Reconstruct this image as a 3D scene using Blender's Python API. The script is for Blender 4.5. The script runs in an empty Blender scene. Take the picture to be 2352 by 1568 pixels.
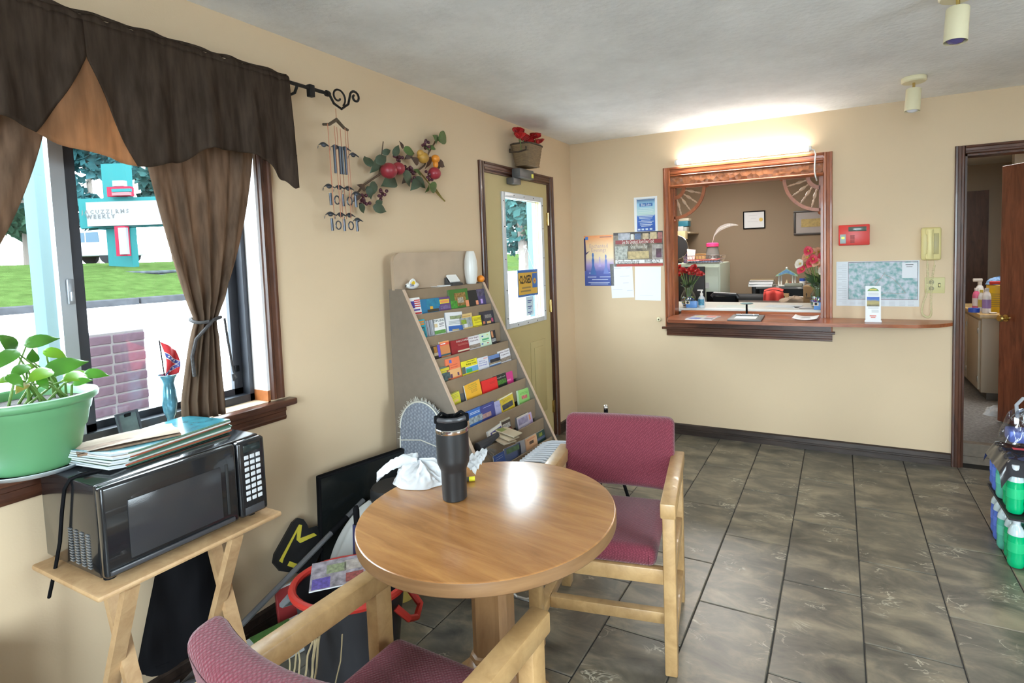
import bpy, bmesh, math, random
from mathutils import Vector, Matrix, noise
sc = bpy.context.scene
col = sc.collection
PI = math.pi
# ------------------------------------------------------------------ camera (solved from the room's straight lines)
CAM = Vector((2.0898, -4.3753, 1.4874)); YAW, PIT, ROL = -0.4699, -0.063, -0.0309
FPX, PPX, PPY = 1264.94, 1287.42, 665.72
_F = Vector((math.sin(YAW)*math.cos(PIT), math.cos(YAW)*math.cos(PIT), math.sin(PIT)))
_R = Vector((math.cos(YAW), -math.sin(YAW), 0)); _U = _R.cross(_F)
CR = _R*math.cos(ROL) + _U*math.sin(ROL); CU = _U*math.cos(ROL) - _R*math.sin(ROL)
cam_d = bpy.data.cameras.new('camera'); cam = bpy.data.objects.new('camera', cam_d); col.objects.link(cam)
cam.matrix_world = Matrix(((CR.x, CU.x, -_F.x, CAM.x), (CR.y, CU.y, -_F.y, CAM.y), (CR.z, CU.z, -_F.z, CAM.z), (0, 0, 0, 1)))
cam_d.sensor_width = 36; cam_d.lens = FPX*36/2352
cam_d.shift_x = (1176-PPX)/2352; cam_d.shift_y = (PPY-784)/2352
cam_d.clip_start = .05; cam_d.clip_end = 300
sc.camera = cam
def ray(u, v): return CR*((u-PPX)/FPX) - CU*((v-PPY)/FPX) + _F
def onX(u, v, x): d = ray(u, v); return CAM + d*((x-CAM.x)/d.x)
def onY(u, v, y): d = ray(u, v); return CAM + d*((y-CAM.y)/d.y)
def onZ(u, v, z): d = ray(u, v); return CAM + d*((z-CAM.z)/d.z)
def onD(u, v, k): return CAM + ray(u, v)*k
# ------------------------------------------------------------------ world: even overcast daylight
SKY = 13.0
w = bpy.data.worlds.new('overcast_sky'); sc.world = w; w.use_nodes = True
bg = w.node_tree.nodes['Background']; bg.inputs[0].default_value = (.86, .94, 1, 1); bg.inputs[1].default_value = SKY
sc.view_settings.view_transform = 'Standard'; sc.view_settings.look = 'None'; sc.view_settings.gamma = 1
sc.view_settings.use_curve_mapping = False
sc.view_settings.exposure = 0.92
TUBE = 24.0
cy = sc.cycles
cy.max_bounces = 9; cy.diffuse_bounces = 6; cy.glossy_bounces = 4; cy.transmission_bounces = 6; cy.transparent_max_bounces = 12
cy.sample_clamp_indirect = 6; cy.caustics_reflective = False; cy.caustics_refractive = False
def portal(loc, rot, sx, sy):
    l = bpy.data.lights.new('daylight_portal', 'AREA'); l.shape = 'RECTANGLE'; l.size = sx; l.size_y = sy
    l.cycles.is_portal = True
    o = bpy.data.objects.new('daylight_portal', l); o.location = loc; o.rotation_euler = rot; col.objects.link(o)
portal((-.16, -3.5, 1.49), (0, -PI/2, 0), 1.1, 1.15)          # left window
portal((-.16, -.81, 1.46), (0, -PI/2, 0), 1.0, .6)            # door light
portal((2.3, -6.06, 1.35), (PI/2, 0, 0), 2.0, 1.9)            # added shop front behind the camera
portal((4.76, -3.3, 1.5), (0, PI/2, 0), 1.4, 1.2)             # added right-hand window
# ------------------------------------------------------------------ helpers
def tag(o, label=None, cat=None, group=None, kind=None):
    if label: o['label'] = label
    if cat: o['category'] = cat
    if group: o['group'] = group
    if kind: o['kind'] = kind
    return o
def thing(name, label, cat, loc=(0, 0, 0), rz=0, group=None, rot=None):
    o = bpy.data.objects.new(name, None); col.objects.link(o); o.empty_display_size = .05
    o.location = loc; o.rotation_euler = rot if rot else (0, 0, rz)
    return tag(o, label, cat, group)
def link(name, me, parent=None, mats=(), angle=35):
    for m in mats: me.materials.append(m)
    o = bpy.data.objects.new(name, me); col.objects.link(o)
    if parent is not None: o.parent = parent
    return o
class MB:
    def __init__(s): s.v = []; s.f = []; s.mi = []; s.cur = 0
    def add(s, vs, fs, T=None):
        n = len(s.v)
        s.v += [tuple(T @ Vector(p)) for p in vs] if T is not None else [tuple(p) for p in vs]
        s.f += [tuple(i+n for i in f) for f in fs]; s.mi += [s.cur]*len(fs)
        return s
    def box(s, x0, x1, y0, y1, z0, z1, T=None):
        v = [(x, y, z) for x in (x0, x1) for y in (y0, y1) for z in (z0, z1)]
        return s.add(v, [(0, 1, 3, 2), (4, 6, 7, 5), (0, 4, 5, 1), (2, 3, 7, 6), (0, 2, 6, 4), (1, 5, 7, 3)], T)
    def rbox(s, x0, x1, y0, y1, z0, z1, r=.005, seg=2, T=None):
        bm = bmesh.new(); bmesh.ops.create_cube(bm, size=1)
        for v in bm.verts: v.co = Vector((x0 if v.co.x < 0 else x1, y0 if v.co.y < 0 else y1, z0 if v.co.z < 0 else z1))
        bmesh.ops.bevel(bm, geom=bm.edges[:], offset=min(r, .49*min(x1-x0, y1-y0, z1-z0)), segments=seg, profile=.5, affect='EDGES')
        s.bm(bm, T); return s
    def bm(s, bm, T=None):
        bm.verts.index_update()
        s.add([v.co[:] for v in bm.verts], [[v.index for v in f.verts] for f in bm.faces], T); bm.free(); return s
    def lathe(s, prof, n=24, T=None, cap=True, a0=0, a1=2*PI):
        full = abs(a1-a0-2*PI) < 1e-6; k = n if full else n+1; vs = []
        for r, z in prof:
            for i in range(k):
                a = a0+(a1-a0)*i/n; vs.append((r*math.cos(a), r*math.sin(a), z))
        fs = []
        for j in range(len(prof)-1):
            for i in range(n if full else n):
                a, b = j*k+i, j*k+(i+1) % k
                fs.append((a, b, b+k, a+k))
        if cap and full:
            if prof[0][0] > 1e-5: fs.append(tuple(range(k-1, -1, -1)))
            if prof[-1][0] > 1e-5: fs.append(tuple((len(prof)-1)*k+i for i in range(k)))
        return s.add(vs, fs, T)
    def tube(s, pts, r, n=8, cap=True, T=None):
        pts = [Vector(p) for p in pts]; rs = r if isinstance(r, (list, tuple)) else [r]*len(pts)
        up = None; vs = []
        for i, p in enumerate(pts):
            d = (pts[min(i+1, len(pts)-1)]-pts[max(i-1, 0)])
            d = d.normalized() if d.length > 1e-9 else Vector((0, 0, 1))
            if up is None: up = d.orthogonal().normalized()
            else:
                up = up - d*up.dot(d); up = up.normalized() if up.length > 1e-6 else d.orthogonal().normalized()
            q = d.cross(up)
            for k in range(n):
                a = 2*PI*k/n; vs.append(p+(up*math.cos(a)+q*math.sin(a))*rs[i])
        fs = [(i*n+k, i*n+(k+1) % n, (i+1)*n+(k+1) % n, (i+1)*n+k) for i in range(len(pts)-1) for k in range(n)]
        if cap: fs += [tuple(range(n-1, -1, -1)), tuple((len(pts)-1)*n+k for k in range(n))]
        return s.add(vs, fs, T)
    def bar(s, a, b, wx, wz, up=(0, 0, 1), T=None):
        a, b = Vector(a), Vector(b); d = (b-a).normalized(); u = Vector(up); u = (u-d*u.dot(d)).normalized(); q = d.cross(u)
        v = [p+q*(sx*wx/2)+u*(sz*wz/2) for p in (a, b) for sx in (-1, 1) for sz in (-1, 1)]
        return s.add(v, [(0, 2, 3, 1), (4, 5, 7, 6), (0, 1, 5, 4), (2, 6, 7, 3), (0, 4, 6, 2), (1, 3, 7, 5)], T)
    def prism(s, poly, h0, h1, T=None):
        n = len(poly)
        v = [(x, y, h0) for x, y in poly]+[(x, y, h1) for x, y in poly]
        f = [tuple(range(n-1, -1, -1)), tuple(range(n, 2*n))]+[(i, (i+1) % n, n+(i+1) % n, n+i) for i in range(n)]
        return s.add(v, f, T)
    def grid(s, fn, nu, nv, T=None, close_u=False):
        k = nu if close_u else nu+1
        v = [fn(i/nu, j/nv) for j in range(nv+1) for i in range(k)]
        f = [(j*k+i, j*k+(i+1) % k, (j+1)*k+(i+1) % k, (j+1)*k+i) for j in range(nv) for i in range(nu)]
        return s.add(v, f, T)
    def ball(s, c, r, n=12, m=8, sq=(1, 1, 1)):
        def fn(u, v):
            a, b = 2*PI*u, PI*(v-.5)
            return (c[0]+r*sq[0]*math.cos(a)*math.cos(b), c[1]+r*sq[1]*math.sin(a)*math.cos(b), c[2]+r*sq[2]*math.sin(b))
        return s.grid(fn, n, m, close_u=True)
    def mesh(s, name, smooth=35):
        me = bpy.data.meshes.new(name); me.from_pydata(s.v, [], s.f)
        me.polygons.foreach_set('material_index', s.mi)
        if smooth:
            me.polygons.foreach_set('use_smooth', [True]*len(me.polygons))
            me.update(); me.set_sharp_from_angle(angle=math.radians(smooth))
        me.update(); return me
    def build(s, name, mats, parent=None, smooth=35, loc=None, rot=None):
        o = link(name, s.mesh(name, smooth), parent, mats if isinstance(mats, (list, tuple)) else (mats,))
        if loc is not None: o.location = loc
        if rot is not None: o.rotation_euler = rot
        return o
def TR(loc=(0, 0, 0), rx=0, ry=0, rz=0, s=1):
    return Matrix.Translation(loc) @ Matrix.Rotation(rz, 4, 'Z') @ Matrix.Rotation(ry, 4, 'Y') @ Matrix.Rotation(rx, 4, 'X') @ Matrix.Scale(s, 4)
def frame(o, ex, ey):                                   # matrix with columns ex, ey, ex x ey at o
    ex, ey = Vector(ex).normalized(), Vector(ey).normalized(); ez = ex.cross(ey)
    return Matrix(((ex.x, ey.x, ez.x, o[0]), (ex.y, ey.y, ez.y, o[1]), (ex.z, ey.z, ez.z, o[2]), (0, 0, 0, 1)))
def lettering(txt, size, T, mat, parent, width=None, align='CENTER', depth=.0004, name='lettering', bold=0):
    c = bpy.data.curves.new('txt', 'FONT'); c.body = txt; c.size = size; c.align_x = align; c.align_y = 'CENTER'
    c.extrude = depth; c.resolution_u = 1; c.offset = bold
    o = bpy.data.objects.new('txt', c); col.objects.link(o)
    bpy.context.view_layer.update(); dg = bpy.context.evaluated_depsgraph_get(); ev = o.evaluated_get(dg)
    me = bpy.data.meshes.new_from_object(ev)
    bpy.data.objects.remove(o); bpy.data.curves.remove(c)
    if width and len(me.vertices):
        xs = [v.co.x for v in me.vertices]; k = width/max(1e-6, max(xs)-min(xs))
        for v in me.vertices: v.co.x *= k
    me.transform(T); me.materials.clear(); me.materials.append(mat); me.name = name
    return link(name, me, parent)
def copy_tree(o, parent=None):
    c = o.copy(); col.objects.link(c); c.parent = parent
    for ch in list(o.children): copy_tree(ch, c)
    return c
# ------------------------------------------------------------------ materials
MATS = {}
def nt(m): return m.node_tree.nodes, m.node_tree.links
def mat(name, c, rough=.5, metal=0, bump=None, var=None, spec=.5, emis=None, coat=0, alpha=None, sheen=0, trans=0):
    if name in MATS: return MATS[name]
    m = bpy.data.materials.new(name); m.use_nodes = True; N, L = nt(m); p = N['Principled BSDF']
    c4 = (c[0], c[1], c[2], 1)
    p.inputs['Base Color'].default_value = c4; p.inputs['Roughness'].default_value = rough; p.inputs['Metallic'].default_value = metal
    p.inputs['Specular IOR Level'].default_value = spec; p.inputs['Coat Weight'].default_value = coat; p.inputs['Sheen Weight'].default_value = sheen
    if trans: p.inputs['Transmission Weight'].default_value = trans
    if emis: p.inputs['Emission Color'].default_value = (*emis[0], 1); p.inputs['Emission Strength'].default_value = emis[1]
    if var or bump: tc = N.new('ShaderNodeTexCoord')
    if var:                                             # (scale, darker factor, [stretch])
        n = N.new('ShaderNodeTexNoise'); n.inputs['Scale'].default_value = var[0]; n.inputs['Detail'].default_value = 5
        mp = N.new('ShaderNodeMapping'); mp.inputs['Scale'].default_value = var[2] if len(var) > 2 else (1, 1, 1)
        L.new(tc.outputs['Object'], mp.inputs[0]); L.new(mp.outputs[0], n.inputs[0])
        r = N.new('ShaderNodeValToRGB'); r.color_ramp.elements[0].position = .3; r.color_ramp.elements[1].position = .7
        k = var[1]; r.color_ramp.elements[0].color = (c[0]*k, c[1]*k, c[2]*k, 1); r.color_ramp.elements[1].color = c4
        L.new(n.outputs[0], r.inputs[0]); L.new(r.outputs[0], p.inputs['Base Color'])
    if bump:
        n = N.new('ShaderNodeTexNoise'); n.inputs['Scale'].default_value = bump[0]; n.inputs['Detail'].default_value = 3
        b = N.new('ShaderNodeBump'); b.inputs['Strength'].default_value = bump[1]; b.inputs['Distance'].default_value = bump[2] if len(bump) > 2 else .004
        L.new(tc.outputs['Object'], n.inputs[0]); L.new(n.outputs[0], b.inputs['Height']); L.new(b.outputs[0], p.inputs['Normal'])
    MATS[name] = m; return m
def wood(name, c0, c1, rough=.4, scale=(1, 1, 1), grain=6, coat=0, bump=.05):
    m = bpy.data.materials.new(name); m.use_nodes = True; N, L = nt(m); p = N['Principled BSDF']
    tc = N.new('ShaderNodeTexCoord'); mp = N.new('ShaderNodeMapping'); mp.inputs['Scale'].default_value = scale
    n = N.new('ShaderNodeTexNoise'); n.inputs['Scale'].default_value = grain; n.inputs['Detail'].default_value = 8; n.inputs['Roughness'].default_value = .65; n.inputs['Distortion'].default_value = .6
    r = N.new('ShaderNodeValToRGB'); r.color_ramp.elements[0].position = .32; r.color_ramp.elements[1].position = .68
    r.color_ramp.elements[0].color = (*c0, 1); r.color_ramp.elements[1].color = (*c1, 1)
    L.new(tc.outputs['Object'], mp.inputs[0]); L.new(mp.outputs[0], n.inputs[0]); L.new(n.outputs[0], r.inputs[0]); L.new(r.outputs[0], p.inputs['Base Color'])
    b = N.new('ShaderNodeBump'); b.inputs['Strength'].default_value = bump; b.inputs['Distance'].default_value = .002
    L.new(n.outputs[0], b.inputs['Height']); L.new(b.outputs[0], p.inputs['Normal'])
    p.inputs['Roughness'].default_value = rough; p.inputs['Coat Weight'].default_value = coat
    MATS[name] = m; return m
def glassy(name, tint=(1, 1, 1), refl=.08, rough=.0):
    m = bpy.data.materials.new(name); m.use_nodes = True; N, L = nt(m); N.remove(N['Principled BSDF'])
    t = N.new('ShaderNodeBsdfTransparent'); t.inputs[0].default_value = (*tint, 1)
    g = N.new('ShaderNodeBsdfGlossy'); g.inputs['Roughness'].default_value = rough
    fc = N.new('ShaderNodeLayerWeight'); fc.inputs[0].default_value = .5
    pw = N.new('ShaderNodeMath'); pw.operation = 'POWER'; pw.inputs[1].default_value = 4; L.new(fc.outputs['Facing'], pw.inputs[0])
    lw = N.new('ShaderNodeMath'); lw.operation = 'MULTIPLY_ADD'; lw.inputs[1].default_value = .5; lw.inputs[2].default_value = refl*.35; L.new(pw.outputs[0], lw.inputs[0])
    mx = N.new('ShaderNodeMixShader'); L.new(lw.outputs[0], mx.inputs[0]); L.new(t.outputs[0], mx.inputs[1]); L.new(g.outputs[0], mx.inputs[2])
    L.new(mx.outputs[0], N['Material Output'].inputs[0]); MATS[name] = m; return m
def cloth(name, c, trans=.3, var=.7, scale=60):
    m = bpy.data.materials.new(name); m.use_nodes = True; N, L = nt(m); N.remove(N['Principled BSDF'])
    tc = N.new('ShaderNodeTexCoord'); n = N.new('ShaderNodeTexNoise'); n.inputs['Scale'].default_value = scale; n.inputs['Detail'].default_value = 4
    mp = N.new('ShaderNodeMapping'); mp.inputs['Scale'].default_value = (1, 1, .15); L.new(tc.outputs['Object'], mp.inputs[0]); L.new(mp.outputs[0], n.inputs[0])
    r = N.new('ShaderNodeValToRGB'); r.color_ramp.elements[0].color = (c[0]*var, c[1]*var, c[2]*var, 1); r.color_ramp.elements[1].color = (*c, 1)
    r.color_ramp.elements[0].position = .35; r.color_ramp.elements[1].position = .65; L.new(n.outputs[0], r.inputs[0])
    d = N.new('ShaderNodeBsdfDiffuse'); t = N.new('ShaderNodeBsdfTranslucent'); mx = N.new('ShaderNodeMixShader'); mx.inputs[0].default_value = trans
    L.new(r.outputs[0], d.inputs[0]); L.new(r.outputs[0], t.inputs[0]); L.new(d.outputs[0], mx.inputs[1]); L.new(t.outputs[0], mx.inputs[2])
    L.new(mx.outputs[0], N['Material Output'].inputs[0]); MATS[name] = m; return m
def weave(name, c0, c1, scale=140, rough=.9):          # bumpy upholstery
    m = bpy.data.materials.new(name); m.use_nodes = True; N, L = nt(m); p = N['Principled BSDF']
    tc = N.new('ShaderNodeTexCoord'); mp = N.new('ShaderNodeMapping'); mp.inputs['Rotation'].default_value = (.6, .5, .78)
    v = N.new('ShaderNodeTexVoronoi'); v.inputs['Scale'].default_value = scale; v.inputs['Randomness'].default_value = .25
    r = N.new('ShaderNodeValToRGB'); r.color_ramp.elements[0].color = (*c1, 1); r.color_ramp.elements[1].color = (*c0, 1); r.color_ramp.elements[1].position = .62
    L.new(tc.outputs['Object'], mp.inputs[0]); L.new(mp.outputs[0], v.inputs[0]); L.new(v.outputs[0], r.inputs[0]); L.new(r.outputs[0], p.inputs['Base Color'])
    b = N.new('ShaderNodeBump'); b.invert = True; b.inputs['Strength'].default_value = .7; b.inputs['Distance'].default_value = .003
    L.new(v.outputs[0], b.inputs['Height']); L.new(b.outputs[0], p.inputs['Normal'])
    p.inputs['Roughness'].default_value = rough; p.inputs['Sheen Weight'].default_value = .25; p.inputs['Specular IOR Level'].default_value = .2
    MATS[name] = m; return m
def slate():
    m = bpy.data.materials.new('slate_tile'); m.use_nodes = True; N, L = nt(m); p = N['Principled BSDF']
    tc = N.new('ShaderNodeTexCoord'); oi = N.new('ShaderNodeObjectInfo')
    sc_ = N.new('ShaderNodeVectorMath'); sc_.operation = 'SCALE'; sc_.inputs['Scale'].default_value = 40
    cb = N.new('ShaderNodeCombineXYZ'); L.new(oi.outputs['Random'], cb.inputs[0]); L.new(oi.outputs['Random'], cb.inputs[1]); L.new(cb.outputs[0], sc_.inputs[0])
    ad = N.new('ShaderNodeVectorMath'); L.new(tc.outputs['Object'], ad.inputs[0]); L.new(sc_.outputs[0], ad.inputs[1])
    n1 = N.new('ShaderNodeTexNoise'); n1.inputs['Scale'].default_value = 4.5; n1.inputs['Detail'].default_value = 7; n1.inputs['Roughness'].default_value = .62; n1.inputs['Distortion'].default_value = .5
    mp = N.new('ShaderNodeMapping'); mp.inputs['Scale'].default_value = (1, 1.9, 1); mp.inputs['Rotation'].default_value = (0, 0, .3); L.new(ad.outputs[0], mp.inputs[0]); L.new(mp.outputs[0], n1.inputs[0])
    r1 = N.new('ShaderNodeValToRGB'); e = r1.color_ramp.elements
    e[0].position = .3; e[0].color = (.045, .041, .034, 1); e[1].position = .70; e[1].color = (.27, .22, .15, 1)
    x = e.new(.48); x.color = (.115, .10, .075, 1); L.new(n1.outputs[0], r1.inputs[0])
    # pale scratchy veins
    n2 = N.new('ShaderNodeTexNoise'); n2.inputs['Scale'].default_value = 7; n2.inputs['Detail'].default_value = 6; n2.inputs['Distortion'].default_value = 1.2
    L.new(mp.outputs[0], n2.inputs[0])
    ab = N.new('ShaderNodeMath'); ab.operation = 'SUBTRACT'; ab.inputs[1].default_value = .5; L.new(n2.outputs[0], ab.inputs[0])
    ab2 = N.new('ShaderNodeMath'); ab2.operation = 'ABSOLUTE'; L.new(ab.outputs[0], ab2.inputs[0])
    r2 = N.new('ShaderNodeValToRGB'); r2.color_ramp.elements[0].color = (1, 1, 1, 1); r2.color_ramp.elements[1].color = (0, 0, 0, 1); r2.color_ramp.elements[1].position = .02
    L.new(ab2.outputs[0], r2.inputs[0])
    n3 = N.new('ShaderNodeTexNoise'); n3.inputs['Scale'].default_value = 5; L.new(ad.outputs[0], n3.inputs[0])
    r3 = N.new('ShaderNodeValToRGB'); r3.color_ramp.elements[0].position = .55; r3.color_ramp.elements[1].position = .66; L.new(n3.outputs[0], r3.inputs[0])
    mu = N.new('ShaderNodeMath'); mu.operation = 'MULTIPLY'; L.new(r2.outputs[0], mu.inputs[0]); L.new(r3.outputs[0], mu.inputs[1])
    mu2 = N.new('ShaderNodeMath'); mu2.operation = 'MULTIPLY'; mu2.inputs[1].default_value = .8; L.new(mu.outputs[0], mu2.inputs[0])
    mx = N.new('ShaderNodeMix'); mx.data_type = 'RGBA'; L.new(mu2.outputs[0], mx.inputs['Factor']); L.new(r1.outputs[0], mx.inputs['A']); mx.inputs['B'].default_value = (.58, .52, .40, 1)
    L.new(mx.outputs['Result'], p.inputs['Base Color'])
    b = N.new('ShaderNodeBump'); b.inputs['Strength'].default_value = .25; b.inputs['Distance'].default_value = .004; L.new(n1.outputs[0], b.inputs['Height']); L.new(b.outputs[0], p.inputs['Normal'])
    p.inputs['Roughness'].default_value = .36; p.inputs['Specular IOR Level'].default_value = .5
    MATS['slate_tile'] = m; return m
def ceil_mat():
    m = bpy.data.materials.new('stippled_ceiling'); m.use_nodes = True; N, L = nt(m); p = N['Principled BSDF']
    tc = N.new('ShaderNodeTexCoord'); n = N.new('ShaderNodeTexNoise'); n.inputs['Scale'].default_value = 2.2; n.inputs['Detail'].default_value = 9; n.inputs['Roughness'].default_value = .68
    L.new(tc.outputs['Object'], n.inputs[0]); r = N.new('ShaderNodeValToRGB'); e = r.color_ramp.elements
    e[0].position = .3; e[0].color = (.70, .70, .69, 1); e[1].position = .62; e[1].color = (.86, .865, .855, 1)
    L.new(n.outputs[0], r.inputs[0]); L.new(r.outputs[0], p.inputs['Base Color'])
    n2 = N.new('ShaderNodeTexNoise'); n2.inputs['Scale'].default_value = 38; n2.inputs['Detail'].default_value = 4; L.new(tc.outputs['Object'], n2.inputs[0])
    b = N.new('ShaderNodeBump'); b.inputs['Strength'].default_value = .5; b.inputs['Distance'].default_value = .006; L.new(n2.outputs[0], b.inputs['Height']); L.new(b.outputs[0], p.inputs['Normal'])
    p.inputs['Roughness'].default_value = .95; p.inputs['Specular IOR Level'].default_value = .1
    MATS['ceil'] = m; return m
PAINT = mat('cream_wall_paint', (.66, .51, .34), .6, bump=(160, .12, .002), var=(1.3, .94), spec=.25)
CEIL = ceil_mat(); SLATE = slate()
GROUT = mat('grout', (.035, .032, .03), .9)
DARKW = wood('dark_stained_trim', (.035, .013, .008), (.12, .045, .024), .28, (6, 6, .7), 5, coat=.12)
DARKWX = wood('dark_stained_trim_x', (.035, .013, .008), (.12, .045, .024), .28, (.7, 6, 6), 5, coat=.12)
DARKWY = wood('dark_stained_trim_y', (.035, .013, .008), (.12, .045, .024), .28, (6, .7, 6), 5, coat=.12)
REDW = wood('red_stained_wood', (.16, .040, .014), (.42, .125, .042), .32, (.7, 6, 6), 5, coat=.2)
REDWZ = wood('red_stained_wood_z', (.16, .040, .014), (.42, .125, .042), .32, (6, 6, .7), 5, coat=.2)
BASEW = wood('brown_base_moulding', (.02, .013, .010), (.055, .036, .028), .4, (.8, 6, 6), 5)
OAKT = wood('oak_laminate', (.26, .105, .030), (.43, .20, .062), .23, (1.0, 9, 1), 3.2, bump=.02)
OAK = wood('pale_oak', (.36, .21, .085), (.50, .315, .14), .38, (3, 3, 3), 6, coat=.1)
PINE = wood('pine_tray', (.42, .25, .12), (.58, .38, .2), .5, (3, 3, 3), 6)
RACKW = mat('tan_rack_laminate', (.27, .195, .125), .55, var=(14, .86))
RACKE = mat('pale_rack_edge', (.52, .38, .28), .6)
RACKS = mat('taupe_rack_side', (.20, .165, .13), .6, var=(25, .9))
DOORY = mat('yellow_cream_door_paint', (.50, .41, .20), .5, var=(3, .95))
WHITE = mat('white_plastic', (.8, .8, .78), .4); PAPER = mat('white_paper', (.78, .79, .8), .8)
BLACK = mat('black_plastic', (.012, .012, .013), .35); BLKM = mat('matte_black', (.013, .013, .014), .55)
IRON = mat('dark_iron', (.02, .018, .017), .5, .6); CHROME = mat('chrome', (.75, .75, .76), .18, 1)
BRASS = mat('brass', (.6, .43, .15), .25, 1); ALU = mat('dark_bronze_window_frame', (.03, .032, .04), .4, .3); ALUL = mat('grey_aluminium', (.33, .35, .37), .4, .5)
RED = weave('burgundy_upholstery', (.135, .022, .034), (.235, .05, .072), 150)
GLASS = glassy('window_glass', (.93, .97, .98)); CLEAR = glassy('clear_glass', (.86, .9, .9), .18)
CURT = cloth('brown_curtain', (.085, .06, .045), .35, .6, 50); CURTL = cloth('brown_curtain_lit_layer', (.40, .24, .14), .7, .75, 50)  # second cloth is paler: daylight through a single layer put into its colour
OAKT.node_tree.nodes['Principled BSDF'].inputs['Specular IOR Level'].default_value = 1.0; SLATE.node_tree.nodes['Principled BSDF'].inputs['Specular IOR Level'].default_value = .8
CREAMP = mat('cream_metal_lamp', (.72, .66, .44), .4); IVORY = mat('ivory_phone_plastic', (.66, .57, .25), .4)
LEAF = mat('pothos_leaf', (.07, .24, .022), .3, var=(8, .55)); LEAFD = mat('dark_leaf', (.035, .075, .025), .45, var=(14, .6)); STEM = mat('green_stem', (.13, .22, .05), .6)
POT = mat('sage_green_pot', (.12, .31, .14), .42); SOIL = mat('potting_soil', (.02, .013, .01), .95, bump=(60, 1, .01))
BAGW = cloth('white_plastic_bag', (.78, .8, .82), .3, .95, 5)
CARD = mat('brown_cardboard', (.40, .25, .12), .8); INK = mat('black_ink', (.015, .015, .015), .7); INKB = mat('blue_ink', (.03, .05, .25), .7)
def C(name, c, rough=.5, **k): return mat(name, c, rough, **k)

def grad(name, stops, h, rough=.5, axis=1, noise_=0):      # print that runs through several inks from bottom (0) to top (h)
    if name in MATS: return MATS[name]
    m = bpy.data.materials.new(name); m.use_nodes = True; N, L = nt(m); p = N['Principled BSDF']
    tc = N.new('ShaderNodeTexCoord'); sx = N.new('ShaderNodeSeparateXYZ'); L.new(tc.outputs['Object'], sx.inputs[0])
    dv = N.new('ShaderNodeMath'); dv.operation = 'DIVIDE'; dv.inputs[1].default_value = h; L.new(sx.outputs[axis], dv.inputs[0]); src = dv
    if noise_:
        n = N.new('ShaderNodeTexNoise'); n.inputs['Scale'].default_value = 30; n.inputs['Detail'].default_value = 5; L.new(tc.outputs['Object'], n.inputs[0])
        ma = N.new('ShaderNodeMath'); ma.operation = 'MULTIPLY_ADD'; ma.inputs[1].default_value = noise_; L.new(n.outputs[0], ma.inputs[0]); L.new(dv.outputs[0], ma.inputs[2])
        sb = N.new('ShaderNodeMath'); sb.operation = 'SUBTRACT'; sb.inputs[1].default_value = noise_/2; L.new(ma.outputs[0], sb.inputs[0]); src = sb
    r = N.new('ShaderNodeValToRGB'); e = r.color_ramp.elements
    e[0].position = stops[0][0]; e[0].color = (*stops[0][1], 1); e[1].position = stops[-1][0]; e[1].color = (*stops[-1][1], 1)
    for q, c in stops[1:-1]: x = e.new(q); x.color = (*c, 1)
    L.new(src.outputs[0], r.inputs[0]); L.new(r.outputs[0], p.inputs['Base Color']); p.inputs['Roughness'].default_value = rough
    MATS[name] = m; return m
_cc = {}
def ink(c, rough=.45, var=None):
    k = (tuple(c), rough, var)
    if k not in _cc: _cc[k] = mat('ink_%02x%02x%02x%s' % (*[int(255*q) for q in c], 'v' if var else ''), c, rough, var=var)
    return _cc[k]
# ================================================================== SETTING
H = 2.44; XR, YB = 4.6, -6.0
def struct(name, mb, mats, parent=None, smooth=0):
    o = mb.build(name, mats, parent, smooth)
    if parent is None: o['kind'] = 'structure'
    return o
# ---- floor: grout bed + single tiles
floor = struct('floor', MB().box(-.14, XR+.14, YB-.14, .12, -.12, -.004), GROUT)
tile_cache = {}
def tile_mesh(w_, h_):
    k = (round(w_, 3), round(h_, 3))
    if k not in tile_cache:
        tile_cache[k] = MB().rbox(-w_/2, w_/2, -h_/2, h_/2, -.008, 0, .003, 1).mesh('tile', 0); tile_cache[k].materials.append(SLATE)
    return tile_cache[k]
random.seed(4)
PX, PYt, G = .309, .61, .0045
for i in range(-6, 11):
    x0 = 1.555+i*PX; x1 = x0+PX
    off = -1.50 if i % 2 == 0 else -1.805
    for j in range(-9, 5):
        y0 = off+j*PYt; y1 = y0+PYt
        a, b, c, d = max(x0+G/2, .0), min(x1-G/2, XR), max(y0+G/2, YB), min(y1-G/2, 0.0)
        if b-a < .02 or d-c < .02 or d < -4.6: continue
        t = bpy.data.objects.new('tile', tile_mesh(b-a, d-c)); col.objects.link(t); t.parent = floor
        t.location = ((a+b)/2, (c+d)/2, random.uniform(-.0006, .0006))
        if random.random() < .5 and abs(b-a-PX+G) < .001: t.rotation_euler[2] = PI
struct('floor_rear', MB().box(0, XR, YB, -4.6, -.004, -.0005), mat('slate_far', (.07, .06, .05), .4))
struct('ceiling', MB().box(-.14, XR+.14, YB-.14, .12, H, H+.1), CEIL)
# ---- left wall with window and door openings
WY0, WY1, WZ0, WZ1 = -4.09, -2.925, .925, 2.04
DY0, DY1, DZ1 = -1.333, -.418, 2.064
m = MB(); X0, X1 = -.16, 0
for a in ((YB-.14, WY0, 0, H), (WY0, WY1, 0, WZ0), (WY0, WY1, WZ1, H), (WY1, DY0, 0, H), (DY0, DY1, DZ1, H), (DY1, .12, 0, H)): m.box(X0, X1, *a)
struct('wall_left', m, PAINT)
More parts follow.
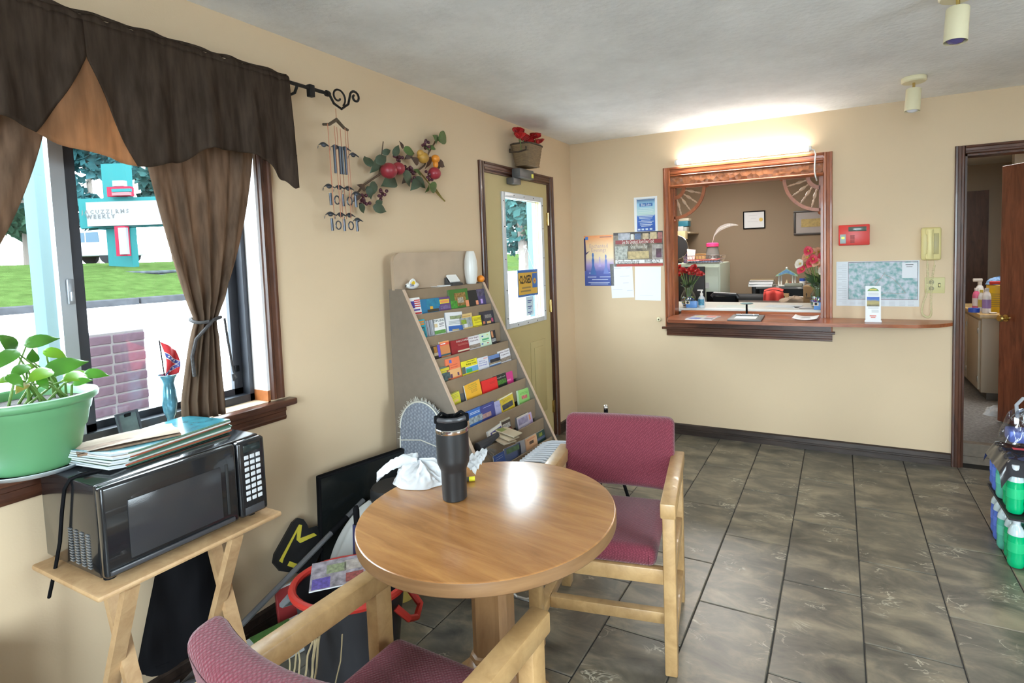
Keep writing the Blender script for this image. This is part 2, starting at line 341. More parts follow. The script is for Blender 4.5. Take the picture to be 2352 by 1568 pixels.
# ---- back wall with hatch and doorway
HX0, HX1, HZ0, HZ1 = .885, 1.985, .95, 2.035
EX0, EX1, EZ1 = 2.809, 3.60, 2.052
m = MB()
for x0, x1, z0, z1 in ((0, HX0, 0, H), (HX0, HX1, 0, HZ0), (HX0, HX1, HZ1, H), (HX1, EX0, 0, H), (EX0, EX1, EZ1, H), (EX1, XR+.14, 0, H)): m.box(x0, x1, 0, .12, z0, z1)
struct('wall_back', m, PAINT)
# ---- unseen right and rear walls; their window and shop front are added for daylight
m = MB()
for y0, y1, z0, z1 in ((YB-.14, -3.95, 0, H), (-3.95, -2.65, 0, .8), (-3.95, -2.65, 2.2, H), (-2.65, .12, 0, H)): m.box(XR, XR+.14, y0, y1, z0, z1)
struct('wall_right', m, PAINT)
m = MB()
for x0, x1, z0, z1 in ((-.14, 1.25, 0, H), (1.25, 3.35, 0, .4), (1.25, 3.35, 2.3, H), (3.35, XR+.14, 0, H)): m.box(x0, x1, YB-.14, YB, z0, z1)
struct('wall_rear', m, PAINT)
def pane(name, parent, x0, x1, y0, y1, z0, z1): return MB().box(x0, x1, y0, y1, z0, z1).build(name, GLASS, parent, 0)
wf = struct('added_window_right', MB().box(XR+.04, XR+.1, -3.95, -2.65, .8, .85).box(XR+.04, XR+.1, -3.95, -2.65, 2.15, 2.2).box(XR+.04, XR+.1, -3.95, -3.90, .8, 2.2).box(XR+.04, XR+.1, -2.70, -2.65, .8, 2.2).box(XR+.04, XR+.1, -3.33, -3.27, .8, 2.2), ALU)
pane('pane', wf, XR+.065, XR+.07, -3.90, -3.33, .85, 2.15); pane('pane', wf, XR+.065, XR+.07, -3.27, -2.70, .85, 2.15)
wf = struct('added_shop_front', MB().box(1.25, 3.35, YB-.1, YB-.04, .4, .46).box(1.25, 3.35, YB-.1, YB-.04, 2.24, 2.3).box(1.25, 1.31, YB-.1, YB-.04, .4, 2.3).box(3.29, 3.35, YB-.1, YB-.04, .4, 2.3).box(2.27, 2.33, YB-.1, YB-.04, .4, 2.3), ALU)
pane('pane', wf, 1.31, 2.27, YB-.07, YB-.065, .46, 2.24); pane('pane', wf, 2.33, 3.29, YB-.07, YB-.065, .46, 2.24)
# ---- moulded trim: profile swept along a straight run
def moulding(mb, a, b, prof, nrm, side):
    a, b, nrm, side = Vector(a), Vector(b), Vector(nrm), Vector(side); n = len(prof)
    vs = [p+side*s+nrm*t for p in (a, b) for s, t in prof]
    fs = [tuple(range(n-1, -1, -1)), tuple(range(n, 2*n))]+[(i, (i+1) % n, n+(i+1) % n, n+i) for i in range(n)]
    mb.add(vs, fs)
CAS = [(0, 0), (0, .012), (.004, .018), (.014, .019), (.018, .013), (.034, .011), (.038, .015), (.048, .015), (.054, .009), (.055, 0)]   # outer edge first
def casing_frame(name, mats, y_or_x, lo, hi, top, nrm, axis, bottom=0, wdt=.055, pos=0, kind=True):
    # three (or four) mitre-like pieces; returns parent
    k = wdt/.055; prof = [(s*k, t) for s, t in CAS]
    ax = Vector((0, 1, 0)) if axis == 'y' else Vector((1, 0, 0)); nrm = Vector(nrm); o = nrm*pos
    base = MB(); moulding(base, o+ax*(lo-wdt)+Vector((0, 0, bottom)), o+ax*(lo-wdt)+Vector((0, 0, top+wdt)), prof, nrm, ax)
    root = base.build(name, mats[0], None, 20); root['kind'] = 'structure'
    m2 = MB(); moulding(m2, o+ax*(hi+wdt)+Vector((0, 0, bottom)), o+ax*(hi+wdt)+Vector((0, 0, top+wdt)), prof, nrm, -ax); m2.build('side_casing', mats[0], root, 20)
    m3 = MB(); moulding(m3, o+ax*lo+Vector((0, 0, top+wdt)), o+ax*hi+Vector((0, 0, top+wdt)), prof, nrm, Vector((0, 0, -1))); m3.build('head_casing', mats[1], root, 20)
    return root
casing_frame('trim_1', (DARKW, DARKWY), 0, DY0, DY1, DZ1, (1, 0, 0), 'y')                     # entrance door
casing_frame('trim_2', (DARKW, DARKWX), 0, EX0, EX1, EZ1, (0, -1, 0), 'x')                    # inner doorway
casing_frame('trim_3', (DARKW, DARKWY), 0, WY0, WY1, WZ1, (1, 0, 0), 'y', bottom=.93)         # window
# base board on back wall (two-step moulding)
BP = [(0, 0), (0, .014), (.034, .014), (.036, .010), (.046, .010), (.05, .013), (.078, .012), (.084, .006), (.087, 0)]
m = MB(); moulding(m, (.02, 0, 0), (EX0-.056, 0, 0), BP, (0, -1, 0), (0, 0, 1)); struct('baseboard_back', m, BASEW, smooth=25)
m = MB(); moulding(m, (EX1+.056, 0, 0), (XR, 0, 0), BP, (0, -1, 0), (0, 0, 1)); struct('baseboard_back_2', m, BASEW, smooth=25)
m = MB(); moulding(m, (0, -5.9, 0), (0, DY0-.056, 0), BP, (1, 0, 0), (0, 0, 1)); struct('baseboard_left', m, BASEW, smooth=25)
m = MB(); moulding(m, (0, DY1+.056, 0), (0, -.02, 0), BP, (1, 0, 0), (0, 0, 1)); struct('baseboard_left_2', m, BASEW, smooth=25)
# ---- window: jamb boards, stool, apron, aluminium slider
win = struct('window_1', MB().box(-.158, -.086, WY0, WY1, WZ0, WZ0+.03).box(-.158, -.086, WY0, WY1, WZ1-.03, WZ1).box(-.158, -.086, WY0, WY0+.025, WZ0, WZ1).box(-.158, -.086, WY1-.03, WY1, WZ0, WZ1), ALU)
def sash(y0, y1, x0, x1, mt):
    s = MB(); s.box(x0, x1, y0, y0+.035, WZ0+.03, WZ1-.03).box(x0, x1, y1-.035, y1, WZ0+.03, WZ1-.03).box(x0, x1, y0, y1, WZ0+.03, WZ0+.055).box(x0, x1, y0, y1, WZ1-.055, WZ1-.03)
    o = s.build('sash', mt, win, 0); xm = (x0+x1)/2
    MB().box(xm-.002, xm+.002, y0+.035, y1-.035, WZ0+.055, WZ1-.055).build('pane', GLASS, o, 0); return o
sash(WY0+.025, -3.475, -.128, -.108, ALU); s2 = sash(-3.535, WY1-.03, -.152, -.132, ALU)
MB().box(-.108, -.094, -3.545, -3.508, WZ0+.03, WZ1-.03).build('meeting_rail', ALUL, win, 0)
MB().rbox(-.094, -.08, -3.53, -3.512, 1.38, 1.46, .003).rbox(-.084, -.07, -3.526, -3.518, 1.39, 1.42, .002).build('latch', mat('grey_latch', (.25, .26, .28), .4, .4), win)
MB().rbox(-.132, -.122, -2.985, -2.97, 1.05, 1.075, .002).build('stop', BLACK, win)
st = MB().rbox(-.09, .045, WY0-.09, WY1+.09, WZ0-.03, WZ0-.002, .006).build('window_stool', DARKWY, win)
m = MB(); moulding(m, (0, WY0-.06, WZ0-.03), (0, WY1+.055, WZ0-.03), [(0, 0), (0, .018), (.02, .018), (.024, .013), (.04, .013), (.046, .017), (.058, .012), (.06, 0)], (1, 0, 0), (0, 0, -1)); m.build('apron', DARKWY, win, 25)
JW = mat('white_window_jamb', (.72, .70, .70), .5)
MB().box(-.088, .0, WY1-.012, WY1-.001, WZ0+.045, WZ1).build('jamb_liner', JW, win, 0); MB().box(-.088, .0, WY0+.001, WY0+.012, WZ0, WZ1).build('jamb_liner', JW, win, 0)
MB().box(-.088, .0, WY1-.012, WY1-.001, WZ0-.002, WZ0+.045).build('jamb_block', mat('orange_stained_wood', (.34, .11, .03), .4, var=(30, .7)), win, 0)
MB().box(-.088, .0, WY0, WY1, WZ1-.012, WZ1-.001).build('jamb_liner', JW, win, 0)
# ---- entrance door
door = struct('door_1', MB().box(-.058, -.014, DY0+.012, -1.075, .012, DZ1-.012).box(-.058, -.014, -.548, DY1-.012, .012, DZ1-.012).box(-.058, -.014, -1.075, -.548, .012, 1.005).box(-.058, -.014, -1.075, -.548, 1.91, DZ1-.012), DOORY)
LF = mat('white_metal_lite_frame', (.62, .66, .70), .35, .2)
m = MB()
for y0, y1, z0, z1 in ((-1.108, -1.068, .975, 1.945), (-.552, -.512, .975, 1.945), (-1.068, -.552, .975, 1.012), (-1.068, -.552, 1.905, 1.945)): m.rbox(-.016, -.002, y0, y1, z0, z1, .004).box(-.062, -.056, y0, y1, z0, z1)
lf = m.build('lite_frame', LF, door)
m = MB()
for y, z in [(-1.09, q) for q in (1.05, 1.25, 1.47, 1.7, 1.88)]+[(-.53, q) for q in (1.05, 1.25, 1.47, 1.7, 1.88)]+[(-.95, 1.926), (-.81, 1.926), (-.67, 1.926), (-.95, .99), (-.81, .99), (-.67, .99)]: m.lathe([(.005, 0), (.004, .002), (0, .0025)], 6, TR((-.002, y, z), ry=PI/2))
m.build('screw_heads', IRON, lf); MB().box(-.038, -.034, -1.075, -.548, 1.005, 1.91).build('pane', GLASS, door, 0)
DP = mat('yellow_door_panel', (.47, .385, .185), .5)
for y0, y1 in ((-1.16, -.93), (-.77, -.535)):
    def ring(mb, g, x): mb.box(-.014, x, y0+g, y1-g, .25+g, .83-g)
    m = MB(); m.rbox(-.016, -.009, y0, y1, .25, .83, .003).rbox(-.012, -.004, y0+.05, y1-.05, .30, .78, .007, 2); m.build('raised_panel', DP, door)
for z in (.25, 1.08, 1.78): MB().rbox(-.016, -.006, DY1-.03, DY1-.002, z-.05, z+.05, .002).lathe([(.007, -.05), (.007, .05)], 8, TR((-.006, DY1-.008, z))).build('hinge', BRASS, door)
MB().lathe([(.028, 0), (.028, .006), (.012, .01), (.012, .035), (.024, .045), (.028, .058), (.02, .068), (0, .07)], 16, TR((-.014, -1.27, .95), ry=PI/2)).build('door_knob', BRASS, door)
m = MB().box(-.14, 0, DY0, DY0+.011, 0, DZ1).box(-.14, 0, DY1-.011, DY1, 0, DZ1).box(-.14, 0, DY0, DY1, DZ1-.011, DZ1); struct('trim_4', m, DARKW)
struct('trim_5', MB().box(-.14, .02, DY0, DY1, -.004, .011), mat('threshold_metal', (.3, .3, .3), .4, .8))
m = MB().box(EX0, EX0+.012, 0, .12, 0, EZ1).box(EX1-.012, EX1, 0, .12, 0, EZ1).box(EX0, EX1, 0, .12, EZ1-.012, EZ1); struct('trim_6', m, DARKW)
# ---- hatch: casing, carved head, jambs, ledge, apron
hatch = casing_frame('trim_7', (REDWZ, REDW), 0, HX0, HX1, 2.095, (0, -1, 0), 'x', bottom=.88, wdt=.06)
HM = wood('carved_red_wood', (.20, .065, .026), (.42, .16, .065), .35, (1, 6, 6), 6, bump=.1)
N, L = nt(HM); 
vz = N.new('ShaderNodeTexVoronoi'); vz.inputs['Scale'].default_value = 26; tcx = N.new('ShaderNodeTexCoord'); L.new(tcx.outputs['Object'], vz.inputs[0])
bb = N.new('ShaderNodeBump'); bb.inputs['Strength'].default_value = 1; bb.inputs['Distance'].default_value = .012; L.new(vz.outputs[0], bb.inputs['Height']); L.new(bb.outputs[0], N['Principled BSDF'].inputs['Normal'])
MB().rbox(HX0, HX1, -.009, 0, 2.012, 2.082, .003).build('carved_panel', HM, hatch)
m = MB(); moulding(m, (HX0, 0, 2.095), (HX1, 0, 2.095), [(0, 0), (0, .013), (.006, .017), (.012, .013), (.013, 0)], (0, -1, 0), (0, 0, -1)); moulding(m, (HX0, 0, 2.014), (HX1, 0, 2.014), [(0, 0), (0, .014), (.008, .019), (.016, .015), (.022, .006), (.022, 0)], (0, -1, 0), (0, 0, -1)); m.build('head_bead', REDW, hatch, 25)
MB().box(HX0-.001, HX0+.016, .0, .125, .96, HZ1).box(HX1-.016, HX1+.001, 0, .125, .96, HZ1).box(HX0, HX1, 0, .125, HZ1-.035, HZ1-.012).build('jamb', REDWZ, hatch, 0)
m = MB(); moulding(m, (.800, 0, .882), (2.062, 0, .882), [(0, 0), (0, .03), (.004, .034), (.014, .034), (.018, .03), (.018, 0)], (0, -1, 0), (0, 0, -1))
moulding(m, (.835, 0, .864), (2.045, 0, .864), [(0, 0), (0, .02), (.016, .02), (.02, .014), (.034, .014), (.038, .019), (.05, .019), (.055, .01), (.056, 0)], (0, -1, 0), (0, 0, -1)); m.build('apron', DARKWX, hatch, 25)
MB().box(HX0-.05, HX1+.05, -.02, 0, .875, .958).build('apron_board', DARKWX, hatch, 0)
lp = [(.93, .1), (.93, -.01), (.90, -.05), (.905, -.24), (.94, -.35), (1.8, -.35), (2.35, -.31), (2.52, -.29), (2.65, -.23), (2.735, -.13), (2.75, -.02), (2.75, -.001), (1.985, -.001), (1.985, .1)]
led = MB(); led.prism(lp, .958, .98); ledge = led.build('ledge', [REDW], None, 25); ledge['kind'] = 'structure'
m = MB(); moulding(m, (.93, .1, .98), (1.97, .1, .98), [(0, 0), (0, .02), (.012, .02), (.02, .008), (.026, .008), (.026, 0)], (0, -1, 0), (0, 0, 1)); m.build('back_bead', REDW, ledge, 25)
# spandrel fan brackets
def fan(cx, sgn, name):
    r = bpy.data.objects.new(name, None); col.objects.link(r); r.parent = hatch; r.location = (cx, .03, HZ1-.036)
    A, B = PI, 1.5*PI
    if sgn > 0: A, B = 1.5*PI, 2*PI
    def arc(r0, r1, n=14): return [(r1*math.cos(A+(B-A)*i/n), r1*math.sin(A+(B-A)*i/n)) for i in range(n+1)]+[(r0*math.cos(A+(B-A)*i/n), r0*math.sin(A+(B-A)*i/n)) for i in range(n, -1, -1)]
    T = Matrix.Rotation(PI/2, 4, 'X')
    M_ = wood('bracket_wood', (.24, .065, .022), (.42, .13, .048), .35, (4, 4, 4), 6) if 'bracket_wood' not in MATS else MATS['bracket_wood']
    R_ = .255
    MB().prism(arc(R_-.024, R_), -.009, .009, T).build('outer_arc', M_, r); MB().prism(arc(.07, .098), -.009, .009, T).build('inner_arc', M_, r)
    MB().box(*(sorted((0, sgn*.012))), -.009, .009, -R_, 0).box(*(sorted((0, sgn*R_))), -.009, .009, -.008, 0).build('edge_strip', M_, r)
    for a in (A, B):
        d = Vector((math.cos(a), 0, math.sin(a))); MB().ball(d*(R_+.004), .02, 10, 6, (1, .6, 1)).build('scroll', M_, r)
    pale = mat('pale_turned_spindle', (.50, .33, .22), .4)
    for i in range(4):
        a = A+(B-A)*(i+.75)/4.5; d = Vector((math.cos(a), 0, math.sin(a)))
        T2 = frame(d*.095, Vector((0, 1, 0)), d.cross(Vector((0, 1, 0))) if False else Vector((0, 1, 0)).cross(d)*-1)
        ez = Vector((0, 1, 0)).cross(Vector((0, 1, 0)).cross(d)*-1)
        prof = [(.004, 0), (.007, .012), (.004, .02), (.010, .036), (.0125, .05), (.010, .064), (.004, .078), (.008, .09), (.005, .1), (.008, .113), (.0035, .125), (.004, .14)]
        q = Matrix.Translation(d*.095) @ d.to_track_quat('Z', 'Y').to_matrix().to_4x4(); MB().lathe(prof, 8, q).build('spindle', pale, r)
fan(HX0+.016, 1, 'corner_bracket'); fan(HX1-.016, -1, 'corner_bracket')
# ---- neighbouring rooms seen through the hatch and the doorway
OFFW = mat('brown_office_paint', (.27, .195, .125), .7, var=(2, .95)); CARPET = mat('grey_carpet', (.36, .355, .35), .95, bump=(90, 1, .02), var=(45, .6))
struct('floor_office', MB().box(-.16, 2.66, .12, 2.75, -.1, 0), mat('office_floor', (.2, .17, .14), .8))
struct('ceiling_office', MB().box(-.16, XR, .12, 4.2, 2.44, 2.54), mat('white_ceiling', (.7, .7, .68), .9))
struct('wall_office', MB().box(-.16, 2.66, 2.65, 2.75, 0, 2.44).box(-.16, -.06, .12, 2.75, 0, 2.44), OFFW)
struct('wall_partition', MB().box(2.66, 2.74, .12, 4.2, 0, 2.44), PAINT)
STEP = .13
struct('floor_backroom', MB().box(2.74, XR, .16, 4.2, -.1, STEP), CARPET); struct('trim_8', MB().rbox(EX0+.012, EX1-.012, .10, .165, 0, STEP+.006, .004).box(EX0, EX1, .09, .1, 0, .05), mat('beige_step_riser', (.23, .19, .15), .6, var=(30, .75)))
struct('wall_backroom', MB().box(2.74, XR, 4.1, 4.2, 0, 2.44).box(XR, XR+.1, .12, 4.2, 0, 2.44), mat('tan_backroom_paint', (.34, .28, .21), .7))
def added_ceiling_lamp(loc, sx, sy, power):  # unseen panel, added to light the side room
    t = thing('added_ceiling_light', 'unseen flat square ceiling light panel added to light the %s' % ('office behind the hatch' if loc[0] < 2.5 else 'back room beyond the doorway'), 'light', loc)
    MB().rbox(-sx/2-.03, sx/2+.03, -sy/2-.03, sy/2+.03, .004, .05, .004).build('housing', WHITE, t); MB().box(-sx/2, sx/2, -sy/2, sy/2, -.002, .004).build('diffuser', mat('lamp_diffuser%d' % power, (1, 1, 1), .5, emis=((1, .96, .9), power)), t)
added_ceiling_lamp((.9, 1.3, 2.39), .9, .3, 26); added_ceiling_lamp((3.5, 1.6, 2.39), .6, .6, 13)
# ================================================================== OUTSIDE
random.seed(11)
CONC = mat('pale_concrete', (.48, .48, .49), .8, var=(.8, .85)); GRASS = mat('mown_grass', (.03, .05, .014), .9, var=(3, .6), bump=(30, 1, .05))
def gz(x): return -.18+max(0, -x-1.5)*.052              # the lot rises away from the house
m = MB(); m.grid(lambda u, v: (-.14-u*15.0, -22+v*50, gz(-.14-u*15.0)), 12, 2); struct('ground_lot', m, CONC)
struct('ground_yard', MB().box(-.14, 60, -60, -6.2, -.4, -.2).box(4.8, 60, -6.2, 60, -.4, -.2), CONC)
m = MB(); m.grid(lambda u, v: (-15.14-u*30, -30+v*80, gz(-15)+.12+1.1*math.sin(min(1, u*3)*PI/2)), 16, 2); struct('ground_lawn', m, GRASS)
m = MB()
kb = thing('kerb', 'row of long grey kerb timbers edging the lawn outside', 'kerb', (-15, 0, gz(-15)))
for i in range(14): MB().rbox(-.15, .15, -16+i*2.2, -13.85+i*2.2, -.1, .17, .02, 1).build('kerb_timber', mat('weathered_kerb', (.035, .036, .04), .9, var=(4, .6)), kb, 0)
# roadside sign
sg = thing('roadside_sign', 'tall teal roadside sign with white letter board and red framed panel', 'sign', (0, 0, 0))
TEAL = mat('teal_sign_paint', (.012, .062, .064), .6); SW = mat('white_sign_board', (.10, .10, .105), .5); SR = mat('red_sign_frame', (.11, .01, .02), .5)
D = 20.0
fx, fz = (onD(300, 500, D)-onD(200, 500, D)).normalized(), Vector((0, 0, 1)); fx.z = 0; fx.normalize()
def sgn(u0, u1, v0, v1, d, th, mt, name, parent=sg):
    a, b = onD(u0, (v0+v1)/2, d), onD(u1, (v0+v1)/2, d); t, q = onD((u0+u1)/2, v0, d), onD((u0+u1)/2, v1, d)
    c = (a+b)/2; wd = (b-a).length; ht = abs(t.z-q.z); T = frame(c, fx, fz)
    return MB().box(-wd/2, wd/2, -ht/2, ht/2, 0, th, T).build(name, mt, parent, 0), T, wd, ht
_, T0, wd, ht = sgn(257, 312, 380, 640, D+.6, .3, TEAL, 'post'); sgn(198, 430, 455, 522, D+.34, .3, TEAL, 'cabinet')
_, TB, bw, bh = sgn(205, 425, 462, 517, D, .12, SW, 'letter_board'); TB = TB @ Matrix.Translation((0, 0, .121)) if False else TB
def sign_text(t, u, v, size):
    c = onD(u, v, D); n = fx.cross(fz); c = c+n*(.125); lettering(t, size, frame(c, fx, fz), INK, sg, bold=.006)
if fx.cross(fz).dot(CAM-onD(300, 500, D)) < 0: print('sign faces away')
sign_text('W E L C O M E', 272, 476, .20); sign_text('J A C U Z Z I  R M S', 248, 487, .20); sign_text('W E E K L Y', 237, 498, .20); sign_text('W', 330, 476, .20)
_, T1, _, _ = sgn(256, 308, 430, 452, D-.02, .2, SR, 'red_frame'); sgn(261, 303, 434, 441, D-.2, .1, TEAL, 'dark_strip'); sgn(262, 302, 442, 449, D-.2, .1, mat('pink_sign_face', (.12, .05, .055), .5), 'panel_face'); sgn(268, 292, 416, 429, D+.1, .2, SW, 'white_block'); None
sgn(275, 299, 520, 588, D-.03, .2, SR, 'tall_panel_frame'); sgn(278, 296, 523, 584, D-.2, .1, SW, 'tall_panel')
st = thing('stone_planter', 'low ring of stacked grey stone around the roadside sign', 'planter', onD(285, 625, D))
for i in range(3): MB().rbox(-2.2+.1*i, 2.2-.1*i, -1.0, 1.0, -.35+.13*i, -.23+.13*i, .04, 1, frame((0, 0, 0), fx, Vector((-fx.y, fx.x, 0)))).build('stone_course', mat('grey_stone', (.035, .04, .045), .9, var=(5, .5)), st, 0)
# parked pickup
pk = thing('pickup_truck', 'white pickup truck parked beyond the roadside sign', 'truck', onD(228, 606, 26)); T = frame((0, 0, 0), fx, Vector((-fx.y, fx.x, 0)))
TW = mat('white_car_paint', (.25, .26, .27), .3); GL = mat('dark_car_glass', (.04, .06, .08), .1)
MB().rbox(-1.6, 1.6, -.85, .85, .35, .95, .12, 3, T).build('body', TW, pk); MB().prism([(-.75, .9), (-.35, 1.5), (.75, 1.55), (.85, .9)], -.75, .75, T @ Matrix.Rotation(PI/2, 4, 'X')).build('cab', TW, pk)
MB().prism([(-.6, 1.0), (-.3, 1.42), (.05, 1.44), (.05, 1.0)], -.77, .77, T @ Matrix.Rotation(PI/2, 4, 'X')).prism([(.12, 1.0), (.12, 1.44), (.68, 1.46), (.72, 1.0)], -.77, .77, T @ Matrix.Rotation(PI/2, 4, 'X')).build('side_windows', GL, pk)
for x in (-1.0, 1.05):
    for y in (-.8, .62): MB().lathe([(.36, 0), (.36, .18)], 16, T @ TR((x, y+.18, .36), rx=PI/2)).build('wheel', BLACK, pk)
# porch roof, posts and brick stand
POST = mat('pale_blue_porch_post', (.055, .085, .095), .6)
a = onX(128, 700, -1.9)
for k, (x, y, lab) in enumerate(((-1.9, a.y, 'square pale blue porch post outside the slider window'), (-1.9, onX(1229, 600, -1.9).y, 'square pale blue porch post seen through the door glass'))):
    t = thing('porch_post', lab, 'post', (x, y, gz(x)))
    MB().rbox(-.075, .075, -.075, .075, 0, 2.75, .01).build('shaft', POST, t); MB().rbox(-.11, .11, -.11, .11, 0, .22, .015).build('plinth', POST, t); MB().rbox(-.11, .11, -.11, .11, 2.55, 2.72, .015).build('capital', POST, t)
g0 = onZ(250, 893, -.1); g1 = onX(250, 893, -2.6)
bs = thing('brick_pier', 'low painted brick pier standing on the forecourt', 'pier', (-2.6, g1.y, gz(-2.6)))
bh = max(.3, g1.z-gz(-2.6)+.42)
BRK = mat('purple_brown_brick', (.05, .034, .045), .8, var=(20, .7)); MB().box(-.10, .10, -.20, .20, 0, bh-.01).build('mortar_core', mat('mortar', (.07, .065, .07), .9), bs, 0)
bm_ = MB().rbox(-.05, .05, -.1, .1, -.031, .031, .006, 1).mesh('brick', 0); bm_.materials.append(BRK)
for k in range(int(bh/.072)):
    for x in (-.055, .055):
        for y in ((-.105, .105) if k % 2 else (-.112, .098)):
            b = bpy.data.objects.new('brick', bm_); col.objects.link(b); b.parent = bs; b.location = (x, y, .035+k*.072)
# trees
LFM = [mat('tree_foliage_%d' % i, c, .8, var=(3, .5)) for i, c in enumerate(((.022, .058, .055), (.03, .07, .045), (.018, .055, .06)))]
def leaf_cloud(n, cz, rx, rz, size, seed):
    r = random.Random(seed); m = MB()
    blobs = [(r.gauss(0, rx*.4), r.gauss(0, rx*.4), cz+r.uniform(-.8, .8)*rz, r.uniform(.35, .6)*min(rx, rz)) for _ in range(10)]
    for _ in range(n):
        b = r.choice(blobs); d = Vector((r.gauss(0, 1), r.gauss(0, 1), r.gauss(0, 1))).normalized()*b[3]*r.uniform(.6, 1.05)
        p = Vector(b[:3])+d; e1 = Vector((r.gauss(0, 1), r.gauss(0, 1), r.gauss(0, 1))).normalized(); e2 = e1.orthogonal().normalized(); s = size*r.uniform(.6, 1.4)
        m.add([p-e1*s, p+e2*s*.6, p+e1*s, p-e2*s*.6], [(0, 1, 2, 3)])
    return m
BARK = mat('tree_bark', (.10, .085, .075), .9)
def tree(loc, h, rx, rz, k, label, seed, n=1500, size=.16):
    t = thing('tree', label, 'tree', loc, group=None)
    MB().tube([(0, 0, -.5), (.05, 0, h*.3), (-.05, .05, h*.6), (0, 0, h*.9)], [.22, .17, .12, .05], 8).build('trunk', BARK, t)
    o = leaf_cloud(n, h*.62, rx, rz, size, seed).build('crown', LFM[k], t, 0); o['kind'] = 'stuff'
tree((-7.0, 10.9, gz(-7.0)), 4.3, 1.5, 1.5, 0, 'dark leafy tree filling the door glass', 1, 1900, .13)
tree((-9.8, 16.3, gz(-9.8)), 5.2, 2.2, 1.9, 2, 'blue green tree behind the others seen through the door glass', 2, 1800, .18)
tree((-5.6, 11.6, gz(-5.6)), 3.9, 1.2, 1.4, 1, 'light green tree nearest the road seen through the door glass', 3, 1300, .12)
for k, (u, d, h, lab) in enumerate(((-70, 30, 8, 'tree at the far side of the lot beyond the porch post'), (60, 33, 8, 'tall tree between porch post and roadside sign'), (215, 29, 8, 'dark tree right behind the roadside sign'), (400, 34, 8, 'tree at the lot edge behind the tied curtain'))):
    p = onD(u, 560, d); tree((p.x, p.y, 1.4), h, 1.9, 2.6, k % 3, lab, 20+k, 1500, .28)
for o_ in list(col.objects):                            # outdoor surfaces: gloss removed so the bright sky does not wash them out
    if o_.type == 'MESH' and (o_.name.startswith(('ground_l', 'ground_y')) or (o_.parent and o_.parent.name.split('.')[0] in ('kerb', 'roadside_sign', 'stone_planter', 'pickup_truck', 'porch_post', 'brick_pier', 'tree'))):
        for m_ in o_.data.materials:
            p_ = m_.node_tree.nodes.get('Principled BSDF')
            if p_ and m_ is not INK: p_.inputs['Specular IOR Level'].default_value = 0
# ================================================================== FURNITURE
# ---- round table
tb = thing('round_table', 'round oak laminate table with pedestal leg beside the window', 'table', (1.148, -3.04, 0))
top = MB(); top.lathe([(0, .733), (.376, .733), (.379, .7325), (.381, .731)], 96); o = top.build('tabletop', OAKT, tb, 30); o.rotation_euler[2] = math.radians(-8)
MB().lathe([(.381, .731), (.3815, .729), (.3815, .698), (.378, .694), (.33, .694)], 96).build('edge_band', wood('oak_edge', (.17, .085, .035), (.25, .135, .06), .35, (1, 1, 9), 4), tb, 40)
TL = wood('table_leg_oak', (.20, .10, .04), (.31, .17, .075), .32, (6, 6, .8), 4)
def octo(r, ch): return [(r, -ch), (r, ch), (ch, r), (-ch, r), (-r, ch), (-r, -ch), (-ch, -r), (ch, -r)]
m = MB(); m.prism(octo(.055, .036), .27, .694); m.build('column', TL, tb, 20).rotation_euler[2] = math.radians(15)
m = MB()
for i, (r, z) in enumerate(((.056, .30), (.063, .296), (.066, .286), (.062, .278), (.07, .272), (.082, .25), (.085, .23))):
    m.v += [(x, y, z) for x, y in octo(r, r*.62)]
for i in range(6): m.f += [(i*8+(k+1) % 8, i*8+k, i*8+8+k, i*8+8+(k+1) % 8) for k in range(8)]; m.mi += [0]*8
m.build('collar', TL, tb, 30).rotation_euler[2] = math.radians(15)
for k in range(4):
    m = MB(); T = Matrix.Rotation(math.radians(15)+k*PI/2, 4, 'Z')
    m.prism([(.03, .06), (.31, .0), (.33, .012), (.33, .035), (.085, .235), (.03, .235)], -.035, .035, T @ Matrix.Rotation(PI/2, 4, 'X')); m.build('foot', TL, tb, 20)
MB().rbox(-.2, .2, -.03, .03, .66, .694, .006).rbox(-.03, .03, -.2, .2, .66, .694, .006).build('top_bracket', TL, tb).rotation_euler[2] = math.radians(15)
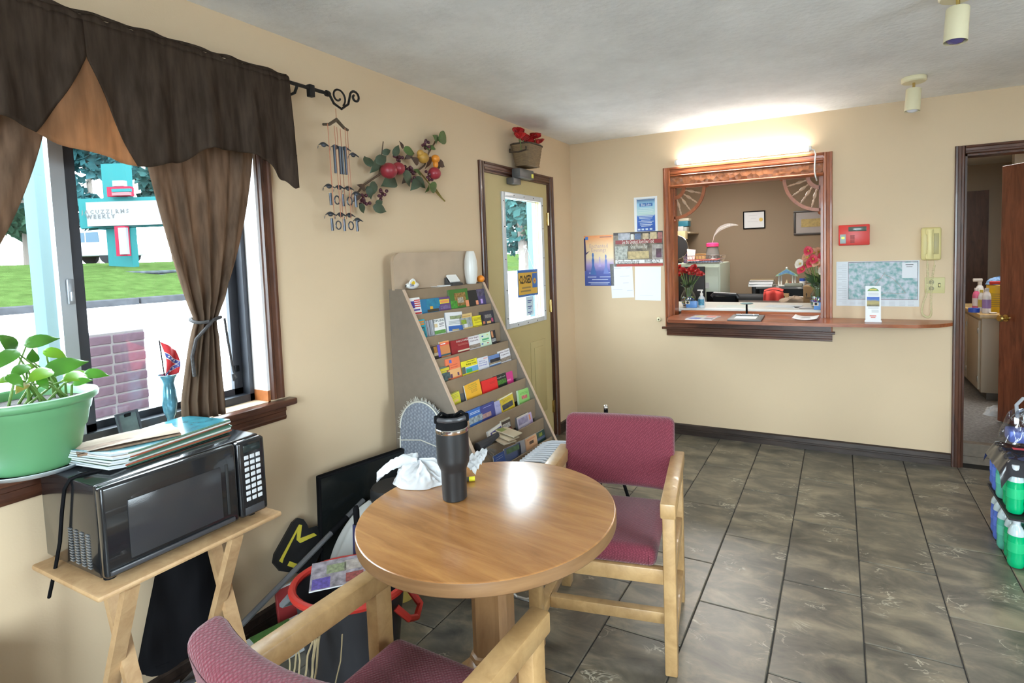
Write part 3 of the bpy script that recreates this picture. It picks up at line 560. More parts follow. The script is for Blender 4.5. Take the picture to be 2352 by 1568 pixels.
# ---- wooden armchairs
def armchair(label, loc, rz):
    t = thing('armchair', label, 'chair', loc, rz, group=None)
    for sx in (-1, 1):
        x = sx*.25
        MB().rbox(x-.022, x+.022, -.028, .028, 0, .60, .005).build('leg', OAK, t); MB().rbox(x-.022, x+.022, .40, .45, 0, .60, .005).build('leg', OAK, t)
        MB().rbox(x-.027, x+.027, -.05, .475, .578, .632, .006).build('armrest', OAK, t)
        MB().rbox(x-.02, x+.02, .028, .40, .10, .145, .004).build('side_stretcher', OAK, t)
        MB().rbox(x-.018, x+.018, .028, .40, .325, .375, .004).build('side_rail', OAK, t)
    MB().rbox(-.228, .228, -.018, .012, .325, .38, .004).build('front_rail', OAK, t); MB().rbox(-.228, .228, .41, .44, .325, .38, .004).build('rear_rail', OAK, t)
    MB().rbox(-.23, .23, .10, .135, .10, .145, .004).build('cross_stretcher', OAK, t)
    # seat cushion: rounded slab with a crown
    def slab(w2, y0, y1, z0, z1, r, bulge, bend, lean, name):
        bm = bmesh.new(); bmesh.ops.create_grid(bm, x_segments=16, y_segments=12, size=1)
        top = {}
        for v in bm.verts:
            a, b = v.co.x, v.co.y
            v.co = Vector((a*(w2-r), (y0+y1)/2+b*((y1-y0)/2-r), z1-r*0+bulge*(1-a*a)*(1-b*b)))
        geom = bmesh.ops.extrude_face_region(bm, geom=bm.faces[:])
        for v in [g for g in geom['geom'] if isinstance(g, bmesh.types.BMVert)]: v.co.z = z0
        bmesh.ops.recalc_face_normals(bm, faces=bm.faces[:])
        sharp = [e for e in bm.edges if len(e.link_faces) == 2 and e.calc_face_angle(0) > .9]
        bmesh.ops.bevel(bm, geom=sharp, offset=r, segments=4, profile=.5, affect='EDGES')
        for v in bm.verts:
            a = v.co.x/w2; v.co.z += -bend*(1-a*a) if bend else 0
        if bend is None: pass
        mb = MB().bm(bm); return mb
    MB_seat = slab(.232, -.045, .43, .378, .45, .028, .014, 0, 0, 'seat'); MB_seat.build('seat_cushion', RED, t, 60)
    bk = slab(.268, .0, .365, -.04, .04, .03, .012, .055, 0, 'back')      # built flat, then stood up
    o = bk.build('back_cushion', RED, t, 60)
    o.matrix_local = Matrix.Translation((0, .395, .452)) @ Matrix.Rotation(math.radians(80), 4, 'X')
    MB().rbox(-.235, .235, .445, .468, .52, .565, .004).build('back_rail', OAK, t)
    return t
armchair('burgundy armchair with pale oak frame facing the table from the hatch side', (1.315, -2.598, 0), math.radians(11))
armchair('burgundy armchair pushed under the table with its back turned to the room', (1.19, -3.30, 0), math.radians(180-1.5))
# ---- tray table and microwave
tr = thing('tray_table', 'folding pine tray table with crossed legs under the microwave', 'table', (0, 0, 0))
MB().rbox(.035, .41, -3.715, -3.195, .638, .655, .007).build('tray_top', PINE, tr)
for y in (-3.635, -3.345):
    MB().bar((.392, y, .637), (.10, y, 0), .022, .036, (0, 1, 0)).build('leg', PINE, tr, 0); MB().bar((.20, y+.026, .637), (.40, y+.026, 0), .022, .036, (0, 1, 0)).build('leg', PINE, tr, 0)
MB().rbox(.13, .16, -3.635, -3.345, .05, .075, .004).build('stretcher', PINE, tr)
MWX, MY0, MY1, MZ0, MZ1 = .385, -3.683, -3.225, .672, .925
mw = thing('microwave', 'black countertop microwave with grey keypad on the pine tray table', 'microwave', (0, 0, 0))
MWB = mat('gloss_black_microwave', (.012, .013, .015), .18, coat=.5); MWG = mat('microwave_glass', (.035, .035, .038), .12, bump=(400, .05)); BTN = mat('pale_grey_button', (.55, .56, .58), .4)
MB().rbox(.05, MWX-.03, MY0, MY1, MZ0, MZ1, .006).build('body', MWB, mw)
dr = MB().rbox(MWX-.03, MWX, MY0, -3.322, MZ0+.003, MZ1-.002, .01, 3).build('door', MWB, mw)
MB().rbox(MWX-.001, MWX+.003, -3.625, -3.375, .708, .868, .006).build('door_window', MWG, dr); MB().rbox(MWX-.001, MWX+.006, -3.675, -3.34, .683, .697, .004).build('door_lip', mat('grey_black', (.05, .05, .055), .3), dr)
MB().rbox(MWX-.001, MWX+.002, -3.36, -3.352, .71, .87, .002).build('handle_groove', INK, dr)
cp = MB().rbox(MWX-.03, MWX, -3.319, MY1, MZ0+.003, MZ1-.002, .01, 3).build('control_panel', MWB, mw)
MB().rbox(MWX-.001, MWX+.002, -3.30, -3.243, .885, .908, .002).build('display', mat('dark_display', (.02, .03, .03), .1), cp)
bt = MB().rbox(0, .003, -.0075, .0075, -.0065, .0065, .002, 1).mesh('button', 30); bt.materials.append(BTN)
for r in range(8):
    for c in range(3):
        b = bpy.data.objects.new('button', bt); col.objects.link(b); b.parent = cp; b.location = (MWX-.001, -3.291+c*.0195, .868-r*.0195)
MB().rbox(MWX-.001, MWX+.002, -3.305, -3.24, .682, .706, .004).build('open_button', mat('grey_black', (.05, .05, .055), .3), cp)
vt = MB().box(.0, .016, -.003, 0, 0, .0035).mesh('vent_slat', 0); vt.materials.append(mat('vent_grey', (.16, .17, .18), .35))
for cidx in range(4):
    for r in range(13):
        b = bpy.data.objects.new('vent_slat', vt); col.objects.link(b); b.parent = mw; b.location = (.20+cidx*.032, MY0, .690+.0075*r)
for x in (.08, .33):
    for y in (MY0+.03, MY1-.03): MB().lathe([(.014, .655), (.016, MZ0+.001)], 10, TR((x, y, 0))).build('foot', BLACK, mw)
cd = MB().tube([(.25, -3.62, .928), (.24, -3.66, .93), (.235, -3.684, .925), (.225, -3.694, .90), (.20, -3.695, .83), (.17, -3.694, .74), (.13, -3.694, .66), (.06, -3.69, .55)], .0045, 6).build('power_cord', BLACK, mw)
# ---- papers on the microwave
MAGM = [mat('magazine_edge_%d' % i, c, .5) for i, c in enumerate(((.70, .74, .78), (.62, .68, .72), (.74, .74, .72), (.55, .62, .68)))]
random.seed(3)
z = .9262
for i in range(8):
    th = .0046; c = Vector((.178+random.uniform(-.006, .006), -3.452+random.uniform(-.008, .008), z)); a = math.radians(8+random.uniform(-3, 3))
    t = thing('magazine', 'glossy magazine in the stack on top of the microwave' if i < 7 else 'teal covered magazine topmost of the stack on the microwave', 'magazine', c, a, group='magazines stacked on the microwave' if i < 7 else None)
    def fn(u, v, th=th): return ((u-.5)*.20, (v-.5)*.37, .010*max(0, .22-v)**2*20)
    m = MB(); f = lambda u, v: fn(u, v); g = lambda u, v: (fn(u, v)[0], fn(u, v)[1], fn(u, v)[2]+th)
    n = 10; vs = [f(i_/2, j/n) for j in range(n+1) for i_ in range(3)]+[g(i_/2, j/n) for j in range(n+1) for i_ in range(3)]; K = 3*(n+1); fs = []
    for j in range(n):
        for i_ in range(2): a0 = j*3+i_; fs += [(a0, a0+3, a0+4, a0+1), (K+a0, K+a0+1, K+a0+4, K+a0+3)]
        fs += [(j*3, K+j*3, K+j*3+3, j*3+3), (j*3+2, j*3+5, K+j*3+5, K+j*3+2)]
    fs += [(0, 1, K+1, K), (1, 2, K+2, K+1), (n*3, K+n*3, K+n*3+1, n*3+1), (n*3+1, K+n*3+1, K+n*3+2, n*3+2)]
    m.add(vs, fs); m.build('pages', MAGM[i % 4], t, 0)
    m = MB(); m.grid(lambda u, v: (fn(u, v)[0], fn(u, v)[1], fn(u, v)[2]+th+.0004), 2, 10); m.build('cover', [mat('teal_magazine_cover', (.05, .24, .30), .25, var=(18, .4))] if i == 7 else [mat('magazine_cover_%d' % (i % 3), [(.3, .2, .12), (.1, .25, .15), (.35, .33, .3)][i % 3], .3)], t, 0)
    MB().box(.099, .1015, -.14, .185, 0, th).build('spine', [mat('spine_%d' % (i % 4), [(.05, .12, .08), (.35, .08, .04), (.6, .6, .58), (.1, .2, .14)][i % 4], .4)], t, 0)
    z += th+.0006
pb = thing('paper_bag', 'folded brown paper bag lying on the stacked magazines', 'bag', (.175, -3.515, z+.001), math.radians(-18))
def pbf(u, v): return ((u-.5)*.13, (v-.5)*.24, .006+.004*math.sin(u*7+v*3)+.006*v)
m = MB(); n = 8
m.grid(pbf, 6, 10); m.grid(lambda u, v: ((u-.5)*.13, (v-.5)*.24, 0), 6, 10); m.build('folded_sheet', mat('brown_kraft_paper', (.33, .25, .18), .85, bump=(40, .5)), pb, 40)
MB().box(-.066, .066, -.121, .121, 0, .006).build('under_fold', mat('orange_bag_edge', (.30, .19, .12), .85, var=(60, .5)), pb, 0)
# ---- plant on the sill
SZ = WZ0-.002
sa = thing('saucer', 'pale blue plastic saucer of water and grit under the green pot', 'saucer', (.047, -3.685, SZ+.0035))
MB().lathe([(.0, .0), (.105, .0), (.128, .016), (.125, .017), (.102, .004), (.0, .004)], 36).build('dish', mat('pale_blue_saucer', (.6, .68, .75), .3), sa); MB().lathe([(0, .0065), (.108, .0065)], 32).build('water', mat('blue_water', (.05, .16, .3), .08), sa, 0)
pp = thing('plant_pot', 'sage green plastic planter with rolled rim on the window sill', 'plant pot', (.047, -3.685, SZ+.011))
MB().lathe([(0, 0), (.088, 0), (.093, .004), (.110, .095), (.117, .105), (.125, .148), (.1285, .152), (.1335, .178), (.14, .18), (.147, .186), (.149, .196), (.146, .203), (.139, .205), (.133, .199), (.129, .16), (0, .16)], 48).build('pot', POT, pp, 50); MB().lathe([(0, .181), (.05, .184), (.129, .178)], 32).build('soil', SOIL, pp)
pl = thing('pothos_plant', 'leafy green pothos with heart shaped leaves growing in the sage pot', 'plant', (.047, -3.685, SZ+.185))
P0 = Vector((.047, -3.685, SZ+.185))
def heart(L_, W_):
    ys = [0, .06, .16, .3, .46, .62, .78, .9, 1.0]; ws = [.0, .30, .46, .5, .46, .36, .21, .09, 0]
    return ys, ws
def leaf(mb, base, tip, nrm, wd=.62, cup=.12, lift=.1):
    b, t = Vector(base), Vector(tip); d = t-b; Ln = d.length; d.normalize(); n = Vector(nrm); n = (n-d*n.dot(d)).normalized(); s = d.cross(n); ys, ws = heart(1, 1); k0 = len(mb.v)
    vs = []
    for y, w_ in zip(ys, ws):
        yy = y*Ln; back = -.1*Ln*(1-y)**4
        for sx in (-1, -.5, 0, .5, 1):
            off = back if abs(sx) > .4 else 0
            vs.append(b+d*(yy+(off if y < .2 else 0))+s*(sx*w_*wd*Ln)+n*(abs(sx)*w_*cup*Ln+lift*Ln*math.sin(PI*y)-abs(sx)**2*.05*Ln))
    fs = [(j*5+i, j*5+i+1, j*5+5+i+1, j*5+5+i) for j in range(len(ys)-1) for i in range(4)]
    mb.add(vs, fs)
LFB = mat('bright_pothos_leaf', (.16, .36, .02), .3, var=(6, .6)); LFY = mat('yellowing_leaf', (.30, .26, .04), .4, var=(20, .4))
leaves = [((62, 790), (138, 776), .03, 0), ((33, 803), (-8, 766), .05, 0), ((34, 806), (-12, 850), .09, 0), ((76, 831), (74, 800), .03, 0), ((104, 806), (157, 823), .03, 1), ((110, 852), (204, 829), .07, 0), ((196, 858), (252, 862), .06, 0), ((114, 850), (58, 880), .12, 1), ((195, 862), (137, 876), .08, 1), ((60, 840), (22, 872), .10, 0), ((48, 850), (90, 838), .05, 1), ((30, 870), (-8, 880), .12, 1), ((90, 870), (112, 895), .12, 0), ((150, 870), (205, 852), .03, 1), ((60, 880), (35, 905), .13, 2), ((125, 872), (100, 845), .02, 0), ((170, 880), (214, 872), .1, 0), ((20, 862), (55, 890), .14, 0)]
for (bu, bv), (tu, tv), x, k in leaves:
    b, t_ = onX(bu, bv, x), onX(tu, tv, x+.02)
    m = MB(); leaf(m, b-P0, t_-P0, (CAM-b).normalized()+Vector((0, 0, .7)), .62); m.build('leaf', [LEAF, LFB, LFY][k], pl, 60)
    r0 = Vector((random.uniform(-.04, .05), random.uniform(-.05, .08), 0)); bb_ = b-P0
    MB().tube([r0, (r0+bb_)/2+Vector((0, 0, .02)), bb_], [.004, .003, .002], 6).build('leaf_stalk', STEM, pl)
# ---- curtain rod, valance, curtain, tie cord
RX, RZ = .115, 2.215
rod = thing('curtain_rod', 'black iron curtain rod with scrolled finial above the window', 'curtain rod', (RX, -3.4, RZ))
MB().tube([(0, -1.05, 0), (0, .76, 0)], .008, 8).build('rod', IRON, rod)
def spiral(c, r0, r1, a0, a1, n=26): return [Vector((0, c[0]+(r0+(r1-r0)*i/n)*math.cos(a0+(a1-a0)*i/n), c[1]+(r0+(r1-r0)*i/n)*math.sin(a0+(a1-a0)*i/n))) for i in range(n+1)]
y0 = .76
MB().tube(spiral((y0+.045, .0), .012, .042, -.5, -2*PI-.9), .0045, 6).build('scroll', IRON, rod)
sp = [Vector((0, y0, -.005)), Vector((0, y0+.02, -.035)), Vector((0, y0+.06, -.05)), Vector((0, y0+.10, -.02)), Vector((0, y0+.115, .03))]+spiral((y0+.142, .02), .028, .01, PI*.8, -1.3*PI, 16)
MB().tube(sp, .0055, 6).build('scroll', IRON, rod)
for y in (.60, -.9): MB().tube([(0, y, 0), (-.02, y, -.03), (-.06, y, -.035), (-.113, y, -.03)], .006, 6).rbox(-.113, -.105, y-.012, y+.012, -.07, .01, .002).rbox(-.012, .012, y+.05, y+.075, -.035, .015, .003).build('bracket', IRON, rod)
MB().lathe([(.013, 0), (.013, .012), (.009, .02)], 10, TR((0, y0-.02, 0), rx=-PI/2)).build('collar', IRON, rod)
va = thing('valance', 'brown scalloped pocket valance gathered on the curtain rod', 'valance', (RX, -3.4, RZ))
random.seed(5)
def val_bottom(y):                                      # scallops: low points at the seams
    k = [(-4.45, 1.80), (-4.05, 1.90), (-3.75, 1.895), (-3.55, 1.83), (-3.40, 1.803), (-3.3, 1.83), (-3.18, 1.897), (-3.05, 1.90), (-2.985, 1.88), (-2.90, 1.815), (-2.866, 1.785), (-2.85, 1.79)]
    for (a, za), (b, zb) in zip(k, k[1:]):
        if a <= y <= b: f = (y-a)/(b-a); f = f*f*(3-2*f); return za+(zb-za)*f
    return 1.85
def val(yl, yr, x_off, zt, folds, seed, amp=.012):
    r = random.Random(seed); ph = [r.uniform(0, 6) for _ in range(4)]
    def fn(u, v):
        y = yl+(yr-yl)*u; zb = val_bottom(y); z_ = zt+(zb-zt)*v
        w_ = amp*(.25+.75*v)*(math.sin(folds*u*6.28+ph[0])+.5*math.sin(folds*2.3*u*6.28+ph[1]))+.002*math.sin(60*u+ph[2])*(1-v)
        return (x_off+w_+.012*v, y+3.4, z_-RZ)
    return fn
def cloth_obj(fn, nu, nv, name, mt, parent, th=.003):
    o = MB().grid(fn, nu, nv).build(name, mt, parent, 180); md = o.modifiers.new('thick', 'SOLIDIFY'); md.thickness = th; md.offset = 0; return o
TA, TB0, TB1 = -3.525, -3.655, -3.418; V0 = .28
rv = random.Random(1); vph = [rv.uniform(0, 6) for _ in range(4)]
def vpt(y, v, amp=.012):
    u = (y+4.45)/1.6; zt = RZ-.004; zb = val_bottom(y); z_ = zt+(zb-zt)*v
    w_ = amp*(.2+.8*v)*(math.sin(9*u*6.28+vph[0])+.5*math.sin(20.7*u*6.28+vph[1]))+.002*math.sin(60*u+vph[2])*(1-v)
    return (.017+w_*min(1, v*2.5)+.012*v, y+3.4, z_-RZ)
def kk(v): return max(0, (v-V0)/(1-V0))
cloth_obj(lambda u, v: vpt(-4.45+(TA+(TB0-TA)*kk(v)+4.45)*u, v), 120, 30, 'front_panel', CURT, va)
cloth_obj(lambda u, v: vpt(TA+(TB1-TA)*kk(v)+(-2.85-TA-(TB1-TA)*kk(v))*u, v), 120, 30, 'front_panel', CURT, va)
o = MB().grid(lambda u, v: vpt(TA+(TB0-.012-TA+(TB1-TB0+.024)*u)*v, V0-.02+(1.0-V0+.02)*v, .010), 16, 16).build('lit_through_inset', CURTL, va, 180); o.location.x = -.004; md = o.modifiers.new('thick', 'SOLIDIFY'); md.thickness = .0015  # same curtain in one layer, light showing through painted by the paler cloth
# header pocket (double layer sewn round the rod) with a ruffled top
def pocket(u, v):
    y = -4.45+1.6*u; a = -PI*.62+v*PI*2*.62+PI*.5; rr = .017+.002*math.sin(u*170)
    return (rr*math.cos(a), y+3.4, rr*math.sin(a)*1.1+(.004*math.sin(u*140)))
cloth_obj(pocket, 180, 8, 'rod_pocket', CURT, va, .002)
cloth_obj(lambda u, v: (.004*math.sin(u*120)*v, -4.45+1.6*u+3.4, .017+.012*v+.003*math.sin(u*75)*v), 180, 2, 'ruffle', CURT, va, .002)
def panel(label, tie_y, top0, top1, bot0, bot1, tz, seed):
    c = thing('curtain', label, 'curtain', (.05, tie_y, SZ))
    r = random.Random(seed); ph = [r.uniform(0, 6) for _ in range(3)]
    def fn(u, v):
        z_ = 2.18+(.94-2.18)*v; zt = (z_-tz)/(2.18-tz) if z_ > tz else (tz-z_)/(tz-.94)
        if z_ > tz:
            k = zt**.8; e = 1-(1-k)**1.6
            yl = tie_y-.035+(top0-(tie_y-.035))*k; yr = tie_y+.035+(top1-(tie_y+.035))*e
        else:
            k = min(1, zt*1.25)**.75; yl = tie_y-.035+(bot0-tie_y+.035)*k; yr = tie_y+.035+(bot1-tie_y-.035)*k
        wd = abs(yr-yl); am = .010+.030*max(0, 1-wd/.35)
        if abs(z_-tz) < .05: am *= .8
        x = .0+am*(math.sin(u*31+ph[0])+.45*math.sin(u*53+ph[1]+v*2))*.7
        return (x, yl+(yr-yl)*u-tie_y, z_-SZ)
    cloth_obj(fn, 90, 50, 'drape', cloth('brown_curtain_drape', (.22, .15, .105), .5, .6, 45) if 'brown_curtain_drape' not in MATS else MATS['brown_curtain_drape'], c, .002)
    pts = [Vector((.045*math.cos(a)-.0, .047*math.sin(a), tz-SZ+.006*math.sin(2*a))) for a in [2*PI*i/20 for i in range(21)]]
    cord = pts+[Vector((.045, -.02, tz-SZ-.02)), Vector((.04, -.06, tz-SZ-.06)), Vector((.035, -.075, tz-SZ-.12)), Vector((.035, -.072, tz-SZ-.19))]
    MB().tube(cord, .006, 7).build('tie_cord', mat('dark_tie_cord', (.05, .045, .045), .8, bump=(120, 1, .004)), c)
    MB().tube([(.03, .05, tz-SZ), (.03, .056, tz-SZ-.08), (.03, .066, tz-SZ-.17), (.03, .07, tz-SZ-.2), (.03, .078, tz-SZ-.225), (.03, .068, tz-SZ-.235), (.03, .066, tz-SZ-.21)], .004, 6).build('tie_cord_tail', MATS['dark_tie_cord'], c)
panel('brown curtain tied back with a dark cord in front of the window', -3.192, -3.40, -2.945, -3.295, -3.135, 1.295, 2)
panel('brown curtain tied back at the far jamb of the window beside the plant', -3.94, -4.08, -3.56, -4.05, -3.87, 1.295, 6)
# ================================================================== BROCHURE RACK
TH = math.radians(2.0); RB = Vector((.05, -2.282, 0)); RL = .68
rk = thing('brochure_rack', 'tall stepped tan brochure rack standing against the left wall', 'rack', RB, -TH)
rd, rn = Vector((math.sin(TH), math.cos(TH), 0)), Vector((math.cos(TH), -math.sin(TH), 0))
def dep(z): return .092+(1.341-z)*.518
prof = [(0, 0), (dep(.1), 0), (dep(.1), .1), (.092, 1.341), (0, 1.341)]
for s in (0, RL-.018):
    T = Matrix(((1, 0, 0, 0), (0, 0, 1, s), (0, 1, 0, 0), (0, 0, 0, 1)))     # (x,z) polygon extruded along y
    MB().prism(prof, 0, .018, T).build('side_panel', RACKS, rk, 0)
    MB().bar((dep(.1)+.001, s+.009, .1), (.093, s+.009, 1.339), .0184, .003, (1, 0, .5)).build('front_edge', RACKE, rk, 0)
MB().box(0, .008, .018, RL-.018, .02, 1.33).build('back_panel', RACKW, rk, 0)
LZ = [1.212, 1.10, .993, .886, .777, .662, .556, .451, .345, .24, .135]
prev = 1.335
for k, z in enumerate([1.335]+LZ):
    d = dep(z)-.006; zb = (z-.112) if k else 1.235
    o = MB().rbox(d-.009, d, .019, RL-.019, zb, z, .0015, 1).build('lip', RACKW, rk, 20)
    if k: MB().box(d-.052, d-.009, .019, RL-.019, zb, zb+.006).build('pocket_floor', RACKW, rk, 0)
MB().box(.008, .09, .018, RL-.018, 1.318, 1.335).build('top_shelf', RACKW, rk, 0)
def rrect(w_, h_, r, n=6): return [(x+r*math.cos(a), y+r*math.sin(a)) for x, y, a0 in ((w_-r, h_-r, 0), (r, h_-r, PI/2), (r, 0+.0, PI), (w_-r, 0, PI*1.5)) for a in ([a0+PI/2*i/n for i in range(n+1)] if y > .01 else [a0])]
hb = MB(); T = Matrix(((0, 0, 1, .022), (1, 0, 0, .0), (0, 1, 0, 1.336), (0, 0, 0, 1))) @ Matrix.Rotation(math.radians(.6), 4, 'Z')
hb.prism(rrect(.655, .188, .05), 0, .02, T); h = hb.build('header_board', mat('pale_tan_header', (.46, .35, .25), .5, var=(9, .9)), rk, 20)
def rackpt(u, v, depth):                               # pixel -> (s, z) on the plane at that depth
    d = ray(u, v); t = (depth-(CAM-RB).dot(rn))/d.dot(rn); p = CAM+d*t-RB; return p.dot(rd), p.z
LIPPX = [((955, 725.5), (1143, 694)), ((979, 777.5), (1162, 738)), ((1000, 828.5), (1178, 781)), ((1023, 879.5), (1199, 825.5)), ((1049, 934), (1214.5, 868.5)), ((1076, 985), (1234, 915)), ((1174, 1000.3), (1254, 955.4)), ((1230, 1027), (1275, 1000))]
W, K = (.80, .80, .79), (.015, .015, .017)
def leaflet(row, u0, u1, vt, col0, label, prints=(), texts=(), th=.006, tilt=0, back=None, dz=0):
    (a, b), (c, d) = LIPPX[row]; k = (d-b)/(c-a); z = LZ[row]; dp = dep(z)-.03
    s0, _ = rackpt(u0, b+k*(u0-a), dp); s1, _ = rackpt(u1, b+k*(u1-a), dp)
    se, _ = rackpt(c, d, dp)
    sb, _ = rackpt(a, b, dp) if row < 6 else (.03, 0)
    f_ = (RL-.05)/(se-sb); s0, s1 = max(.025+(s0-sb)*f_, .022), min(.025+(s1-sb)*f_, RL-.02)
    if s1-s0 < .02: s0, s1 = (.022, .052) if s0 < .1 else (s1-.03, s1)
    _, zt = rackpt((u0+u1)/2, vt, dp-.02); zb = z-.104; hh = min(.235, max(.15, zt-zb)); wd = s1-s0; th = min(th, .016); vis = (z-zb)/hh
    base = RB+rd*((s0+s1)/2)+rn*(dp+.004+dz)+Vector((0, 0, zb)); lean = math.radians(9)
    ey = (Vector((0, 0, 1))*math.cos(lean)-rn*math.sin(lean)); ex = rd
    t = thing('brochure', label, 'brochure'); t.matrix_world = frame(base, ex, ey) @ Matrix.Rotation(math.radians(tilt), 4, 'Z')
    MB().box(-wd/2, wd/2, 0, hh, -th, -.0006).build('pages', ink(back or (.72, .72, .70)), t, 0)
    MB().box(-wd/2, wd/2, 0, hh, -.0006, 0).build('cover', col0 if isinstance(col0, bpy.types.Material) else ink(col0, .35), t, 0)
    Y = lambda q: hh*(vis+(1-vis)*q)
    for i, p in enumerate(prints):
        x0, x1, y0, y1, c_ = p[:5]; v_ = p[5] if len(p) > 5 else None
        MB().box((x0-.5)*wd, (x1-.5)*wd, Y(y0), Y(y1), 0, .0003+.0001*i).build('print_block', c_ if isinstance(c_, bpy.types.Material) else ink(c_, .35, v_), t, 0)
    for q in texts:
        tx, x, y, sz, c_ = q[:5]; lettering(tx, sz*hh*(1-vis), TR(((x-.5)*wd, Y(y), .0009)), ink(c_, .4), t, width=(q[5]*wd if len(q) > 5 else None), depth=.0002)
    return t
BL, GR, YE, RD_, OR, TE, PU, LV, PK = (.03, .08, .38), (.07, .28, .06), (.75, .66, .03), (.5, .03, .03), (.8, .2, .05), (.03, .34, .42), (.12, .05, .25), (.42, .38, .62), (.62, .04, .22)
bars = lambda x0, x1, ys, c_: [(x0, x1, y, y+.035, c_) for y in ys]
# row 1
leaflet(0, 936, 956, 684, (.5, .55, .62), 'white and slate blue brochure leaning behind the striped flag brochure', [(0, 1, .7, 1, W)], th=.004, dz=-.012)
leaflet(0, 952, 984, 681, W, 'brochure with red and white stripes and a blue star field', [(.05, .5, .38, .8, (.06, .05, .32))]+[(.5, .98, y, y+.07, RD_) for y in (.42, .55, .68, .80)]+[(.02, .98, .0, .10, RD_), (.1, .9, .2, .3, (.08, .06, .3))])
leaflet(0, 984, 1032, 682, (.02, .17, .33), 'teal blue brochure with a golden tower at its foot', [(.3, 1, .35, .95, (.02, .24, .40), (40, .6)), (.45, .6, .0, .42, (.7, .38, .04)), (.3, .9, 0, .2, (.06, .05, .03))], th=.012, back=(.02, .06, .12))
leaflet(0, 1029, 1058, 678, (.13, .06, .18), 'purple brochure with a yellow title band on the top tier', [(.1, .9, .5, .82, YE), (.15, .85, .56, .76, (.75, .3, .1)), (.1, .9, .08, .35, (.22, .16, .36), (60, .5))])
leaflet(0, 1058, 1104, 660, (.05, .17, .03), 'green jungle brochure with a striped tiger face', [(.25, .85, .1, .8, (.42, .24, .07), (70, .25)), (.4, .7, .25, .55, (.55, .50, .4), (90, .3)), (.8, .97, .0, .35, (.8, .3, .15)), (0, .35, .0, .4, (.08, .38, .05), (60, .4))], th=.012, back=(.1, .2, .08))
leaflet(0, 1103, 1127, 662, (.02, .025, .025), 'black brochure with a small flame beside the tiger brochure', [(.7, .95, .02, .3, (.75, .3, .16))], th=.012, back=(.02, .03, .03))
leaflet(0, 1125, 1150, 659, (.07, .06, .16), 'night purple brochure with a lit tent at the end of the top tier', [(.0, 1, .55, .95, (.13, .12, .2), (50, .3)), (.35, .6, .05, .35, (.5, .35, .75))])
# row 2
leaflet(1, 961, 996, 731, (.02, .33, .42), 'turquoise cave brochure with orange lettering and a round arch', [(.15, .9, .68, .78, (.62, .22, .04)), (.15, .9, .82, .92, (.62, .22, .04)), (.25, .85, .1, .58, (.03, .1, .13)), (.35, .75, .1, .48, (.04, .3, .38)), (.38, .62, .14, .34, (.8, .26, .04)), (.3, .7, .0, .07, (.55, .24, .1))], texts=[])
leaflet(1, 997, 1018, 731, (.30, .32, .36), 'grey edged stack of folded brochures beside the zipline brochure', [(.1, .14, 0, 1, K), (.4, .44, 0, 1, K), (.7, .73, 0, 1, (.7, .7, .7))], th=.014, back=(.4, .42, .44))
leaflet(1, 1015, 1044, 727, W, 'white zipline brochure with green grass along its foot', [(.03, .97, .0, .24, (.16, .40, .1), (80, .5)), (.05, .95, .25, .38, W), (.1, .35, .45, .68, (.62, .5, .3))]+bars(.5, .9, (.46, .58, .66), (.1, .1, .12)), [('ZIPLINE', .5, .86, .2, (.02, .08, .08), .92)])
leaflet(1, 1045, 1086, 712, (.74, .75, .77), 'tall white brochure with a blue photo band and green arc', [(.1, .95, .0, .26, (.04, .13, .42)), (.3, .7, .0, .08, (.5, .4, .2)), (.25, .9, .62, .8, (.35, .42, .22), (70, .4))]+bars(.15, .85, (.35, .42, .49), (.35, .4, .42)), th=.016, tilt=-3, back=(.36, .38, .42))
leaflet(1, 1080, 1112, 715, (.66, .48, .2), 'tan framed brochure with a waterfall and green bank', [(.12, .92, .05, .72, (.42, .46, .46), (50, .5)), (.12, .5, .3, .6, (.32, .46, .06), (60, .6)), (.3, .55, .05, .3, (.65, .66, .68)), (.2, .85, .78, .86, (.5, .3, .1))])
leaflet(1, 1108, 1138, 719, YE, 'lemon yellow brochure with black lettering between waterfall and black brochures', bars(.2, .85, (.78, .66, .54), K)+bars(.25, .8, (.38, .3), (.3, .25, .03))+[(.05, .95, .0, .06, (.3, .2, .05))], th=.012, back=(.35, .32, .1))
leaflet(1, 1132, 1165, 708, (.045, .045, .06), 'charcoal night brochure with small colourful lights at its foot', [(.3, .8, .45, .72, (.32, .3, .28), (90, .3)), (.1, .25, .05, .25, (.6, .2, .1)), (.4, .7, .02, .2, (.65, .4, .15)), (.75, .9, .1, .4, (.5, .08, .16))], th=.012, back=(.06, .06, .07))
# row 3
leaflet(2, 984, 1030, 789, (.045, .038, .03), 'wide dark brown brochure with an orange picture and violet stripe', [(.45, .72, .4, .85, (.48, .22, .05), (60, .5)), (.42, .75, .15, .38, (.48, .38, .25)), (.75, .95, .0, .95, (.13, .09, .5)), (0, 1, .93, 1, (.22, .15, .1))], th=.012, back=(.05, .04, .03))
leaflet(2, 1029, 1052, 778, (.62, .24, .09), 'orange brochure with a red heading and dark teal foot', [(0, 1, .72, .96, (.72, .10, .06)), (.0, 1, .9, 1, (.8, .33, .12)), (0, 1, 0, .12, (.06, .12, .13)), (.1, .6, .8, .86, W)])
leaflet(2, 1056, 1100, 773, (.30, .025, .03), 'thick dark red brochure bundle with a cream foot', [(.3, .97, 0, .12, (.7, .62, .45))]+bars(.35, .9, (.58, .5), (.45, .15, .12)), [('DISCOVER', .62, .84, .2, (.75, .7, .66), .66)], th=.016, back=(.26, .03, .03))
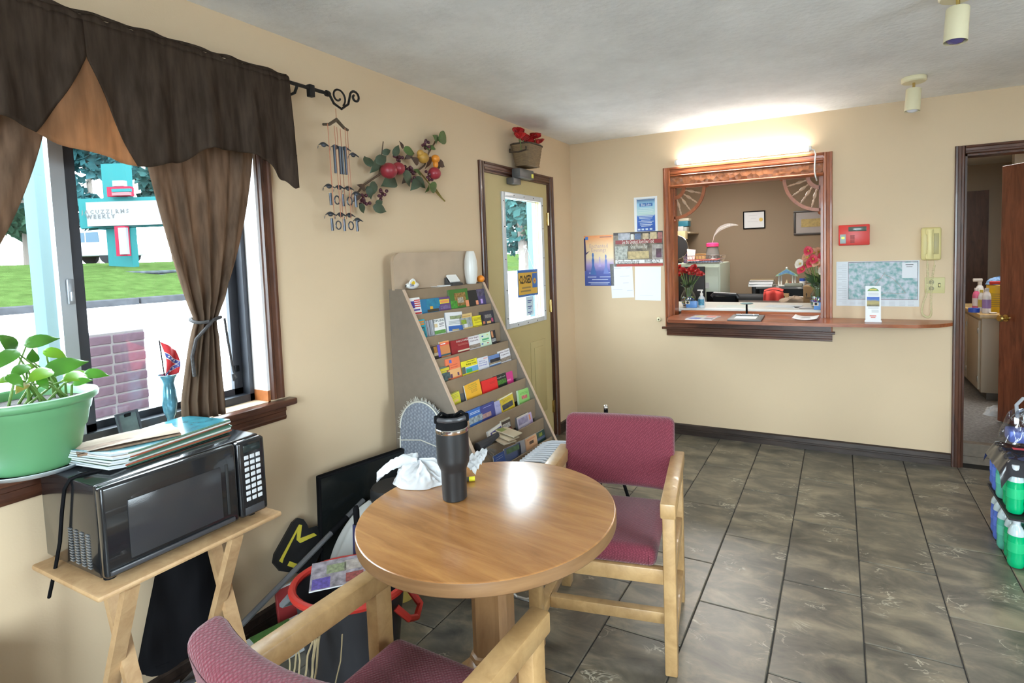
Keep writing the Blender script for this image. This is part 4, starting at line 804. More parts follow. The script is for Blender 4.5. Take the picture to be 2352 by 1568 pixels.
leaflet(2, 1098, 1125, 765, (.72, .70, .72), 'white cavern brochure with brown photo foot on the third tier', [(.0, 1, .0, .3, (.38, .3, .24), (80, .4))], [('War Eagle', .5, .85, .17, (.16, .08, .12), .85), ('Cavern', .5, .62, .2, (.16, .08, .12), .7)], th=.016)
leaflet(2, 1125, 1152, 758, (.60, .75, .58), 'pale mint green brochure with small flower marks', [(.2, .35, .72, .82, BL), (.65, .78, .78, .85, (.5, .6, .1)), (.1, .25, .1, .2, BL), (.6, .72, .1, .18, RD_), (.2, .8, .42, .56, (.1, .42, .2))]+bars(.2, .8, (.3,), GR), th=.014, back=(.22, .32, .3))
leaflet(2, 1152, 1164, 752, (.03, .03, .034), 'narrow black brochure with an orange squiggle', [(.15, .5, .45, .95, (.55, .25, .12)), (.1, .9, .1, .35, (.5, .5, .5), (120, .2))])
# row 4
leaflet(3, 1009, 1053, 838, (.12, .18, .16), 'grey green brochure with yellow lettering and a building photo', [(.25, .95, .68, .88, (.68, .56, .04)), (.25, .7, .55, .65, (.68, .56, .04)), (.1, .95, .05, .5, (.10, .16, .17), (70, .4))], th=.014, back=(.5, .55, .6))
leaflet(3, 1045, 1079, 815, (.80, .20, .09), 'bright orange brochure with a blue badge and evening scene', [(.25, .42, .76, .92, (.1, .15, .5)), (.1, .95, .0, .42, (.75, .42, .18)), (.2, .34, .0, .2, (.12, .06, .12)), (.7, .82, .03, .2, (.12, .06, .12))]+bars(.3, .8, (.62, .5), (.55, .1, .05)), th=.008, back=(.6, .15, .08))
leaflet(3, 1081, 1120, 819, YE, 'yellow and blue riding guide brochure with a green map', [(.22, 1, .0, .42, (.14, .36, .62)), (.22, .98, .42, .47, W), (.26, .6, .0, .3, (.03, .36, .16)), (0, .2, 0, .55, (.1, .12, .12))]+bars(.35, .85, (.86,), K), [('Riding Guide', .6, .68, .17, K, .62)], th=.016, back=(.4, .38, .06))
leaflet(3, 1119, 1146, 812, (.66, .66, .72), 'pale grey brochure with blue spring lettering', [(.6, .95, .78, .9, (.72, .42, .4))], [('Blue', .45, .66, .17, (.12, .16, .45), .5), ('Spring', .5, .48, .17, (.1, .13, .42), .75), ('Heritage', .5, .27, .15, (.09, .09, .5), .7)], th=.012)
leaflet(3, 1147, 1175, 806, (.13, .22, .45), 'blue sky brochure with riders on dark horses', [(0, 1, .0, .35, (.36, .27, .18), (60, .6)), (.1, .95, .25, .6, (.05, .05, .06), (50, .3)), (0, 1, 0, .08, (.6, .68, .75))], th=.014, back=(.3, .34, .38))
leaflet(3, 1174, 1200, 794, (.74, .72, .75), 'white cavern brochure at the end of the fourth tier', [(.0, 1, .0, .32, (.4, .32, .26), (80, .4))], [('War Eagle', .5, .84, .17, (.12, .07, .1), .85), ('Cavern', .5, .6, .2, (.12, .07, .1), .7)], th=.016, tilt=2)
# row 5
leaflet(4, 1031, 1078, 896, (.66, .60, .05), 'yellow drawstring style brochure bundle at the near end of the fifth tier', bars(.35, .9, (.72, .58, .46), (.25, .25, .08))+[(.5, .85, .05, .25, (.75, .5, .2)), (0, 1, .9, 1, (.3, .29, .08))], th=.016, tilt=3, back=(.5, .46, .06))
leaflet(4, 1061, 1092, 880, (.13, .13, .135), 'dark grey brochure half hidden behind the yellow bundle', [(.1, .9, .88, 1, (.3, .3, .3)), (.3, .6, .2, .5, (.4, .4, .42), (120, .2))], th=.01, dz=-.016, back=(.2, .2, .2))
leaflet(4, 1092, 1128, 868, (.80, .42, .04), 'amber massage centre brochure with green lettering', bars(.35, .75, (.42, .34, .26), (.45, .25, .03)), [('EUREKA', .5, .84, .11, (.25, .3, .05), .5), ('MASSAGE', .5, .7, .11, (.25, .3, .05), .6), ('CENTER', .5, .56, .11, (.25, .3, .05), .5)], tilt=4)
leaflet(4, 1128, 1164, 861, (.72, .025, .025), 'bright red brochure bundle in the middle of the fifth tier', bars(.5, .85, (.62, .5), (.4, .02, .02)), th=.016, back=(.4, .02, .02))
leaflet(4, 1157, 1188, 851, (.02, .03, .025), 'black tasting room brochure with green grass blades', [(.05, .95, .02, .45, (.1, .3, .05), (110, .15))], [('Tasting Room', .5, .7, .14, (.7, .7, .68), .8)], dz=-.008)
leaflet(4, 1183, 1204, 838, (.58, .045, .22), 'magenta pink brochure at the far end of the fifth tier', bars(.15, .7, (.12, .05), (.75, .4, .5)), dz=-.012)
# row 6
leaflet(5, 1076, 1100, 948, (.46, .28, .16), 'tan brochure with a small dark figure beside the blue bundle', [(.35, .6, .2, .5, (.08, .06, .05))])
leaflet(5, 1098, 1129, 928, (.04, .14, .45), 'royal blue brochure bundle with white lettering and waterfall', [(0, 1, .0, .45, (.45, .52, .55), (60, .25))]+bars(.15, .85, (.76, .66), (.7, .74, .8)), th=.016, back=(.06, .12, .34))
leaflet(5, 1126, 1158, 917, (.05, .06, .24), 'navy brochure with a pink picture on the sixth tier', [(.1, .7, .0, .35, (.5, .3, .28), (60, .6))]+bars(.2, .8, (.78,), (.4, .42, .7)), th=.016, back=(.06, .1, .32))
leaflet(5, 1157, 1179, 909, (.40, .40, .66), 'plain lavender blue brochure on the sixth tier', bars(.15, .7, (.6, .5), (.25, .25, .5)))
leaflet(5, 1173, 1203, 897, (.62, .46, .04), 'golden yellow brochure with a dark car photo', [(.1, .9, .0, .42, (.08, .09, .11), (50, .4)), (.0, 1, .9, 1, (.7, .65, .5))]+bars(.2, .8, (.7, .6), (.35, .22, .02)), th=.014, tilt=4, back=(.6, .5, .2))
leaflet(5, 1211, 1239, 883, (.28, .56, .16), 'light green brochure with a pink heart at the end of the sixth tier', [(.25, .75, .15, .45, (.75, .2, .2), (60, .5))]+bars(.15, .85, (.7, .6), (.12, .35, .06)), th=.014, tilt=-3, back=(.5, .65, .45))
# row 7
leaflet(6, 1140, 1174, 970, (.74, .72, .68), 'white brochure with a violet arched shop picture', [(.15, .95, .0, .78, (.07, .06, .24)), (.2, .85, .3, .6, (.6, .6, .65), (90, .4))], th=.012, tilt=6)
leaflet(6, 1169, 1191, 953, (.06, .045, .04), 'black brochure with bold white and dark red lettering', [(.0, 1, .0, .3, (.26, .03, .02)), (.1, .95, .38, .7, (.72, .70, .68), (100, .2)), (0, 1, .9, 1, (.45, .4, .3))], th=.012)
leaflet(6, 1206, 1234, 942, (.46, .42, .52), 'grey lavender brochure bundle on the seventh tier', [(.1, .9, .1, .75, (.36, .32, .48), (40, .5)), (0, 1, .88, 1, (.6, .56, .45))], th=.016, back=(.14, .14, .15))
leaflet(6, 1222, 1248, 926, (.52, .40, .60), 'lilac brochure with an orange figure at the end of the seventh tier', [(.45, .85, .0, .4, (.75, .3, .14))], dz=-.012, tilt=6)
# row 8
leaflet(7, 1147, 1174, 1032, (.05, .12, .42), 'blue brochure low on the eighth tier', bars(.2, .8, (.7, .5), (.5, .55, .7)))
leaflet(7, 1172, 1211, 1014, (.13, .18, .36), 'blue and green blurred brochure on the eighth tier', [(.1, .9, .4, .9, (.15, .3, .16), (40, .5))], th=.012, tilt=-4)
leaflet(7, 1201, 1223, 1002, (.36, .37, .42), 'light grey brochure standing tall on the eighth tier', tilt=-5)
leaflet(7, 1224, 1253, 990, (.70, .42, .24), 'cream peach brochure with an oval portrait', [(.35, .7, .15, .5, (.16, .1, .07), (60, .5))]+bars(.2, .85, (.78, .68), (.5, .1, .05)), th=.012)
leaflet(7, 1253, 1272, 977, (.03, .07, .06), 'dark green brochure with a yellow emblem on the eighth tier', [(.3, .7, .4, .8, (.3, .35, .05), (60, .4)), (.0, 1, 0, .3, (.1, .12, .2))])
# flat leaflets and a feather duster lying across the seventh lip
def rworld(s, d_, z): return RB+rd*s+rn*d_+Vector((0, 0, z))
for i, (c_, dz_, lab) in enumerate((((.62, .52, .38), 0, 'cream leaflet bottom of the small pile lying across the rack lip'), ((.70, .62, .46), .008, 'cream leaflet in the middle of the small pile lying across the rack lip'), ((.66, .58, .42), .016, 'cream leaflet with a green corner topmost of the pile on the rack lip'))):
    a_ = rackpt(1136+8*i, 1020-9*i, dep(.6)); t = thing('leaflet', lab, 'leaflet', rworld(a_[0]+.03, dep(.556)+.0, .562+dz_), 0)
    t.rotation_euler = (math.radians(-6), math.radians(14), math.radians(-8+7*i))
    MB().rbox(-.055, .055, -.045, .055, 0, .006, .001, 1).build('pages', ink((.68, .6, .46)), t, 0); MB().box(-.055, .055, -.045, .055, .006, .0066).build('cover', ink(c_), t, 0)
    if i == 2: MB().box(-.055, -.02, -.045, .02, .0066, .007).build('green_corner', ink((.3, .36, .1)), t, 0)
a_ = rackpt(1110, 1025, dep(.56)); fd = thing('duster', 'black handled feather duster resting on the rack beside the leaflets', 'duster', rworld(a_[0], dep(.556)-.01, .575), math.radians(-5))
MB().tube([(0, -.03, .0), (.01, .03, .012), (.02, .10, .03)], [.026, .02, .013], 10).build('handle', mat('soft_black', (.03, .03, .035), .4), fd)
random.seed(8); m = MB()
for i in range(70):
    a = random.uniform(0, 6.28); e = Vector((.035*math.cos(a)+.03, random.uniform(-.01, .05), .02*math.sin(a)-.02-random.uniform(0, .03))); m.tube([(.02, .0, -.01), e*.6+Vector((0, 0, .0)), e], [.002, .0015, .0006], 4)
o = m.build('feathers', mat('grey_feather', (.16, .14, .12), .8), fd); o['kind'] = 'stuff'
# ---- things on the rack's top shelf
def rtop(s, d_): return rworld(s, d_, 1.3355)
sa_, _ = rackpt(945, 665, .07); s_ = thing('shell_ornament', 'white conch style shell ornament with a yellow and blue medallion on the rack', 'ornament', rtop(max(.04, sa_), .072), PI/2)
m = MB()
def shell(u, v): a = 2*PI*u; b = v; r = .024*math.sin(PI*min(1, b*.95+.05))**.7; return ((b-.42)*.10, r*math.cos(a)*.9, .021+r*math.sin(a)*.85)
m.grid(shell, 18, 16, close_u=True); m.build('shell_body', mat('white_glazed_shell', (.78, .78, .76), .25), s_, 60)
MB().lathe([(0, .004), (.022, .004), (.024, 0), (.022, -.002), (0, -.002)], 24, TR((-.012, -.016, .033), rx=PI/2+.25)).build('medallion', WHITE, s_); MB().lathe([(0, 0), (.013, 0), (.013, .0015), (0, .0015)], 20, TR((-.010, -.0205, .031), rx=PI/2+.25)).build('yellow_disc', ink((.8, .55, .02)), s_)
MB().box(-.032, -.006, -.0235, -.021, .017, .022).box(-.034, -.008, -.0225, -.02, .026, .029).build('blue_stripe', ink((.06, .12, .4)), s_, 0)
p, _ = rackpt(1038, 660, .06); ch = thing('card_holder', 'small dark card holder with white cards on the rack', 'card holder', rtop(p, .075), 0)
MB().prism([(-.03, 0), (.03, 0), (.03, .012), (.0, .018), (-.02, .045), (-.028, .045)], -.045, .045, Matrix(((1, 0, 0, 0), (0, 0, 1, 0), (0, 1, 0, 0), (0, 0, 0, 1)))).build('stand', mat('dark_grey_plastic', (.05, .05, .05), .4), ch, 0)
MB().bar((.012, 0, .02), (-.018, 0, .058), .082, .008, (1, 0, 1)).build('cards', WHITE, ch, 0)
p, _ = rackpt(1010, 661, .06); pf = thing('leaflet', 'thin white leaflets lying flat in front of the card holder', 'leaflet', rtop(p, .062), 0); MB().box(-.025, .03, -.05, .1, 0, .002).build('sheet', PAPER, pf, 0); MB().box(-.02, .028, .0, .09, .0022, .006).build('sheet', PAPER, pf, 0)
p, _ = rackpt(1077, 655, .06); vs_ = thing('vase', 'white ribbed oval vase standing on the rack', 'vase', rtop(p, .079), 0)
vp = [(0, 0), (.026, 0), (.029, .006), (.036, .05), (.0385, .09), (.036, .135), (.028, .175), (.021, .192), (.019, .188), (.025, .17), (.03, .13), (0, .02)]
def vf(u, v):
    x = v*(len(vp)-2); i = min(int(x), len(vp)-3); f = x-i; r = vp[i][0]+(vp[i+1][0]-vp[i][0])*f; z_ = vp[i][1]+(vp[i+1][1]-vp[i][1])*f; a = 2*PI*u; r *= 1+.02*abs(math.sin(a*9)); return (r*math.cos(a), r*math.sin(a), z_)
MB().grid(vf, 72, 30, close_u=True).build('body', mat('white_ceramic', (.70, .70, .66), .3), vs_, 80)
p, _ = rackpt(1102, 648, .06); og = thing('orange', 'round orange fruit beside the white vase on the rack', 'fruit', rtop(p, .068)); MB().ball((0, 0, .023), .0235, 24, 14, (1, 1, .97)).build('peel', mat('orange_peel', (.85, .26, .015), .4, bump=(220, .3, .001)), og, 80); MB().lathe([(0, .0463), (.003, .0468), (0, .048)], 8).build('stem_scar', STEM, og)
# ================================================================== ON THE TABLE
TZ = .7335
b = onZ(1045, 1143, TZ); tm = thing('tumbler', 'black insulated tumbler with folding straw lid on the round table', 'tumbler', (b.x, b.y, TZ))
MB().lathe([(0, 0), (.035, 0), (.038, .003), (.0395, .09), (.041, .098), (.0495, .118), (.0505, .13), (.050, .215), (0, .215)], 40).build('cup', mat('matte_black_cup', (.014, .014, .015), .42), tm, 30)
MB().lathe([(.0495, .215), (.0505, .217), (.0505, .228), (.049, .230)], 40, cap=False).build('steel_rim', CHROME, tm)
ld = MB().lathe([(0, .228), (.048, .228), (.049, .234), (.048, .252), (.045, .258), (.040, .258), (.037, .25), (0, .249)], 40).build('lid', BLACK, tm, 30)
fw = (Vector((CAM.x, CAM.y, 0))-Vector((b.x, b.y, 0))).normalized(); ang = math.atan2(fw.y, fw.x)
T = Matrix.Rotation(ang, 4, 'Z')
m = MB(); m.tube([T @ Vector((.030, -.04, .262)), T @ Vector((.046, -.02, .262)), T @ Vector((.048, .0, .262)), T @ Vector((.046, .02, .262)), T @ Vector((.030, .04, .262))], .0075, 8); m.build('lid_handle', mat('grey_black', (.05, .05, .055), .3), ld)
for s in (-1, 1): m = MB(); m.rbox(-.012, .012, -.009, .009, 0, .022, .004, 2, T @ TR((.012, s*.044, .248))); m.build('hinge_lug', BLACK, ld)
for s in (-1, 1): m = MB(); m.tube([T @ Vector((-.03, s*.01, .255)), T @ Vector((-.02, s*.03, .27)), T @ Vector((.0, s*.045, .262))], .005, 6); m.build('spout_ring', BLACK, ld)
# crumpled carrier bag
bg_ = thing('plastic_bag', 'crumpled white plastic carrier bag behind the tumbler on the table', 'bag', (0, 0, 0))
def crumple(c, rx, ry, h, seed, th0, rot=0, nu=64, nv=22, sharp=1.0, fl=1.0):
    ca, sa = math.cos(rot), math.sin(rot)
    def fn(u, v):
        a = 2*PI*u; e = v*PI/2; k = 1+.22*noise.noise(Vector((math.cos(a)*1.7+seed, math.sin(a)*1.7, v*2)))
        fold = abs(noise.noise(Vector((math.cos(a)*4+seed, math.sin(a)*4, v*3.0))))*.5+abs(noise.noise(Vector((math.cos(a)*8, math.sin(a)*8+seed, v*5))))*.25
        r = math.cos(e)**.7*k*(1-.35*fold*sharp*math.sin(PI*v)**.5); z_ = h*math.sin(e)**1.1*(1+.5*noise.noise(Vector((math.cos(a)*2, math.sin(a)*2+seed, 1))))*(1-.3*fold)
        x, y = rx*r*math.cos(a), ry*r*math.sin(a)
        return (c[0]+x*ca-y*sa, c[1]+x*sa+y*ca, c[2]+th0+max(0, z_))
    return MB().grid(fn, nu, nv, close_u=True)
c0 = onZ(965, 1090, TZ+.02)
crumple((c0.x, c0.y, TZ), .105, .08, .06, 3, .001, rot=.2, sharp=1.7, nu=96, nv=30).build('bag_body', BAGW, bg_, 80)
c1 = onZ(905, 1090, TZ+.03); pA = onZ(866, 1100, TZ+.012); pB = onZ(960, 1065, TZ+.05)
def handle(u, v):
    t_ = u; p = pB.lerp(pA, t_); z_ = TZ+.055*(1-t_)**.8+.008+.03*math.sin(t_*PI)*.7
    wv = (v-.5)*.07*(1-.4*t_)+.006*noise.noise(Vector((u*6, v*4, 2))); d = (pA-pB).normalized(); q = Vector((-d.y, d.x, 0))
    return (p.x+q.x*wv, p.y+q.y*wv, z_+.010*math.sin(v*9+u*4)+.012*abs(noise.noise(Vector((u*7, v*7, 5))))+.012*math.cos((v-.5)*PI))
o = MB().grid(handle, 26, 12).build('bag_handle', BAGW, bg_, 80); o.modifiers.new('t', 'SOLIDIFY').thickness = .001
pC, pD = onZ(1075, 1085, TZ+.015), onZ(1118, 1045, TZ+.05)
def tail(u, v):
    p = pC.lerp(pD, u); wv = (v-.5)*(.075*(1-u)**.6+.01); d = (pD-pC).normalized(); q = Vector((-d.y, d.x, 0))
    return (p.x+q.x*wv, p.y+q.y*wv, TZ+.012+.035*u+.05*(v-.5)*(1-u)*.6+.02*abs(noise.noise(Vector((u*5, v*6, 9))))+.02)
o = MB().grid(tail, 22, 12).build('bag_corner', BAGW, bg_, 80); o.modifiers.new('t', 'SOLIDIFY').thickness = .001
p = onZ(1077, 1100, TZ+.008); mk = thing('highlighter', 'yellow capped marker lying behind the tumbler', 'pen', (p.x, p.y, TZ), .6)
MB().lathe([(0, 0), (.0075, .0005), (.008, .004), (.008, .02)], 12, TR((0, 0, .008), ry=PI/2)).build('cap', ink((.75, .72, .03)), mk); MB().lathe([(.0078, 0), (.008, .002), (.0078, .085), (.005, .09), (0, .09)], 12, TR((-.0, 0, .008), ry=-PI/2)).build('barrel', ink((.06, .06, .05)), mk)
# ================================================================== WINDOW SILL
p = onX(412, 985, -.005); SZ2 = SZ+.0005
fv = thing('bud_vase', 'small iridescent blue glass vase on the window sill behind the curtain', 'vase', (-.03, p.y-.012, SZ2))
MB().lathe([(0, 0), (.022, 0), (.024, .004), (.012, .02), (.011, .03), (.019, .05), (.024, .09), (.021, .13), (.017, .155), (.024, .178), (.033, .186), (.031, .187), (.015, .158), (.018, .13), (.02, .09), (0, .05)], 24).build('body', mat('blue_iridescent_glass', (.12, .32, .42), .12, .3, var=(30, .4)), fv)
fl_ = thing('small_flag', 'small red flag with a blue star dotted band standing in the bud vase', 'flag', (-.03, p.y-.012, SZ2+.06))
MB().tube([(0, .0, -.05), (0, -.01, .12), (0, -.018, .25)], .002, 6).build('stick', BLACK, fl_)
def flg(u, v): return (.012*math.sin(u*5+v*2), -.018+.002+u*.055*(1-.1*v)-.004*v+.012*math.sin(v*3), .245-.135*v-.02*u*(1-v)+.03*u*v-.02*u)
o = MB().grid(flg, 10, 14).build('cloth', mat('red_flag_cloth', (.6, .03, .04), .7), fl_, 80); o.modifiers.new('t', 'SOLIDIFY').thickness = .001
def band(u0, v0, u1, v1, wd, off, nm, mt):
    def fn(s, q):
        u, v = u0+(u1-u0)*s, v0+(v1-v0)*s; p_ = flg(u, v+(q-.5)*wd); return (p_[0]+off, p_[1], p_[2])
    MB().grid(fn, 10, 3).build(nm, mt, fl_, 80)
for uv in ((.0, .35, 1, .55), (.0, .92, 1, .62)): band(*uv, .17, .0015, 'white_edge', ink((.7, .7, .7))); band(*uv, .12, .0022, 'blue_band', ink((.04, .06, .3)))
st_ = MB().prism([((.0042 if i % 2 == 0 else .0018)*math.sin(PI*i/5), (.0042 if i % 2 == 0 else .0018)*math.cos(PI*i/5)) for i in range(10)], 0, .0004, Matrix(((0, 0, 1, 0), (1, 0, 0, 0), (0, 1, 0, 0), (0, 0, 0, 1)))).mesh('star', 0); st_.materials.append(ink((.75, .75, .75)))
for u0, v0, u1, v1 in ((.0, .35, 1, .55), (.0, .92, 1, .62)):
    for s in (.15, .4, .65, .9):
        q = flg(u0+(u1-u0)*s, v0+(v1-v0)*s); b_ = bpy.data.objects.new('star', st_); col.objects.link(b_); b_.parent = fl_; b_.location = (q[0]+.003, q[1], q[2])
p = onX(306, 995, -.03); pf = thing('photo_frame', 'small dark photo frame leaning on the window sill', 'picture frame', (-.035, p.y, SZ2), math.radians(10))
T = Matrix.Rotation(math.radians(-14), 4, 'Y'); m = MB()
for y0, y1, z0, z1 in ((-.035, -.028, 0, .085), (.028, .035, 0, .085), (-.028, .028, 0, .007), (-.028, .028, .078, .085)): m.box(-.006, .004, y0, y1, z0, z1, T)
m.build('frame', mat('dark_bluegrey_frame', (.06, .07, .085), .35), pf, 0); MB().box(-.004, 0, -.028, .028, .007, .078, T).build('picture', mat('grey_picture', (.16, .22, .22), .2, var=(20, .6)), pf, 0); MB().box(-.04, -.036, -.01, .01, 0, .07, Matrix.Rotation(math.radians(18), 4, 'Y')).build('easel_strut', BLACK, pf, 0)
# ================================================================== LEFT WALL
# wind chime
wc = thing('wind_chime', 'copper and pewter tiered wind chime hanging from the rod finial', 'wind chime', (.115, -2.612, 1.66))
COP = mat('copper_cord', (.45, .17, .09), .5); PEW = mat('dark_pewter', (.09, .10, .12), .35, .7); BZ = mat('bronze_hanger', (.12, .09, .06), .5, .5)
MB().tube([(0, 0, .50), (0, 0, .45)], .0015, 5).build('hanging_cord', COP, wc)
MB().tube([(0, -.072, .418), (0, -.04, .424), (0, 0, .452), (0, .04, .424), (0, .062, .418)], [.006, .007, .009, .007, .006], 8).build('top_hanger', BZ, wc)
ys = [(-.066, .02, 0.05), (-.03, -.02, 0), (-.022, .01, 0), (.0, .0, -.03), (.028, -.01, 0), (.034, .012, 0), (.058, 0, .03)]
for y, x, zl in ys: MB().tube([(x, y, .42), (x*1.1, y+.004, .2), (x, y+.008, .02+zl)], .0016, 5).build('chime_cord', COP, wc)
for y in (-.03, .0, .012, .03): MB().tube([(.01, y, .335), (.01, y+.002, .215)], .0055, 8).build('chime_tube', PEW, wc)
def bird(y, z_, s): 
    m = MB(); m.grid(lambda u, v: (.006*math.sin(v*PI), y+(u-.5)*.075*s, z_+.012*math.cos((u-.5)*PI)+(v-.5)*.012*math.sin(u*PI)), 12, 4); m.ball((0, y, z_+.004), .010, 10, 6, (.8, 1.2, .8)); m.tube([(0, y-.036*s, z_-.002), (0, y-.04*s, z_-.014)], .0015, 5); return m
for z_ in (.325, .15, .03):
    for i, y in enumerate((-.075, -.012, .04, .085) if z_ > .3 else (-.06, -.005, .045, .09)): bird(y, z_-(.02 if i == 3 else 0), .8).build('dove_ornament', PEW, wc)
for z_ in (.10, -.01):
    for i, y in enumerate((-.055, -.02, .012, .05, .085)):
        if i % 2: MB().tube([Vector((0, y+.014*math.cos(a), z_+.018*math.sin(a))) for a in [2*PI*k/14 for k in range(15)]], .003, 6).build('ring_charm', PEW, wc)
        else: MB().tube([(0, y, z_+.028), (0, y+.002, z_-.025)], .006, 7).build('bell_charm', PEW, wc)
# fruit swag
sw = thing('fruit_swag', 'artificial fruit garland of apples, pears and vine leaves on the left wall', 'garland', (.012, -2.1, 1.95))
O_ = Vector((.012, -2.1, 1.95)); random.seed(21)
def sp_(u, v, x=.05): return onX(u, v, x)-O_
vine = [(815, 450), (835, 425), (865, 405), (895, 385), (925, 385), (955, 395), (975, 380), (985, 350), (1000, 325), (1015, 315)]
MB().tube([sp_(u, v, .03) for u, v in vine], .005, 6).build('vine', mat('brown_vine', (.10, .06, .035), .8), sw)
MB().tube([sp_(u, v, .02) for u, v in ((960, 390), (985, 420), (1005, 445), (1022, 462), (1015, 455), (995, 425))], .004, 6).build('ribbon_vine', mat('olive_vine', (.2, .15, .03), .7), sw)
MB().tube([sp_(u, v, .03) for u, v in ((870, 400), (876, 360), (880, 325))], .003, 5).build('twig', MATS['brown_vine'], sw)
APL = mat('red_apple', (.38, .035, .05), .35, var=(18, .5)); PR = mat('golden_pear', (.55, .30, .05), .4, var=(14, .5)); MPL = mat('orange_gourd', (.75, .26, .02), .4)
for u, v, r, mt, nm in ((893, 392, .042, APL, 'apple'), (915, 387, .034, APL, 'apple'), (998, 398, .036, APL, 'apple'), (972, 362, .032, PR, 'pear'), (1000, 365, .025, MPL, 'gourd')):
    c = sp_(u, v, .065); m = MB(); m.ball(c, r, 20, 14, (1, 1, .95)); 
    if nm == 'pear': m.ball(c+Vector((0, -.02, .02)), r*.62, 14, 10)
    if nm == 'gourd': m.ball(c+Vector((0, .0, -.03)), r*.6, 14, 10, (1, 1, 1.5))
    m.build(nm, mt, sw, 80)
BRY = mat('dark_berries', (.07, .012, .025), .3)
for u, v in ((880, 445), (915, 365), (940, 385), (945, 405), (985, 400), (838, 455), (978, 330)):
    m = MB(); c = sp_(u, v, .05)
    for k in range(9): m.ball(c+Vector((random.uniform(-.015, .015), random.uniform(-.02, .02), random.uniform(-.03, .02))), .009, 8, 6)
    o = m.build('berry_cluster', BRY, sw, 80); o['kind'] = 'stuff'
LG = [mat('sage_swag_leaf', (.055, .085, .045), .55, var=(20, .6)), mat('green_swag_leaf', (.09, .16, .035), .5, var=(20, .6)), mat('brown_swag_leaf', (.09, .045, .025), .6, var=(20, .5))]
lv = [((868, 370), (852, 395), 0), ((880, 352), (896, 345), 0), ((850, 380), (838, 360), 0), ((866, 372), (886, 360), 0), ((905, 410), (880, 425), 0), ((845, 430), (852, 455), 0), ((860, 420), (848, 450), 0), ((828, 470), (835, 488), 0), ((860, 475), (885, 485), 0), ((865, 468), (878, 462), 0), ((930, 345), (950, 352), 1), ((925, 340), (918, 325), 2), ((945, 355), (930, 365), 2), ((960, 415), (945, 435), 0), ((955, 410), (975, 430), 0), ((965, 400), (952, 390), 1), ((985, 345), (972, 335), 1), ((988, 338), (1000, 342), 1), ((1003, 325), (996, 312), 1), ((1010, 318), (1023, 312), 1), ((1008, 322), (1020, 328), 1), ((1005, 372), (1020, 382), 2), ((1000, 385), (1012, 375), 2), ((985, 420), (978, 440), 1), ((990, 425), (1000, 438), 1), ((905, 355), (915, 335), 0), ((940, 400), (925, 420), 2), ((930, 395), (940, 425), 0), ((825, 445), (812, 462), 2), ((838, 435), (822, 425), 2), ((960, 375), (945, 362), 2), ((988, 362), (978, 385), 2)]
for (u, v), (u2, v2), k in lv:
    b_, t_ = sp_(u, v, random.uniform(.035, .08)), sp_(u2, v2, random.uniform(.03, .08)); m = MB(); leaf(m, b_, b_+(t_-b_)*1.12, Vector((1, random.uniform(-.5, .3), random.uniform(-.2, .5))), .62); m.build('leaf', LG[k], sw, 60)
# flower basket above the door, door closer
bk = thing('wall_basket', 'woven wicker wall basket hung above the entrance door', 'basket', (.002, -.905, 2.125))
WK = wood('wicker', (.10, .065, .035), (.26, .17, .08), .7, (3, 3, 40), 8, bump=.6)
def bkf(u, v):
    a = u*2*PI; w2, d2 = .085+.03*v, .065+.02*v; q = 4; cx = abs(math.cos(a))**(2/q)*math.copysign(1, math.cos(a)); sy = abs(math.sin(a))**(2/q)*math.copysign(1, math.sin(a))
    wv = .0025*math.sin(u*90+(PI if int(v*14) % 2 else 0)); return (.09+(d2+wv)*cx, (w2+wv)*sy, .15*v)
m = MB(); m.grid(bkf, 96, 14, close_u=True); m.build('woven_wall', WK, bk, 40); MB().box(.03, .15, -.08, .08, .002, .006).build('base', WK, bk, 0)
rim = [Vector(bkf(i/40, 1)) for i in range(41)]; MB().tube(rim, .006, 6).build('rim', mat('dark_wicker_rim', (.05, .032, .02), .7), bk)
m = MB(); m.tube([(.02, -.118, .118), (.02, -.123, .095), (.09, -.118, .09), (.15, -.115, .1), (.15, -.116, .122)], .006, 6); m.build('handle_slot', MATS['dark_wicker_rim'], bk)
PET = mat('red_silk_petal', (.62, .02, .02), .5, var=(30, .5))
def bloom(c, r, parent, mt, name='bloom', n=9, seed=0, up=(0, 0, 1)):
    rr = random.Random(seed); m = MB(); q = Vector(up).to_track_quat('Z', 'Y').to_matrix().to_4x4()
    for k in range(n):
        a = k*2.4; tl = .35+.75*k/n; L_ = r*(.6+.5*k/n)
        def pt(u, v, a=a, tl=tl, L_=L_):
            w_ = (u-.5)*1.5*r*math.sin(PI*min(1, .15+v*.8)); e = tl*v*1.2; d = L_*v
            p_ = Vector((d*math.sin(e)+.1*r, w_, d*math.cos(e)+.15*r*abs(u-.5))); return Vector(c)+(q @ (Matrix.Rotation(a, 4, 'Z') @ p_))
        m.grid(pt, 4, 5)
    return m.build(name, mt, parent, 80)
fb = thing('silk_flowers', 'bunch of red silk tulips standing in the wall basket', 'flowers', (.09, -.905, 2.2)); random.seed(2)
for i, (u, v) in enumerate(((1190, 308), (1202, 322), (1222, 322), (1238, 330), (1212, 330), (1195, 318), (1230, 318))):
    c = onX(u, v, .09+.015*(i % 3)); p_ = c-Vector((.09, -.905, 2.2)); bloom(p_, .055, fb, PET, 'tulip_bloom', 7, i, (0, random.uniform(-.3, .3), 1)); MB().tube([(0, p_.y*.5, -.06), p_], .003, 5).build('stem', STEM, fb)
for k in range(7): b_ = Vector((.0, random.uniform(-.07, .07), .0)); m = MB(); leaf(m, b_, b_+Vector((random.uniform(-.02, .05), random.uniform(-.02, .03), .09)), (1, .2, .2), .35); m.build('leaf', LEAFD, fb, 60)
m = MB(); leaf(m, (.06, -.02, .03), (.07, -.015, .085), (1, 0, 0), .45); m.build('white_bud', WHITE, fb, 60)
